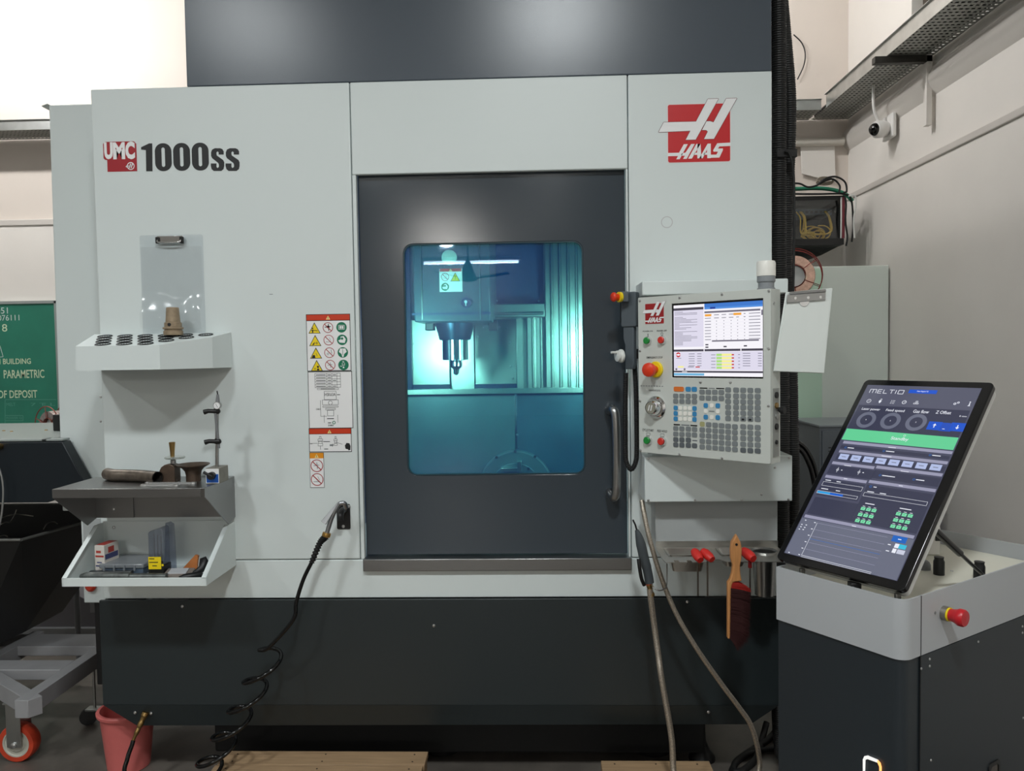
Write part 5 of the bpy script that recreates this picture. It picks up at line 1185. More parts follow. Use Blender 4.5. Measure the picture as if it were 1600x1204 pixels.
MB().box(.382, .785, 2.596, 2.5995, ZS, ZS+.022, ss2).build('back_flange', t)
def pan(x0, x1, y0, y1, dep, name, lab):
    b_ = MB(); F = Frame((0, 0, ZS+.002), (1, 0, 0), (0, 1, 0)); m = ss2; e = .012
    o_ = rr(x0-.006, y0-.006, x1+.006, y1+.006, .012, 3); i_ = rr(x0, y0, x1, y1, .012, 3); j_ = rr(x0+e, y0+e*.6, x1-e, y1-e*.6, .012, 3); n = len(o_)
    v = [F(*p, .001) for p in o_]+[F(*p, .001) for p in i_]+[F(*p, -dep) for p in j_]+[F(*p, -dep-.001) for p in j_]+[F(p[0]-0, p[1], 0) for p in i_]
    f = [(i, (i+1) % n, (i+1) % n+n, i+n) for i in range(n)]+[(i+n, (i+1) % n+n, (i+1) % n+2*n, i+2*n) for i in range(n)]+[tuple(range(2*n, 3*n)), tuple(range(3*n, 4*n))]+[(i+3*n, (i+1) % n+3*n, (i+1) % n+4*n, i+4*n) for i in range(n)]
    b_.add(v, f, m); o = b_.build(name, smooth=35); tag(o, lab, 'tray', 'steel pans in the tool shelf'); return o
pan(.411, .529, 2.496, 2.579, .055, 'steel_pan', 'rectangular steel pan sunk in the left of the tool shelf')
pan(.581, .659, 2.496, 2.579, .040, 'steel_pan', 'shallower steel pan sunk in the shelf behind the brush')
b_ = MB().lathe([(.030, -.135), (.036, -.03), (.036, .0), (.0405, .008), (.0405, .0095), (.035, .004), (.0345, -.02), (.029, -.13), (1e-4, -.13)], (cupc[0], cupc[1], ZS+.0005), (0, 0, 1), M['steel'], 36)
tag(b_.build('steel_cup', smooth=35), 'tall brushed steel cup set into the tool shelf right end', 'cup')
# ---- hex keys with red handles
hr = mat('handle_red', (206, 44, 38), .4); sh = mat('key_shaft', (120, 116, 110), .35, 1)
for i, (px, lab, kx) in enumerate(((1090, 'red-handled hex key hanging in the shelf, leftmost of the pair', 0), (1105, 'red-handled hex key hanging in the shelf, right of the pair', .35), (1170, 'red-handled driver hanging between the brush and the steel cup', .2))):
    X = sx(px, yf-.004); Y_ = yf-.006
    t = thing('hex_key', lab, 'hex key', (X, Y_, ZS-.11), 'red-handled hex keys')
    z0_ = ZS-.105 if i < 2 else ZS-.105
    if i < 2:
        d_ = Vector((.50 if i else .26, -.85, -.42)).normalized()
        hb_ = Vector((X-.004, Y_+.012, ZS+.026))
        MB().tube([hb_-d_*.012, hb_, hb_+d_*.020, hb_+d_*.034], .01, hr, 14, radii=[.011, .0150, .0150, .011], flat=.95).build('handle', t, smooth=50)
        MB().cyl((X, Y_, ZS+.004), (X, Y_, z0_), .0028, sh, n=6).build('shaft', t)
    else:
        d_ = Vector((.4, -.85, -.3)).normalized(); hb_ = Vector((X-.006, Y_+.012, ZS+.026))
        MB().tube([hb_-d_*.014, hb_, hb_+d_*.022, hb_+d_*.036], .01, hr, 14, radii=[.012, .016, .016, .012]).build('handle', t, smooth=50)
        MB().cyl((X+.002, Y_-.004, ZS+.006), (X+.002, Y_-.004, ZS-.016), .006, mat('deep_red', (120, 18, 20), .4), n=12).build('collar', t, smooth=35)
        MB().cyl((X+.002, Y_-.004, ZS-.016), (X+.002, Y_-.004, z0_), .0024, sh, n=6).build('shaft', t)
# ---- bench brush
Yk = 2.385
bw_ = mat('brush_wood', (198, 138, 84), .5, noise=.18, nscale=10, stretch=(12, 12, 1))
def bq(x, y): p = P(x, y, Yk); return (p.x, p.z)
FK = front(Yk); t = thing('bench_brush', 'wooden bench brush with dark red bristles hanging from the shelf', 'brush', (bq(1155, 920)[0], Yk, bq(1155, 1018)[1]))
# pixel outline from crop (scale 4.3, origin 960,780)
def zq(x, y): return bq(960+x/4.3, 780+y/4.3)
MB().slab(FK, [zq(*p) for p in ((822, 234), (850, 290), (858, 330), (856, 400), (846, 440), (848, 500), (858, 550), (800, 556), (786, 600), (782, 800), (780, 938), (762, 938), (762, 560), (778, 540), (790, 500), (796, 440), (784, 400), (782, 340), (788, 290))], -.02, 0, bw_).build('handle', t, bev=.004, seg=3)
e_ = zq(820, 302); MB().cyl((e_[0], Yk-.0002, e_[1]), (e_[0], Yk-.0018, e_[1]), .004, M['ink'], n=12).build('hang_hole', t)
bf = mat('dark_red_bristle', (50, 6, 6), .7); bf2 = mat('red_bristle', (158, 26, 18), .6)
# bristle tufts: thin fibres, nobody could count them
rnd = random.Random(5); b_ = MB(); P0 = [zq(784, 560), zq(784, 930)]
for k in range(2600):
    f_ = rnd.random(); z_ = P0[0][1]+(P0[1][1]-P0[0][1])*f_; x_ = P0[0][0]+.002; yy = Yk+.018*rnd.random()+.001
    L_ = .062*(.9+.12*rnd.random())*(1-.35*max(0, .06-f_)/.06)
    an_ = R(8+20*f_+5*rnd.random()+42*max(0, (f_-.86)/.14)); e_ = Vector((x_+L_*math.cos(an_), yy+(yy-Yk-.01)*.8, z_-L_*math.sin(an_)*(.8 if f_ > .9 else 1))); s_ = Vector((x_-.008, yy, z_)); w_ = Vector((0, .0, .0009))
    m_ = (s_+e_)/2+Vector((.004, 0, .006*rnd.random()))
    m2 = bf2 if f_ < .10 else bf
    b_.add([s_-w_, s_+w_, m_+w_, e_, m_-w_], [(0, 1, 2, 4), (4, 2, 3)], m2)
o = b_.build('bristles', t, smooth=0, bev='no', label='dark red bristles'); stuff(o)
# ---- grease-gun style coolant handle with braided hose
g0 = P(1000, 870, 2.55)
t = thing('coolant_gun', 'dark grey coolant gun with braided steel hose hanging by the door', 'spray gun', g0)
dg = mat('gun_grey', (70, 76, 80), .4)
def gz(x, y, Y=2.5): return P(960+x/4.3, 780+y/4.3, Y)
MB().tube(crom([gz(150, 205), gz(165, 250), gz(185, 330), gz(200, 400), gz(222, 480), gz(236, 560)], 6), .014, dg, 14, radii=[.006+.010*min(1, k/10)*(1-.1*(k > 22)) for k in range(31)]).build('gun_body', t, smooth=50)
MB().tube(crom([gz(150, 205), gz(140, 170), gz(128, 145), gz(126, 136)], 5), .0028, M['black'], 8).build('nozzle', t, smooth=60)
MB().tube(crom([gz(162, 398, 2.48), gz(168, 450, 2.475), gz(182, 530, 2.48), gz(200, 575, 2.49)], 5), .006, M['black'], 10).build('lever', t, smooth=60)
MB().lathe([(.010, 0), (.010, .008)], gz(228, 556), gz(240, 600)-gz(228, 556), mat('orange_ring', (214, 110, 66), .4), 16).build('orange_ring', t)
MB().lathe([(.009, .008), (.0095, .016), (.0075, .02), (.0075, .034), (.0095, .038), (.0095, .046)], gz(228, 556), gz(240, 600)-gz(228, 556), M['brass'], 16).build('hose_coupling', t, smooth=30)
braid = mat('braided_steel', (186, 176, 162), .4, .85, noise=.5, nscale=420, bump=.6, bscale=420)
hp1 = [gz(238, 600), gz(246, 680), gz(268, 850), gz(296, 1050, 2.48), gz(316, 1200, 2.46), P(1049, 1150, 2.44), P(1053, 1210, 2.42), Vector((.42, 2.35, .1)), Vector((.40, 2.2, .012)), Vector((.1, 2.0, .010))]
MB().tube(crom(hp1, 8), .0098, braid, 12).build('braided_hose', t, smooth=60)
# second braided hose
hp2 = [P(1003, 782, 2.6), P(1006, 800, 2.58), P(1014, 838, 2.56), P(1026, 880, 2.55), P(1040, 920, 2.54), P(1060, 965, 2.53), P(1090, 1015, 2.52), P(1125, 1065, 2.52), P(1155, 1105, 2.52), P(1172, 1130, 2.52), P(1182, 1160, 2.52), P(1187, 1190, 2.52), P(1186, 1220, 2.5), Vector((.70, 2.42, .012)), Vector((.55, 2.2, .010))]
for p in hp2: p.z = max(p.z, .01)
t = thing('steel_hose', 'long braided steel hose crossing the dark skirt to the floor', 'hose', (.6, 2.5, 0))
MB().tube(crom(hp2, 8), .0082, braid, 12).build('braided_hose', t, smooth=60)
s_ = P(1031, 916, 2.55)
lp_ = [P(1019, 908, 2.53), P(1020, 916, 2.50), P(1030, 922, 2.49), P(1040, 918, 2.51), P(1042, 905, 2.53), P(1042, 880, 2.53)]
MB().tube(crom(lp_, 5), .0022, M['steel'], 8).build('wire_loop', t, smooth=60)
# ---- corrugated cable hoses down the right of the machine
for i, (r_, Y_, xs_, lab) in enumerate((
    (.026, 2.80, ((1216, -40), (1217, 120), (1217, 260), (1217, 420), (1222, 600), (1222, 800), (1222, 1000), (1217, 1100)), 'thick ribbed black cable hose hugging the machine right edge'),
    (.022, 2.85, ((1218, -40), (1227, 60), (1234, 150), (1233, 240), (1229, 330), (1229, 440), (1236, 560), (1238, 660), (1240, 760), (1236, 900), (1232, 1000), (1228, 1100)), 'ribbed black cable hose bowing outward, farthest from the machine'),
    (.020, 2.915, ((1212, -40), (1218, 60), (1224, 160), (1224, 240), (1224, 330), (1226, 440), (1229, 600), (1230, 760), (1228, 900), (1226, 1100)), 'ribbed black cable hose running behind the other two'))):
    pts_ = [P(x, y, Y_) for x, y in xs_]; pts_ += [Vector((pts_[-1].x+.03, Y_+.06, .05)), Vector((pts_[-1].x+.12, Y_+.3, .03))]
    t = thing('ribbed_hose', lab, 'cable hose', (pts_[3].x, Y_, 0), 'ribbed cable hoses')
    ribbed(pts_, r_, mat('ribbed_plastic', (34, 34, 34), .5), 'hose_sleeve', t, pitch=.008, amp=.1, n=14)
p = P(1226, 244, 2.81); MB_ = MB().box(P(1212, 244, 2.78).x, P(1244, 244, 2.78).x, 2.765, 2.775, p.z-.014, p.z+.014, M['black']); tag(MB_.build('hose_strap', bev=.003), 'black strap holding the ribbed hoses together', 'strap')
pts_ = [P(x, y, 2.755) for x, y in ((1226, 236), (1232, 238), (1237, 250), (1240, 275), (1241, 330), (1240, 420), (1238, 520))]
tag(MB().tube(crom(pts_, 6), .0045, M['rubber'], 8).build('cable', smooth=60), 'thin black cable looping out of the strap down the hoses', 'cable')
pts_ = [P(x, y, 2.9) for x, y in ((1243, 688), (1258, 700), (1270, 722), (1276, 745), (1284, 775))]
tag(MB().tube(crom(pts_, 6), .009, M['gblack'], 8).build('cable', smooth=60), 'black cable arching right from the hoses toward the monitor, upper one', 'cable', 'black cables behind the monitor')
pts_ = [P(x, y, 2.88) for x, y in ((1242, 697), (1254, 706), (1264, 725), (1270, 745), (1276, 780))]
tag(MB().tube(crom(pts_, 6), .009, M['gblack'], 8).build('cable', smooth=60), 'black cable arching right from the hoses toward the monitor, lower one', 'cable', 'black cables behind the monitor')
# ================================================================== CONSOLE AND TOUCH SCREEN
mu = Vector((.568, -.823, 0)); mv = Vector((.5345, .3689, .760)).normalized()
CA = -mu; CBv = Vector((.823, .568, 0)); CZ = 1.0
C0 = PZ(1413, 939, CZ)
def cg(a, b, z): return Vector((C0.x, C0.y, 0))+CA*a+CBv*b+Vector((0, 0, z))
LA = .335; LB = .72; zb1 = .866
band = mat('console_grey_band', (178, 181, 184), .4, bump=.1, bscale=800); cdk = mat('console_dark', (37, 44, 49), .42, bump=.15, bscale=700)
GP = Frame((C0.x, C0.y, 0), CBv, CA)     # a -> CBv, b -> CA, n -> up
assert GP.n.z > 0
t = thing('console_cabinet', 'two-tone console cabinet with grey band and charcoal lower panels', 'cabinet', cg(LA/2, LB/2, 0))
def plan(e=0, r=.028):
    o = rr(e, e, LB-e, LA-e, .004, 1)
    # rounded near corner
    pts = [(LB-e, LA-e), (e, LA-e)]
    pts += [(e+r-r*math.cos(R(k*15)), e+r-r*math.sin(R(k*15))) for k in range(7)]
    pts += [(LB-e, e)]; return pts
MB().slab(GP, plan(), zb1, CZ, band, holes=[plan(.004, .024)[::-1]]).build('upper_band', t, smooth=35)
MB().slab(GP, plan(.0045, .024), CZ-.045, CZ-.042, mat('cream_top', (226, 224, 210), .5)).build('top_plate', t, smooth=0)
MB().slab(GP, plan(.0035, .025), .10, zb1-.001, cdk).build('lower_body', t, smooth=35)
# the service panel on the long side, proud of the body with a seam before it
MB().slab(GP, [(.066, .0), (LB, .0), (LB, .004), (.066, .004)], .12, zb1-.002, cdk).build('service_panel', t, bev=.0008)
MB().slab(GP, [(.064, -.0006), (.0665, -.0006), (.0665, .002), (.064, .002)], .12, CZ, M['ink']).build('seam', t, smooth=0)
for a, b_ in ((.05, .05), (.05, LA-.05), (LB-.06, .06), (LB-.06, LA-.05)):
    q = cg(b_, a, 0); MB().cyl(q+Vector((0, -.012, .035)), q+Vector((0, .012, .035)), .035, M['rubber'], n=18).box(q.x-.02, q.x+.02, q.y-.016, q.y+.016, .05, .10, M['greysteel']).build('castor', t, smooth=35)
FLg = Frame(cg(0, 0, 0), CBv, (0, 0, 1))      # long side (faces the camera, to the right)
for x, y in ((1439, 1044), (1452, 1029), (1452, 1040), (1528, 1002), (1597, 978), (1597, 988), (1454, 1187), (1598, 1121)):
    a = FLg.px(x, y); q = FLg(a[0], a[1], .0006)
    MB().lathe([(.0032, 0), (.0027, .0014), (.0012, .0018), (.0011, .0008), (1e-4, .0008)], q, FLg.n, M['screw'], 10).build('screw', t, smooth=30)
a = FLg.px(1461, 957); q = FLg(a[0], a[1], 0); MB().cyl(q, q+FLg.n*.001, .0035, M['greyink'], n=10).build('screw_hole', t)
# stop button on the long side
a = FLg.px(1474, 957); q = FLg(*a, 0)
MB().lathe([(.0165, 0), (.0165, .012)], q, FLg.n, mat('ribbed_alloy', (150, 146, 138), .4, .8), 24).build('stop_barrel', t, smooth=35)
MB().lathe([(.0155, .0122), (.0155, .016)], q, FLg.n, M['yellow'], 24).build('stop_ring', t, smooth=35)
MB().lathe([(.0135, .016), (.0145, .024), (.017, .032), (.0195, .036), (.0195, .045), (.017, .049), (1e-4, .051)], q, FLg.n, mat('stop_crimson', (190, 28, 38), .35), 28).build('stop_button', t, smooth=45)
# recessed handle low on the long side
a = FLg.px(1555, 1192); MB().slab(FLg, rr(a[0]-.035, a[1]-.06, a[0]+.02, a[1]+.008, .012), 0, .003, M['black'], holes=[rr(a[0]-.025, a[1]-.055, a[0]+.012, a[1]-.002, .008)[::-1]]).build('recessed_handle', t)
MB().slab(FLg, rr(a[0]-.025, a[1]-.055, a[0]+.012, a[1]-.002, .008), -.0, .0012, mat('brushed_dark', (110, 104, 98), .3, .9)).build('handle_plate', t, smooth=0)
# glowing bracket emblem on the short side
FSh = Frame(cg(0, 0, 0), CA*-1, (0, 0, 1))
e0 = FSh.px(1350, 1204); 
def sh(zx, zy): return FSh.px(1200+zx/3.5, 860+zy/3.5)
q0, q1, q2 = sh(520, 1125), sh(596, 1150), sh(622, 1172)
s4 = sheet(); gw = mat('glow_white', (230, 230, 230), .4, emit=(225, 225, 222), es=.75); go = mat('glow_orange', (250, 170, 90), .4, emit=(255, 170, 100), es=1.4)
s4.flat(FSh, [sh(520, 1210), sh(520, 1140), sh(528, 1122), sh(548, 1118), sh(605, 1142), sh(601, 1158), sh(545, 1138), sh(535, 1142), sh(533, 1210)], .0012, gw)
s4.flat(FSh, [sh(598, 1150), sh(604, 1142), sh(618, 1158), sh(624, 1180), sh(624, 1215), sh(611, 1215), sh(610, 1180)], .0014, go)
a = sh(533, 1255); b_ = sh(611, 1255); s4.flat(FSh, [sh(520, 1210), sh(533, 1210), sh(533, 1262), sh(520, 1262)], .0012, gw); s4.flat(FSh, [sh(611, 1215), sh(624, 1215), sh(624, 1262), sh(611, 1262)], .0014, go)
s4.build('lit_emblem', t, smooth=0, bev='no', label='lit white and orange bracket emblem')
# top fittings
def ct(x, y, z=CZ-.042):
    return PZ(x, y, z)
q = ct(1467, 897); MB().lathe([(.0135, 0), (.0135, .034), (.011, .040), (.012, .046), (1e-4, .047)], q, (0, 0, 1), M['black'], 20).build('black_knob', t, smooth=40)
q = ct(1530, 905); MB().lathe([(.0135, 0), (.0135, .034), (.011, .040), (.012, .046), (1e-4, .047)], q, (0, 0, 1), M['black'], 20).build('black_knob', t, smooth=40)
q = ct(1444, 889); MB().lathe([(.016, 0), (.016, .012), (.013, .020), (.008, .024), (1e-4, .024)], q, (0, 0, 1), M['greysteel'], 20).build('cable_gland', t, smooth=40)
q = ct(1487, 892); inst(SCREW_S, 'screw', t, q, rot=(R(-90), 0, 0))
wx = ct(1459, 872)
ob = thing('socket_box', 'small white socket box standing behind the touch screen', 'box', Vector((wx.x, wx.y+.05, CZ-.042)))
HB = P(1460, 822, wx.y+.03).z
MB().slab(Frame((wx.x, wx.y+.03, 0), (1, 0, 0), (0, 0, 1)), [(-.03, CZ-.0415), (.034, CZ-.0415), (.034, HB), (-.03, HB)], -.07, 0, mat('socket_white', (228, 226, 220), .4)).build('box_body', ob, bev=.004)
a = P(1468, 838, wx.y+.029); MB().box(a.x-.012, a.x+.010, wx.y+.026, wx.y+.0295, a.z-.012, a.z+.004, M['black']).build('socket', ob, bev=.001)
# ---- touch screen
MO = Vector((.781, 1.69, 1.013)); FMo = Frame(MO, mu, mv)
assert FMo.n.z > 0
TL, TR_, BR, BL = FMo.px(1353, 593), FMo.px(1556, 596.5), FMo.px(1411, 925), FMo.px(1211, 871)
x0 = (TL[0]+BL[0])/2; x1 = (TR_[0]+BR[0])/2; y1 = (TL[1]+TR_[1])/2; y0 = (BL[1]+BR[1])/2
t = thing('touch_screen', 'large tilted black-bezel touch screen standing on the console cabinet', 'monitor', MO)
MB().slab(FMo, rr(x0, y0, x1, y1, .014, 5), -.014, 0, M['gblack']).build('bezel', t, bev=.002, seg=3)
MB().slab(FMo, rr(x0+.006, y0+.002, x1-.004, y1-.004, .014, 5), -.034, -.0145, mat('monitor_back', (206, 206, 202), .4)).build('back_shell', t, bev=.003)
A_ = [FMo.px(*q) for q in ((1357, 602.4), (1537.8, 605.4), (1399.7, 905.9), (1223.3, 864))]
ax0 = (A_[0][0]+A_[3][0])/2; ax1 = (A_[1][0]+A_[2][0])/2; ay1 = (A_[0][1]+A_[1][1])/2; ay0 = (A_[2][1]+A_[3][1])/2
ms = 1.0
def me_(n, c, k=1.0): return mat('ui_'+n, (8, 8, 10), .12, emit=c, es=ms*k)
UB = me_('back', (74, 76, 96)); UD = me_('panel', (58, 60, 80)); UG = me_('mint', (100, 206, 150)); UL = me_('bar', (152, 152, 176)); UW = me_('white', (235, 238, 248)); UBl = me_('blue', (28, 84, 200)); UBt = me_('button', (176, 188, 226)); UR = me_('ringgrey', (104, 108, 126)); UC = me_('cyan', (60, 190, 220)); UT = me_('teal', (46, 110, 190)); Umg = me_('minttile', (122, 220, 170)); UX = me_('chart', (112, 116, 134)); UH = me_('header', (86, 88, 106))
s5 = sheet(); pxs = (ax1-ax0)/180.0
def g5(zx, zy, src=1):
    # crop pixels -> plane ; 1: scale 5.926 origin (1330,580) ; 2: scale 5.926 origin (1200,740) ; 3: scale 3.345 origin (1200,580)
    if src == 1: return FMo.px(1330+zx/5.926, 580+zy/5.926)
    if src == 2: return FMo.px(1200+zx/5.926, 740+zy/5.926)
    return FMo.px(1200+zx/3.345, 580+zy/3.345)
def V(zy_left, src=3):  # height on the plane for a row read at the left edge of the picture
    return None
def Y3(zx, zy): return g5(zx, zy, 3)[1]
def rect5(xa, ya, xb, yb, c, m): s5.rect(FMo, xa, ya, xb, yb, c, m)
rect5(ax0, ay0, ax1, ay1, .0006, UB)
Wd = ax1-ax0
def bar(p, q, lo, hi, m=UL, c=.0012):
    """horizontal bar: p (left, mid height) and q (right) in crop-3 pixels, half heights"""
    a = g5(*p, 3); b = g5(*q, 3); yc = (a[1]+b[1])/2; rect5(a[0], yc-lo, b[0], yc+hi, c, m)
hh = .0042
rect5(ax0, Y3(450, 210), ax1, ay1, .0008, UH)
rect5(ax0+.004, Y3(412, 318), ax1-.004, Y3(480, 175), .0009, UD)
rect5(ax0+.003, (Y3(400, 362)+Y3(972, 408))/2, ax1-.003, (Y3(425, 303)+Y3(1003, 345))/2, .0012, UG)
bar((392, 376), (968, 420), hh, hh); bar((370, 424), (944, 472), hh, hh); bar((336, 480), (558, 502), hh, hh); bar((566, 503), (914, 540), hh, hh); bar((300, 551), (518, 576), hh, hh); bar((527, 580), (880, 620), hh, hh); bar((190, 762), (768, 860), hh, hh)
# dark panels
def pan5(p_tl, p_br, m=UD, c=.0009):
    a = g5(*p_tl, 3); b = g5(*p_br, 3); rect5(a[0], b[1], b[0], a[1], c, m)
pan5((385, 386), (945, 462)); pan5((365, 434), (918, 530)); pan5((330, 490), (540, 566)); pan5((560, 515), (888, 605)); pan5((293, 562), (468, 680)); pan5((520, 592), (775, 850)); pan5((248, 655), (430, 785), UD)
rect5(ax0+.002, ay0+.001, ax1-.002, Y3(180, 775)*0+(Y3(185, 775)+Y3(762, 868))/2, .0009, me_('chartback', (104, 108, 126)))
# buttons row
b0 = g5(395, 452, 3); b1 = g5(880, 498, 3); bwid = .0262
for k in range(8):
    x = b0[0]+(b1[0]-b0[0])*k/7; y = (b0[1]+b1[1])/2; rect5(x-bwid/2, y-.0085, x+bwid/2, y+.0085, .0014, UBt); rect5(x-.006, y-.001, x+.006, y+.001, .0016, UX)
def t5(s_, p, q, m=UW, bold=.0, src=1, c=.0018):
    """text between lower-left p and upper-right height q (crop pixels)"""
    a = g5(*p, src); b = g5(*q, src); s5.text(FMo, s_, min(a[0], b[0]), min(a[1], b[1]), max(a[0], b[0]), max(a[1], b[1]), c, m, bold)
def tw(s_, xy, h, wd, m=UW, bold=.0, src=1):
    a = g5(*xy, src); s5.text(FMo, s_, a[0], a[1], a[0]+wd, a[1]+h, .0018, m, bold)
ps = pxs
# brand lettering as thin strokes
def strokes(x, y, h, w_, segs, th):
    for s_ in segs: s5.line(FMo, (x+s_[0]*w_, y+s_[1]*h), (x+s_[2]*w_, y+s_[3]*h), th, .0018, UW)
a = g5(170, 200, 1); b = g5(478, 208, 1); yb_ = (a[1]+b[1])/2-.001; lw_ = (b[0]-a[0]); lh = .0120; th = .0015; cw_ = lw_/6.6
xx = a[0]
SG = {'M': [(0, 0, 0, 1), (0, 1, 1, 1), (.5, 1, .5, 0), (1, 1, 1, 0)], 'E': [(0, 0, 0, 1), (0, 1, 1, 1), (0, .5, .9, .5), (0, 0, 1, 0)], 'L': [(0, 1, 0, 0), (0, 0, 1, 0)], 'T': [(0, 1, 1, 1), (.5, 1, .5, 0)], 'I': [(.0, 0, .0, 1)], 'O': [(0, 0, 0, 1), (0, 1, 1, 1), (1, 1, 1, 0), (1, 0, 0, 0)]}
for ch_, wk_ in (('M', 1.25), ('E', .8), ('L', .75), ('T', .95), ('I', .12), ('O', 1.0)):
    strokes(xx, yb_, lh, cw_*wk_, SG[ch_], th); xx += cw_*(wk_+.36)
a = g5(520, 205, 1); b = g5(805, 175, 1); rect5(a[0]+.002, (a[1]+b[1])/2-.006, b[0], (a[1]+b[1])/2+.006, .0012, UBl)
s5.texth(FMo, 'New Engine V2', (a[0]+b[0])/2+.001, (a[1]+b[1])/2-.0025, .005, .0018, UW, .01, .9, True)
# tab icons
def ic(x, y): return g5(x, y, 1)
a = ic(166, 276); s5.ring(FMo, *a, .0062, .0050, .0014, UW, 20); s5.rect(FMo, a[0]-.0005, a[1]-.002, a[0]+.0005, a[1]+.003, .0014, UW)
a = ic(270, 278); s5.flat(FMo, [(a[0]-.0035, a[1]+.002), (a[0], a[1]+.003), (a[0]+.0035, a[1]+.002), (a[0]+.003, a[1]-.003), (a[0], a[1]-.007), (a[0]-.003, a[1]-.003)], .0014, UW); s5.ring(FMo, a[0]+.001, a[1]+.006, .0024, .0014, .0014, UW, 12)
a = ic(385, 286)
for k in range(3): s5.rect(FMo, a[0]-.001, a[1]+.004-k*.0045, a[0]+.006, a[1]+.005-k*.0045, .0014, UW); s5.rect(FMo, a[0]-.005, a[1]+.0035-k*.0045, a[0]-.003, a[1]+.0055-k*.0045, .0014, UW)
a = ic(493, 288); s5.ring(FMo, *a, .0058, .0044, .0014, UW, 20); s5.line(FMo, (a[0]-.001, a[1]-.001), (a[0]+.0025, a[1]+.002), .0012, .0014, UW)
a = ic(605, 292); s5.frame_line(FMo, a[0]-.006, a[1]-.0045, a[0]-.001, a[1]-.001, .001, .0014, UW); s5.frame_line(FMo, a[0]+.001, a[1]-.0045, a[0]+.006, a[1]-.001, .001, .0014, UW); s5.frame_line(FMo, a[0]-.002, a[1]+.001, a[0]+.003, a[1]+.005, .001, .0014, UW)
a = ic(975, 300); s5.ring(FMo, a[0]-.003, a[1]-.001, .0034, .0018, .0014, UW, 14); s5.ring(FMo, a[0]+.004, a[1]+.003, .003, .0016, .0014, UW, 14)
a = ic(1097, 306); s5.rect(FMo, a[0]-.001, a[1]-.005, a[0]+.0015, a[1]+.003, .0014, UW); s5.flat(FMo, circ(a[0], a[1]+.006, .0018, 10), .0014, UW); s5.rect(FMo, a[0]-.003, a[1]-.006, a[0]+.003, a[1]-.0045, .0014, UW)
# titles
for s_, x, y, wd, h in (('Laser power', 95, 364, .052, .010), ('Feed speed', 318, 377, .050, .010), ('Gas flow', 572, 386, .040, .010), ('Z Offset', 782, 394, .037, .0095), ('0 mm', 1002, 424, .017, .0045)): tw(s_, (x, y), h, wd, UW, .006)
for x, y in ((140, 450), (365, 460), (602, 474)):
    a = ic(x, y); s5.ring(FMo, *a, .0262, .0162, .0012, UR, 36); s5.text(FMo, '0', a[0]-.001, a[1]-.0018, a[0]+.001, a[1]+.0018, .0018, UW, .02)
for x, w2, y in ((772, .0165, 500), (880, .0140, 512), (986, .0165, 512)):
    a = ic(x, y+6); rect5(a[0]-w2, a[1]-.0125, a[0]+w2, a[1]+.0125, .0012, UBl if x != 880 else me_('blue2', (34, 78, 184)))
    if x != 880:
        sgn = 1 if x < 800 else -1; c_ = (a[0]+.0, a[1])
        s5.rect(FMo, c_[0]-.0012, c_[1]-.0055, c_[0]+.0012, c_[1]+.0055, .0016, UW); s5.flat(FMo, [(c_[0]-.0045, c_[1]+sgn*.001), (c_[0]+.0045, c_[1]+sgn*.001), (c_[0], c_[1]+sgn*.007)] if sgn > 0 else [(c_[0]+.0045, c_[1]-.001), (c_[0]-.0045, c_[1]-.001), (c_[0], c_[1]-.007)], .0016, UW)
    else: rect5(a[0]-.007, a[1]-.007, a[0]-.001, a[1]-.0055, .0016, UW)
a = ic(365, 640); b = ic(540, 640); tw('Standby', (362, 642), .0125, b[0]-a[0]-.002, UW, .004)
a = ic(500, 592); s5.ring(FMo, a[0], a[1]-.002, .003, .0022, .0016, UW, 12)
# status lines (too small to read in the photograph: short strokes)
def dsh(x, y, wd, src=3, m=UW, h=.0022):
    a = g5(x, y, src); rect5(a[0], a[1]-h/2, a[0]+wd, a[1]+h/2, .0016, m)
for x, y, wd, r_ in ((418, 400, .018, 1), (618, 418, .022, 1), (860, 440, .020, 1), (598, 545, .033, 1), (775, 567, .020, 1)):
    dsh(x, y, wd, 3); a = g5(x-11, y-1, 3); s5.ring(FMo, *a, .003, .0021, .0016, UT, 12)
for x, y, wd in ((630, 398, .02), (595, 443, .026), (400, 492, .02), (695, 522, .02), (398, 561, .01), (685, 598, .01), (440, 808, .011)): dsh(x, y, wd, 3, UW, .0016)
dsh(302, 568, .016); dsh(360, 577, .012); dsh(280, 612, .020); dsh(356, 624, .012); dsh(553, 605, .008); dsh(520, 628, .018); dsh(586, 638, .016); dsh(510, 690, .024); dsh(690, 716, .028)
a = g5(538, 603, 3); s5.frame_line(FMo, a[0]-.0024, a[1]-.0024, a[0]+.0024, a[1]+.0024, .0009, .0016, UT)
for x, y in ((365, 515), (477, 528)): a = g5(x, y, 3); s5.ring(FMo, *a, .0034, .0024, .0016, UW, 12); s5.line(FMo, (a[0], a[1]+.008), (a[0], a[1]-.008), .0008, .0015, UW); dsh(x+18, y+2, .004)
def box5(p, q, m=UW):
    a = g5(*p, 3); b = g5(*q, 3); s5.frame_line(FMo, a[0], b[1], b[0], a[1], .0007, .0016, m)
box5((292, 576), (488, 628)); box5((262, 622), (464, 670)); box5((506, 633), (828, 704))
a = g5(264, 624, 3); b = g5(390, 657, 3); rect5(a[0], b[1], (a[0]+b[0])/2, a[1]-.0005, .0018, me_('fill_a', (50, 160, 225))); rect5((a[0]+b[0])/2, b[1], b[0], a[1]-.0005, .0018, me_('fill_b', (30, 96, 205)))
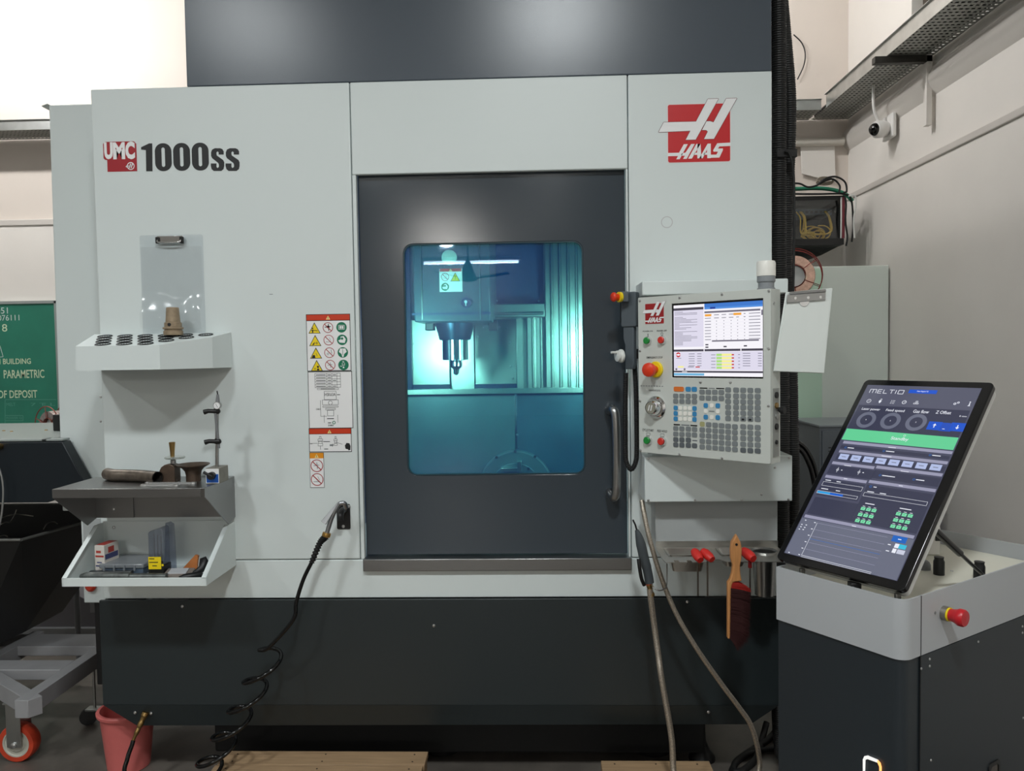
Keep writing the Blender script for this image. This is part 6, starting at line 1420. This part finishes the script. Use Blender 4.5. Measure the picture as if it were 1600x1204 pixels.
for ox, oy in ((488, 715), (672, 742)):
    a = g5(ox, oy, 3)
    for r_ in range(3):
        for k in range(3):
            x = a[0]+k*.0142+r_*.0; y = a[1]-r_*.0172; rect5(x, y-.0052, x+.0112, y+.0034, .0016, Umg); rect5(x+.002, y+.0055, x+.0085, y+.0068, .0016, UW); rect5(x+.0035, y-.0015, x+.0075, y-.0005, .0018, UD)
# chart
p0 = g5(255, 793, 3); p1 = g5(180, 962, 3); xr_ = g5(628, 862, 3)[0]
xa_ = (p0[0]+p1[0])/2; yt_ = p0[1]; yb2 = p1[1]
s5.line(FMo, (xa_, yt_), (xa_, yb2), .0008, .0016, UW)
for k in range(6):
    y = yt_+(yb2-yt_)*k/5; s5.line(FMo, (xa_, y), (xr_, y), .0007 if k < 5 else .0009, .0016, UL if k < 5 else UW); rect5(xa_-.009, y-.001, xa_-.004, y+.001, .0016, UW)
s5.line(FMo, (xa_, yb2-.004), (xr_, yb2-.004), .0008, .0016, UW)
y = yt_+(yb2-yt_)*.49; s5.line(FMo, (xa_, y), (xr_, y), .0009, .0017, UT)
for k, (x, y) in enumerate(((195, 778), (175, 800), (198, 803), (170, 812), (190, 816), (162, 824), (182, 827), (108, 946))): dsh(x, y, .004)
a = g5(690, 880, 3); rect5(a[0]-.018, a[1]-.008, a[0]+.016, a[1]+.008, .0014, me_('tare', (34, 100, 190))); rect5(a[0]-.004, a[1]-.001, a[0]+.004, a[1]+.001, .0018, UW)
a = g5(694, 917, 3); rect5(a[0]-.014, a[1]-.0055, a[0]+.0, a[1]+.0055, .0014, UW); rect5(a[0]-.004, a[1]-.0055, a[0]+.013, a[1]+.0055, .0016, UC); dsh(628, 905, .007)
a = g5(690, 945, 3); rect5(a[0]-.018, a[1]-.0055, a[0]-.009, a[1]+.0055, .0014, UW); rect5(a[0]-.007, a[1]-.0055, a[0]+.011, a[1]+.0055, .0014, me_('pale', (200, 204, 222))); dsh(617, 937, .008)
s5.build('display', t, smooth=0, bev='no', label='lit dark blue control display with a mint green bar')
# maker mark on the lower bezel is the bright triangle of reflected light in the photo; foot and hinge below
h0 = FMo((x0+x1)/2, y0, -.02)
for k in (.2, .62, .93):
    q = FMo(x0+(x1-x0)*k, y0-.002, -.022); hw_ = .012 if k == .62 else .006; MB().box(q.x-hw_, q.x+hw_, q.y-hw_, q.y+hw_, CZ-.042, q.z+.004, mat('hinge_metal', (120, 118, 112), .4, .8) if k != .62 else M['black']).build('hinge_foot', t, bev=.002)
# gas strut
g0 = FMo.o; a_ = P(1452, 855, 2.0); 
s0 = FMo(x1-.03, y0+.19, -.036); s1 = PZ(1536, 898, CZ-.02)
mid = s0.lerp(s1, .55)
MB().cyl(s0, mid, .0085, M['gblack'], n=14).build('strut_barrel', t, smooth=40); MB().cyl(mid, s1, .0045, M['gblack'], n=12).build('strut_rod', t, smooth=40)
# ================================================================== RIGHT BACKGROUND
# network cabinet
NY = 5.0
a = P(1236, 308, NY); b_ = P(1322, 376, NY); rx0, rx1 = a.x-.1, P(1319, 308, NY).x; rz1 = P(1280, 309, NY).z; rz0 = P(1280, 375, NY).z
t = thing('network_cabinet', 'black wall network cabinet with glass front in the back corner', 'cabinet', ((rx0+rx1)/2, NY+.2, rz0-.05))
nb = M['black']
MB().slab(front(NY), [(rx0, rz0-.03), (rx1, rz0-.03), (rx1, rz1+.012), (rx0, rz1+.012)], -.012, 0, nb, holes=[[(rx0+.03, rz0+.01), (rx1-.008, rz0+.01), (rx1-.008, rz1-.012), (rx0+.03, rz1-.012)]]).build('door_frame', t)
MB().box(rx0, rx1, NY+.012, WY-.02, rz1-.0, rz1+.012, nb).build('top_plate', t); MB().box(rx0, rx1, NY+.012, WY-.02, rz0-.03, rz0-.018, nb).build('bottom_plate', t)
MB().box(rx1-.01, rx1, NY+.012, WY-.02, rz0-.018, rz1, nb).build('side_plate', t); MB().box(rx0, rx0+.01, NY+.012, WY-.02, rz0-.018, rz1, nb).build('side_plate', t); MB().box(rx0+.01, rx1-.01, WY-.035, WY-.02, rz0-.018, rz1, nb).build('back_plate', t)
MB().box(rx0+.03, rx1-.008, NY+.003, NY+.006, rz0+.01, rz1-.012, clear('smoked_glass', (250, 252, 252), k=.04)).build('glass_pane', t, smooth=0)
pz_ = P(1270, 331, NY+.12).z; MB().box(rx0+.02, rx1-.03, NY+.12, NY+.3, pz_-.02, pz_+.02, mat('patch_panel', (58, 74, 84), .4)).build('patch_panel', t, bev=.002)
for k in range(14): x = rx0+.05+k*.03; MB().box(x, x+.016, NY+.117, NY+.12, pz_-.008, pz_+.006, M['ink']).build('port', t)
MB().hexa([(rx0, NY+.1, rz0-.03), (rx1, NY+.1, rz0-.03), (rx1, WY-.02, rz0-.03), (rx0, WY-.02, rz0-.03)], [(rx0, NY+.18, rz0-.075), (rx1-.08, NY+.18, rz0-.075), (rx1-.08, WY-.02, rz0-.075), (rx0, WY-.02, rz0-.075)], M['black']).build('wall_bracket', t)
yel = mat('cable_yellow', (226, 186, 70), .5)
for k in range(9):
    rnd = random.Random(k+20); xx = P(1244+rnd.random()*10, 335, NY+.1).x if k < 5 else P(1287+k*.6, 335, NY+.1).x
    zz0 = rz0-.005; cx = P(1262+rnd.random()*22, 368, NY+.08).x; r_ = .035+.025*rnd.random(); yy = NY+.05+.05*rnd.random()
    pts_ = [(xx, NY+.115, pz_), (xx+.01, NY+.07, pz_-.05), (xx+.015, yy, zz0+.06)]
    pts_ += [(cx+r_*math.cos(R(a)), yy+.004*q_, zz0+.012+r_*.9+r_*.8*math.sin(R(a))) for q_, a in enumerate(range(180, 180+300+40*(k % 3), 36))]
    tag(MB().tube(crom(pts_, 5), .0042, yel, 6).build('patch_cable', smooth=60), 'yellow patch cable looped inside the glass network cabinet', 'cable', 'yellow patch cables')
# cables on top and side of it
grn = mat('green_sleeve', (34, 122, 92), .5)
pts_ = [P(x, y, NY+.06) for x, y in ((1228, 294), (1245, 295), (1270, 294), (1292, 295), (1308, 298), (1322, 304), (1332, 314))]
tag(MB().tube(crom(pts_, 6), .0125, grn, 12).build('green_conduit', smooth=60), 'green flexible conduit lying across the network cabinet top', 'conduit')
for k, (pp, lab) in enumerate(((((1228, 302), (1250, 303), (1280, 303), (1318, 303), (1330, 312), (1333, 350), (1331, 378)), 'black cable along the cabinet top and down its right side'),
    (((1236, 286), (1250, 287), (1262, 292), (1275, 290), (1290, 282), (1302, 280), (1312, 290), (1311, 302)), 'black cable bowing up over the green conduit'),
    (((1276, 290), (1290, 279), (1306, 276), (1320, 284), (1323, 298), (1318, 301)), 'black cable curling highest above the cabinet right end'),
    (((1320, 306), (1322, 320), (1321, 345), (1324, 370), (1322, 384)), 'black cable hanging straight down beside the glass front'))):
    tag(MB().tube(crom([P(x, y, NY-.02-.015*k if k != 0 else NY-.025) for x, y in pp], 6), .006, M['rubber'], 8).build('cable', smooth=60), lab, 'cable')
for k, (x, m, r_, lab) in enumerate(((1314.5, mat('cable_white', (214, 214, 210), .5), .0055, 'thin white cable running down the glass front right edge'), (1318, mat('cable_maroon', (112, 32, 44), .5), .009, 'maroon cable running down beside the thin white one'))):
    tag(MB().tube([P(x, 308, NY-.012), P(x, 340, NY-.012), P(x-.5, 372, NY-.012)], r_, m, 8).build('cable', smooth=60), lab, 'cable')
pts_ = [P(x, y, NY-.05) for x, y in ((1326, 306), (1336, 306), (1337, 320), (1334, 345), (1335, 372))]
tag(MB().tube(crom(pts_, 6), .0055, MATS['cable_white'], 8).build('cable', smooth=60), 'white cable looping over the cabinet right end, outermost', 'cable')
pts_ = [P(1264+13*math.cos(R(a))*(1+.1*math.sin(a))+25, 280+5*math.sin(R(a)*1.0)+a/200, NY-.03) for a in range(0, 1000, 40)]
tag(MB().tube(crom(pts_, 3), .004, mat('cable_grey_beige', (140, 130, 116), .5), 6).build('wire_bundle', smooth=60), 'tangled grey-beige wire bundled above the network cabinet', 'wire')
# cable spool beside the ribbed hoses
def spool(px, py, Y, Rr, label, yawd, tone, wrap, group='wire spools', hold=0):
    c_ = P(px, py, Y); ax = Vector((math.sin(R(yawd)), -math.cos(R(yawd)), 0))
    t = thing('wire_spool', label, 'spool', c_-Vector((0, 0, Rr)), group)
    w2 = .05
    u_ = ax.cross(Vector((0, 0, 1))).normalized(); v_ = Vector((0, 0, 1))
    def rim(rad, c, th, nm, m):
        pts = [c_+ax*c+u_*rad*math.cos(2*math.pi*k/48)+v_*rad*math.sin(2*math.pi*k/48) for k in range(48)]
        MB().tube(pts, th, m, 8, closed=True).build(nm, t, smooth=60)
    for s_ in (-w2, w2):
        rim(Rr, s_, .0028, 'flange_ring', tone)
        for k in range(6):
            a = math.pi*2*k/6+.4; d_ = u_*math.cos(a)+v_*math.sin(a)
            MB().cyl(c_+ax*s_+d_*Rr*.40, c_+ax*s_+d_*Rr, .0022, tone, n=6).build('flange_spoke', t)
    MB().lathe([(Rr*.40, -w2), (Rr*.42, -w2+.002), (Rr*.42, w2-.002), (Rr*.40, w2)], c_, ax, tone, 40, caps=False).build('core', t, smooth=30)
    MB().lathe([(Rr*.44, -w2+.004), (Rr*.74, -w2+.004), (Rr*.76, -.03), (Rr*.76, .03), (Rr*.74, w2-.004), (Rr*.44, w2-.004)], c_, ax, wrap, 48, caps=False).build('wound_wire', t, smooth=30)
    MB().lathe([(Rr*.39, .03), (1e-4, .031)], c_, ax, mat('hub_white', (206, 210, 208), .5), 32).build('hub', t)
    if hold: MB().cyl(c_-ax*w2, c_-ax*w2-ax*hold, .012, M['greysteel'], n=12).build('spindle', t, smooth=40)
    return t
rs = mat('red_wire', (134, 46, 40), .45, .3)
cw2 = mat('copper_wire', (178, 146, 130), .35, .9, noise=.2, nscale=60)
spool(1240, 432, 4.6, .155, 'red-ringed spool of copper wire seen right of the ribbed hoses', -18, rs, cw2, hold=.095)
# tall pale locker and things around it
pg_ = mat('pale_green_steel', (224, 233, 226), .42); 
LYk = 4.75; a = P(1345, 415, LYk); b_ = P(1215, 417, LYk)
t = thing('steel_locker', 'tall pale green steel locker standing in the back right corner', 'locker', ((a.x+b_.x)/2, LYk+.2, 0))
MB().box(b_.x, WX-.03, LYk, WY-.03, .05, a.z, pg_).build('locker_body', t, bev=.004)
zm = P(1285, 690, LYk).z
MB().box(b_.x+.004, P(1285, 640, LYk).x, LYk-.018, LYk-.001, zm+.003, a.z-.004, pg_).build('locker_door', t, bev=.002) if 0 else None
MB().box(b_.x+.004, P(1283, 640, LYk).x, LYk-.016, LYk-.001, zm, P(1262, 420, LYk).z, mat('green_glass_panel', (205, 236, 214), .15)).build('upper_door', t, bev=.002)
MB().box(b_.x+.004, P(1283, 640, LYk).x, LYk-.016, LYk-.001, .08, zm-.012, pg_).build('lower_door', t, bev=.002)
MB().box(P(1240, 691, LYk).x, P(1263, 691, LYk).x, LYk-.024, LYk-.0165, zm-.028, zm-.014, M['greysteel']).build('door_pull', t)
GY = 4.1; a = P(1281, 664, GY); b_ = P(1345, 668, GY)
t = thing('tool_cabinet', 'slate grey steel cabinet half hidden behind the touch screen', 'cabinet', (a.x+.25, GY+.2, 0))
sl = mat('slate_paint', (98, 104, 110), .42)
MB().box(a.x, a.x+.62, GY, GY+.45, .04, a.z-.012, sl).build('cabinet_body', t, bev=.003); MB().box(a.x-.006, a.x+.626, GY-.008, GY+.455, a.z-.0115, a.z, mat('slate_top', (128, 134, 138), .4)).build('cabinet_top', t, bev=.002)
MB().box(a.x+.01, a.x+.61, GY-.012, GY-.001, .08, a.z-.03, sl).build('cabinet_door', t, bev=.002)
for k in range(4): z_ = a.z-.12-k*.018; MB().box(a.x+.04, a.x+.10, GY-.0135, GY-.0121, z_, z_+.006, M['ink']).build('vent_slot', t)
# floor items right: thick cables and machine foot plate
for pp, r_, lab in ((((1222, 1128), (1205, 1150), (1190, 1162), (1172, 1173), (1150, 1190), (1147, 1204), (1160, 1203), (1178, 1188), (1186, 1170), (1192, 1150), (1198, 1128)), .012, 'black cable looped on the floor below the skirt right corner'),
                    (((1230, 1168), (1205, 1170), (1185, 1173), (1160, 1182), (1144, 1200), (1142, 1215)), .010, 'black cable running along the floor toward the console')):
    pts_ = [PZ(x, y, .012) if y > 1140 else PZ(x, y, .05) for x, y in pp]
    tag(MB().tube(crom(pts_, 6), r_, M['rubber'], 10).build('cable', smooth=60), lab, 'cable')
# ================================================================== LEFT SIDE
HD = M['hood']; HY = 2.90
# conveyor discharge hood
hx0 = -2.75
h1 = P(97, 688, HY); h2 = P(131, 752, HY); hb_ = P(50, 780, HY)
t = thing('conveyor_hood', 'blue-black chip conveyor hood with a grey top, left of the machine', 'conveyor', (-2.3, 3.2, .98))
zt1 = h1.z; zb_2 = P(60, 785, HY).z
MB().slab(front(HY), [(hx0, zt1-.004), (h1.x, zt1-.004), (h2.x, h2.z), (h2.x-.002, h2.z-.03), (-1.885, zb_2), (hx0, zb_2)], -.055, 0, HD).build('hood_front', t, bev=.003)
MB().box(hx0, -1.885, HY+.057, 3.6, zb_2, zt1-.004, HD).build('hood_body', t)
gt = mat('hood_top_grey', (150, 158, 156), .35)
MB().box(hx0, -1.88, HY+.002, 3.65, zt1-.002, zt1+.006, gt).build('hood_top', t, bev=.002); MB().box(-1.9, h1.x, HY+.002, HY+.05, zt1-.002, zt1+.006, gt).build('hood_top', t, bev=.002)
for x, y in ((6, 673), (18, 674), (72, 672)): q = PZ(x, y, zt1+.006); MB().lathe([(.007, 0), (.0055, .003), (1e-4, .004)], q, (0, 0, 1), M['brass'], 12).build('top_screw', t)
sp2 = spool(89, 664, 3.85, .098, 'bright wire spool on a post just behind the grey conveyor hood', -25, mat('copper_ring', (150, 88, 76), .45, .4), mat('bright_wire', (206, 196, 196), .22, 1, noise=.2, nscale=90))
_c = P(89, 664, 3.85); MB().cyl((_c.x+.03, _c.y+.06, 0), (_c.x+.03, _c.y+.06, _c.z), .014, M['greysteel'], n=12).build('post', sp2, smooth=40)
q = PZ(91, 672, zt1+.007); MB_ = MB().box(q.x-.01, q.x+.03, q.y-.02, q.y+.02, zt1+.0065, zt1+.075, M['black']); tag(MB_.build('spool_stand', bev=.003), 'small black block beside the bright spool on the hood', 'stand')
for k, (x, y) in enumerate(((1, 697),)): q = P(x, y, HY-.0); MB().cyl((q.x, HY, q.z), (q.x, HY-.02, q.z), .012, M['brass'], n=12).build('fitting', t, smooth=40)
pts_ = [P(x, y, HY-.03) for x, y in ((-6, 720), (2, 742), (5, 765), (4, 790), (1, 812), (-4, 830))]
tag(MB().tube(crom(pts_, 6), .0035, mat('wire_grey', (150, 150, 148), .4, .5), 8).build('wire', smooth=60), 'pale grey wire hanging in front of the blue-black hood', 'wire')
# chip bin (hopper)
bn = M['bin']; zr = .85
p1, p2 = PZ(33, 843, zr), PZ(118, 808, zr); yb1 = PZ(60, 787, zr).y; xr2 = p1.x; 
xr2 = -1.93; yf1 = p1.y
t = thing('chip_bin', 'black sheet metal chip hopper standing on the wheeled cart', 'bin', (-2.5, 3.4, .33))
xl2 = -3.1
topo = [(xl2, yf1), (p1.x, yf1), (xr2, p2.y), (xr2, yb1), (xl2, yb1)]
boto = [(xl2+.3, yf1+.12), (-2.33, yf1+.12), (-2.30, p2.y), (-2.30, yb1-.05), (xl2+.3, yb1-.05)]
b_ = MB(); n = 5
v = [(x, y, zr) for x, y in topo]+[(x, y, .34) for x, y in boto]+[(x+(.004 if x < -2.6 else -.004), y+(.004 if y < 3.2 else -.004), zr) for x, y in topo]+[(x, y, .345) for x, y in boto]
b_.add(v, [(i, (i+1) % n, (i+1) % n+n, i+n) for i in range(n)]+[tuple(range(n, 2*n))]+[(i+2*n, (i+1) % n+2*n, (i+1) % n+3*n, i+3*n) for i in range(n)]+[tuple(range(3*n, 4*n))]+[(i, (i+1) % n, (i+1) % n+2*n, i+2*n) for i in range(n)], bn)
b_.build('hopper', t, smooth=0)
rim_ = mat('worn_rim', (118, 118, 114), .4, .5)
for i in range(n):
    a_ = Vector((*topo[i], zr)); c_ = Vector((*topo[(i+1) % n], zr)); MB().cyl(a_, c_, .006, rim_ if i in (0, 1, 3) else bn, n=8).build('rim_edge', t, smooth=40)
wsh = mat('swarf', (176, 172, 164), .3, .9)
_lb = ('longest swarf curl, lying level in the black chip bin', 'branching swarf curl at the left in the black chip bin', 'small arched swarf curl against the black chip bin side', 'short swarf curl just above the chip bin front rim')
for k, pp in enumerate((((-4, 812), (10, 806), (28, 803), (52, 806)), ((-5, 822), (8, 816), (16, 815), (22, 806), (26, 796)), ((68, 827), (74, 818), (84, 815), (90, 818)), ((-4, 838), (6, 836), (12, 838)))):
    tag(MB().tube(crom([P(x, y, 3.12) for x, y in pp], 6), .0022, wsh, 6).build('swarf_curl', smooth=60), _lb[k], 'swarf', 'swarf curls in the bin')
# cart
cg_ = mat('cart_grey', (150, 150, 152), .5, noise=.06, nscale=10)
zc1 = .305; A1 = PZ(43, 1094, zc1); A2 = PZ(151, 1011, zc1); A3 = PZ(0, 1068, zc1)
dzc = A1.z-P(43, 1122, A1.y).z
t = thing('bin_cart', 'grey steel cart frame with an orange wheel under the chip bin', 'cart', (A1.x-.3, A1.y+.4, 0))
def beam(a, b, w2, h2, nm, off=0, m=None):
    d = (b-a).normalized(); s_ = Vector((-d.y, d.x, 0))
    p_ = [a+s_*off, b+s_*off, b+s_*(off+w2), a+s_*(off+w2)]
    return MB().hexa(p_, [q-Vector((0, 0, h2)) for q in p_], m or cg_).build(nm, t, bev=.002)
A2b = Vector((A1.x+.0, 3.95, zc1)); dl = (A3-A1).normalized(); A3b = A1+dl*.55
beam(A1, A2b, .05, dzc, 'side_rail'); beam(A1+Vector((0, 0, -.0005)), A3b, -.05, dzc, 'corner_rail')
A4 = A3b+Vector((0, .4, 0)); beam(A3b, A4, -.05, dzc, 'side_rail'); beam(Vector((A4.x, 3.9, zc1)), Vector((A1.x-.05, 3.9, zc1)), .05, dzc, 'end_rail')
pk = mat('pale_board', (170, 160, 150), .6, noise=.12, nscale=9, stretch=(1, 10, 10))
for y0_, y1_, nm in ((3.27, 3.42, 'cross_board'), (3.02, 3.12, 'cross_board')):
    MB().box(-2.6, A1.x-.055, y0_, y1_, zc1-.045, zc1-.002, pk if y0_ > 3.3 else cg_).build(nm, t, bev=.003)
# wheel
wc = PZ(28, 1186, 0); wr_ = .073
wc = Vector((wc.x+.01, wc.y, wr_))
MB().box(wc.x-.028, wc.x+.028, wc.y-.034, wc.y-.029, wr_-.01, zc1-dzc, M['zinc']).box(wc.x-.028, wc.x+.028, wc.y+.029, wc.y+.034, wr_-.01, zc1-dzc, M['zinc']).box(wc.x-.035, wc.x+.035, wc.y-.04, wc.y+.04, zc1-dzc-.006, zc1-dzc, M['zinc']).build('wheel_fork', t, bev=.001)
wh = MB().lathe([(wr_*.72, -.024), (wr_*.95, -.024), (wr_, -.016), (wr_, .016), (wr_*.95, .024), (wr_*.72, .024), (wr_*.72, -.024)], wc, (0, 1, 0), mat('orange_tyre', (196, 66, 40), .45, noise=.1, nscale=30), 36, caps=False).build('wheel_tyre', t, smooth=35)
MB().lathe([(.008, -.0245), (.03, -.0235), (.036, -.018), (wr_*.62, -.018), (wr_*.66, -.023), (wr_*.72, -.023), (wr_*.72, .02), (.008, .02)], wc, (0, 1, 0), mat('wheel_hub_cream', (190, 188, 176), .45), 32).build('wheel_hub', wh, smooth=35)
MB().lathe([(.011, 0), (.011, .006), (.006, .009), (1e-4, .009)], (wc.x, wc.y-.034, wc.z), (0, -1, 0), M['screw'], 14).build('axle_bolt', wh, smooth=40)
# small black castor and rod behind the skirt corner
q = PZ(146, 1120, .03); t = thing('castor', 'small black castor on a threaded rod behind the pink bucket', 'castor', (q.x, q.y, 0))
q = Vector((q.x-.02, q.y, .035))
MB().lathe([(.012, -.016), (.033, -.016), (.035, -.01), (.035, .01), (.033, .016), (.012, .016)], q, (.35, -1, 0), M['black'], 24).build('wheel', t, smooth=35)
MB().box(q.x-.005, q.x+.05, q.y-.02, q.y+.02, .062, .072, M['zinc']).build('fork_plate', t, bev=.002); MB().cyl((q.x+.028, q.y, .072), (q.x+.028, q.y, .30), .006, M['zinc'], n=10).build('threaded_rod', t, smooth=40)
# grey machine base seen behind the cart
q0 = P(92, 925, 4.2); q1 = P(160, 1005, 4.2)
t = thing('grey_cabinet', 'low grey steel housing seen behind the cart and chip bin', 'housing', (-2.5, 4.4, 0))
FB2 = front(4.2); hp3 = [P(0, 1003, 4.2), P(165, 1003, 4.2), P(165, 960, 4.2), P(150, 945, 4.2), P(112, 924, 4.2), P(96, 921, 4.2), P(0, 921, 4.2)]
MB().slab(FB2, [(p.x-(.6 if i in (0, 6) else 0), p.z if i > 1 else .02) for i, p in enumerate(hp3)], -.5, 0, mat('violet_grey_sheet', (112, 110, 116), .5)).build('housing_body', t, bev=.004)
z_ = P(80, 982, 4.2).z; MB().box(q0.x-1.0, q1.x, 4.17, 4.199, z_-.02, z_+.012, M['greysteel']).build('housing_rail', t)
# ---- pink bucket
bpk = mat('pink_bucket', (214, 112, 108), .4, noise=.07, nscale=6); bi = mat('pink_bucket_inside', (176, 70, 66), .5)
X = P(200, 1140, 2.86).x; Yk = 2.86; Hb = .225; r1 = .100
t = thing('plastic_bucket', 'pink plastic bucket on the floor under the skirt left corner', 'bucket', (X, Yk, 0))
MB().lathe([(.072, .0), (.075, .002), (r1-.004, Hb-.012), (r1-.002, Hb), (r1-.006, Hb), (.070, .006), (1e-4, .005)], (X, Yk, 0), (0, 0, 1), bpk, 40).build('bucket_body', t, smooth=40)
MB().lathe([(r1-.004, Hb-.014), (r1+.006, Hb-.012), (r1+.007, Hb-.003), (r1+.003, Hb+.001), (r1-.006, Hb+.001), (r1-.006, Hb-.006), (r1-.004, Hb-.014)], (X, Yk, 0), (0, 0, 1), bpk, 40, caps=False).build('bucket_rim', t, smooth=40)
# ---- pallets
nail = mat('nail_head', (70, 60, 52), .5, .5)
def pallet(x0, x1, yfar, n, label, skew=0.0, depth=.75):
    t = thing('wooden_pallet', label, 'pallet', ((x0+x1)/2, yfar-depth/2, 0), 'pallets at the machine foot')
    bwid = .092; pit = .096
    y = yfar; k = 0
    while y > yfar-depth:
        dx = random.Random(k).uniform(-.003, .003)
        ya = y-bwid
        MB().hexa([(x0+dx, ya, .14), (x1+dx, ya, .14), (x1+dx, y, .14), (x0+dx, y, .14)], [(x0+dx, ya, .12), (x1+dx, ya, .12), (x1+dx, y, .12), (x0+dx, y, .12)], M['wood']).build('plank', t, bev=.0015)
        for xx in (x0+.045, (x0+x1)/2, x1-.045):
            for yy in (y-.022, y-bwid+.022): MB().cyl((xx+dx, yy, .1402), (xx+dx, yy, .1408), .0032, nail, n=8).build('nail', t)
        y -= pit; k += 1
    for xx in (x0, (x0+x1)/2-.04, x1-.08): MB().box(xx+.002, xx+.078, yfar-depth, yfar-.004, .022, .119, M['wood']).build('bearer', t, bev=.002)
    for yy in (yfar-.09, yfar-depth/2, yfar-depth+.01): MB().box(x0+.001, x1-.001, yy, yy+.08, 0.0, .021, M['wood']).build('bottom_plank', t, bev=.001)
xa_ = (PZ(360, 1172, .14).x+PZ(325, 1204, .14).x)/2
pallet(xa_, PZ(668, 1174, .14).x, PZ(510, 1173, .14).y, 5, 'weathered pine pallet on the floor below the machine door')
pallet(PZ(938, 1188, .14).x, PZ(1107, 1188, .14).x, PZ(1020, 1188, .14).y, 5, 'narrower pine pallet on the floor right of the door')
# black rubber foot bag-like shape under the machine near the second pallet
q = PZ(1095, 1180, .0); t2 = MB().lathe([(.050, 0), (.048, .012), (.030, .035), (.016, .07), (.014, .10)], (q.x, q.y-.02, 0), (0, 0, 1), M['black'], 20)
tag(t2.build('levelling_cone', smooth=45), 'black cone-shaped machine foot behind the narrower pallet', 'machine foot')
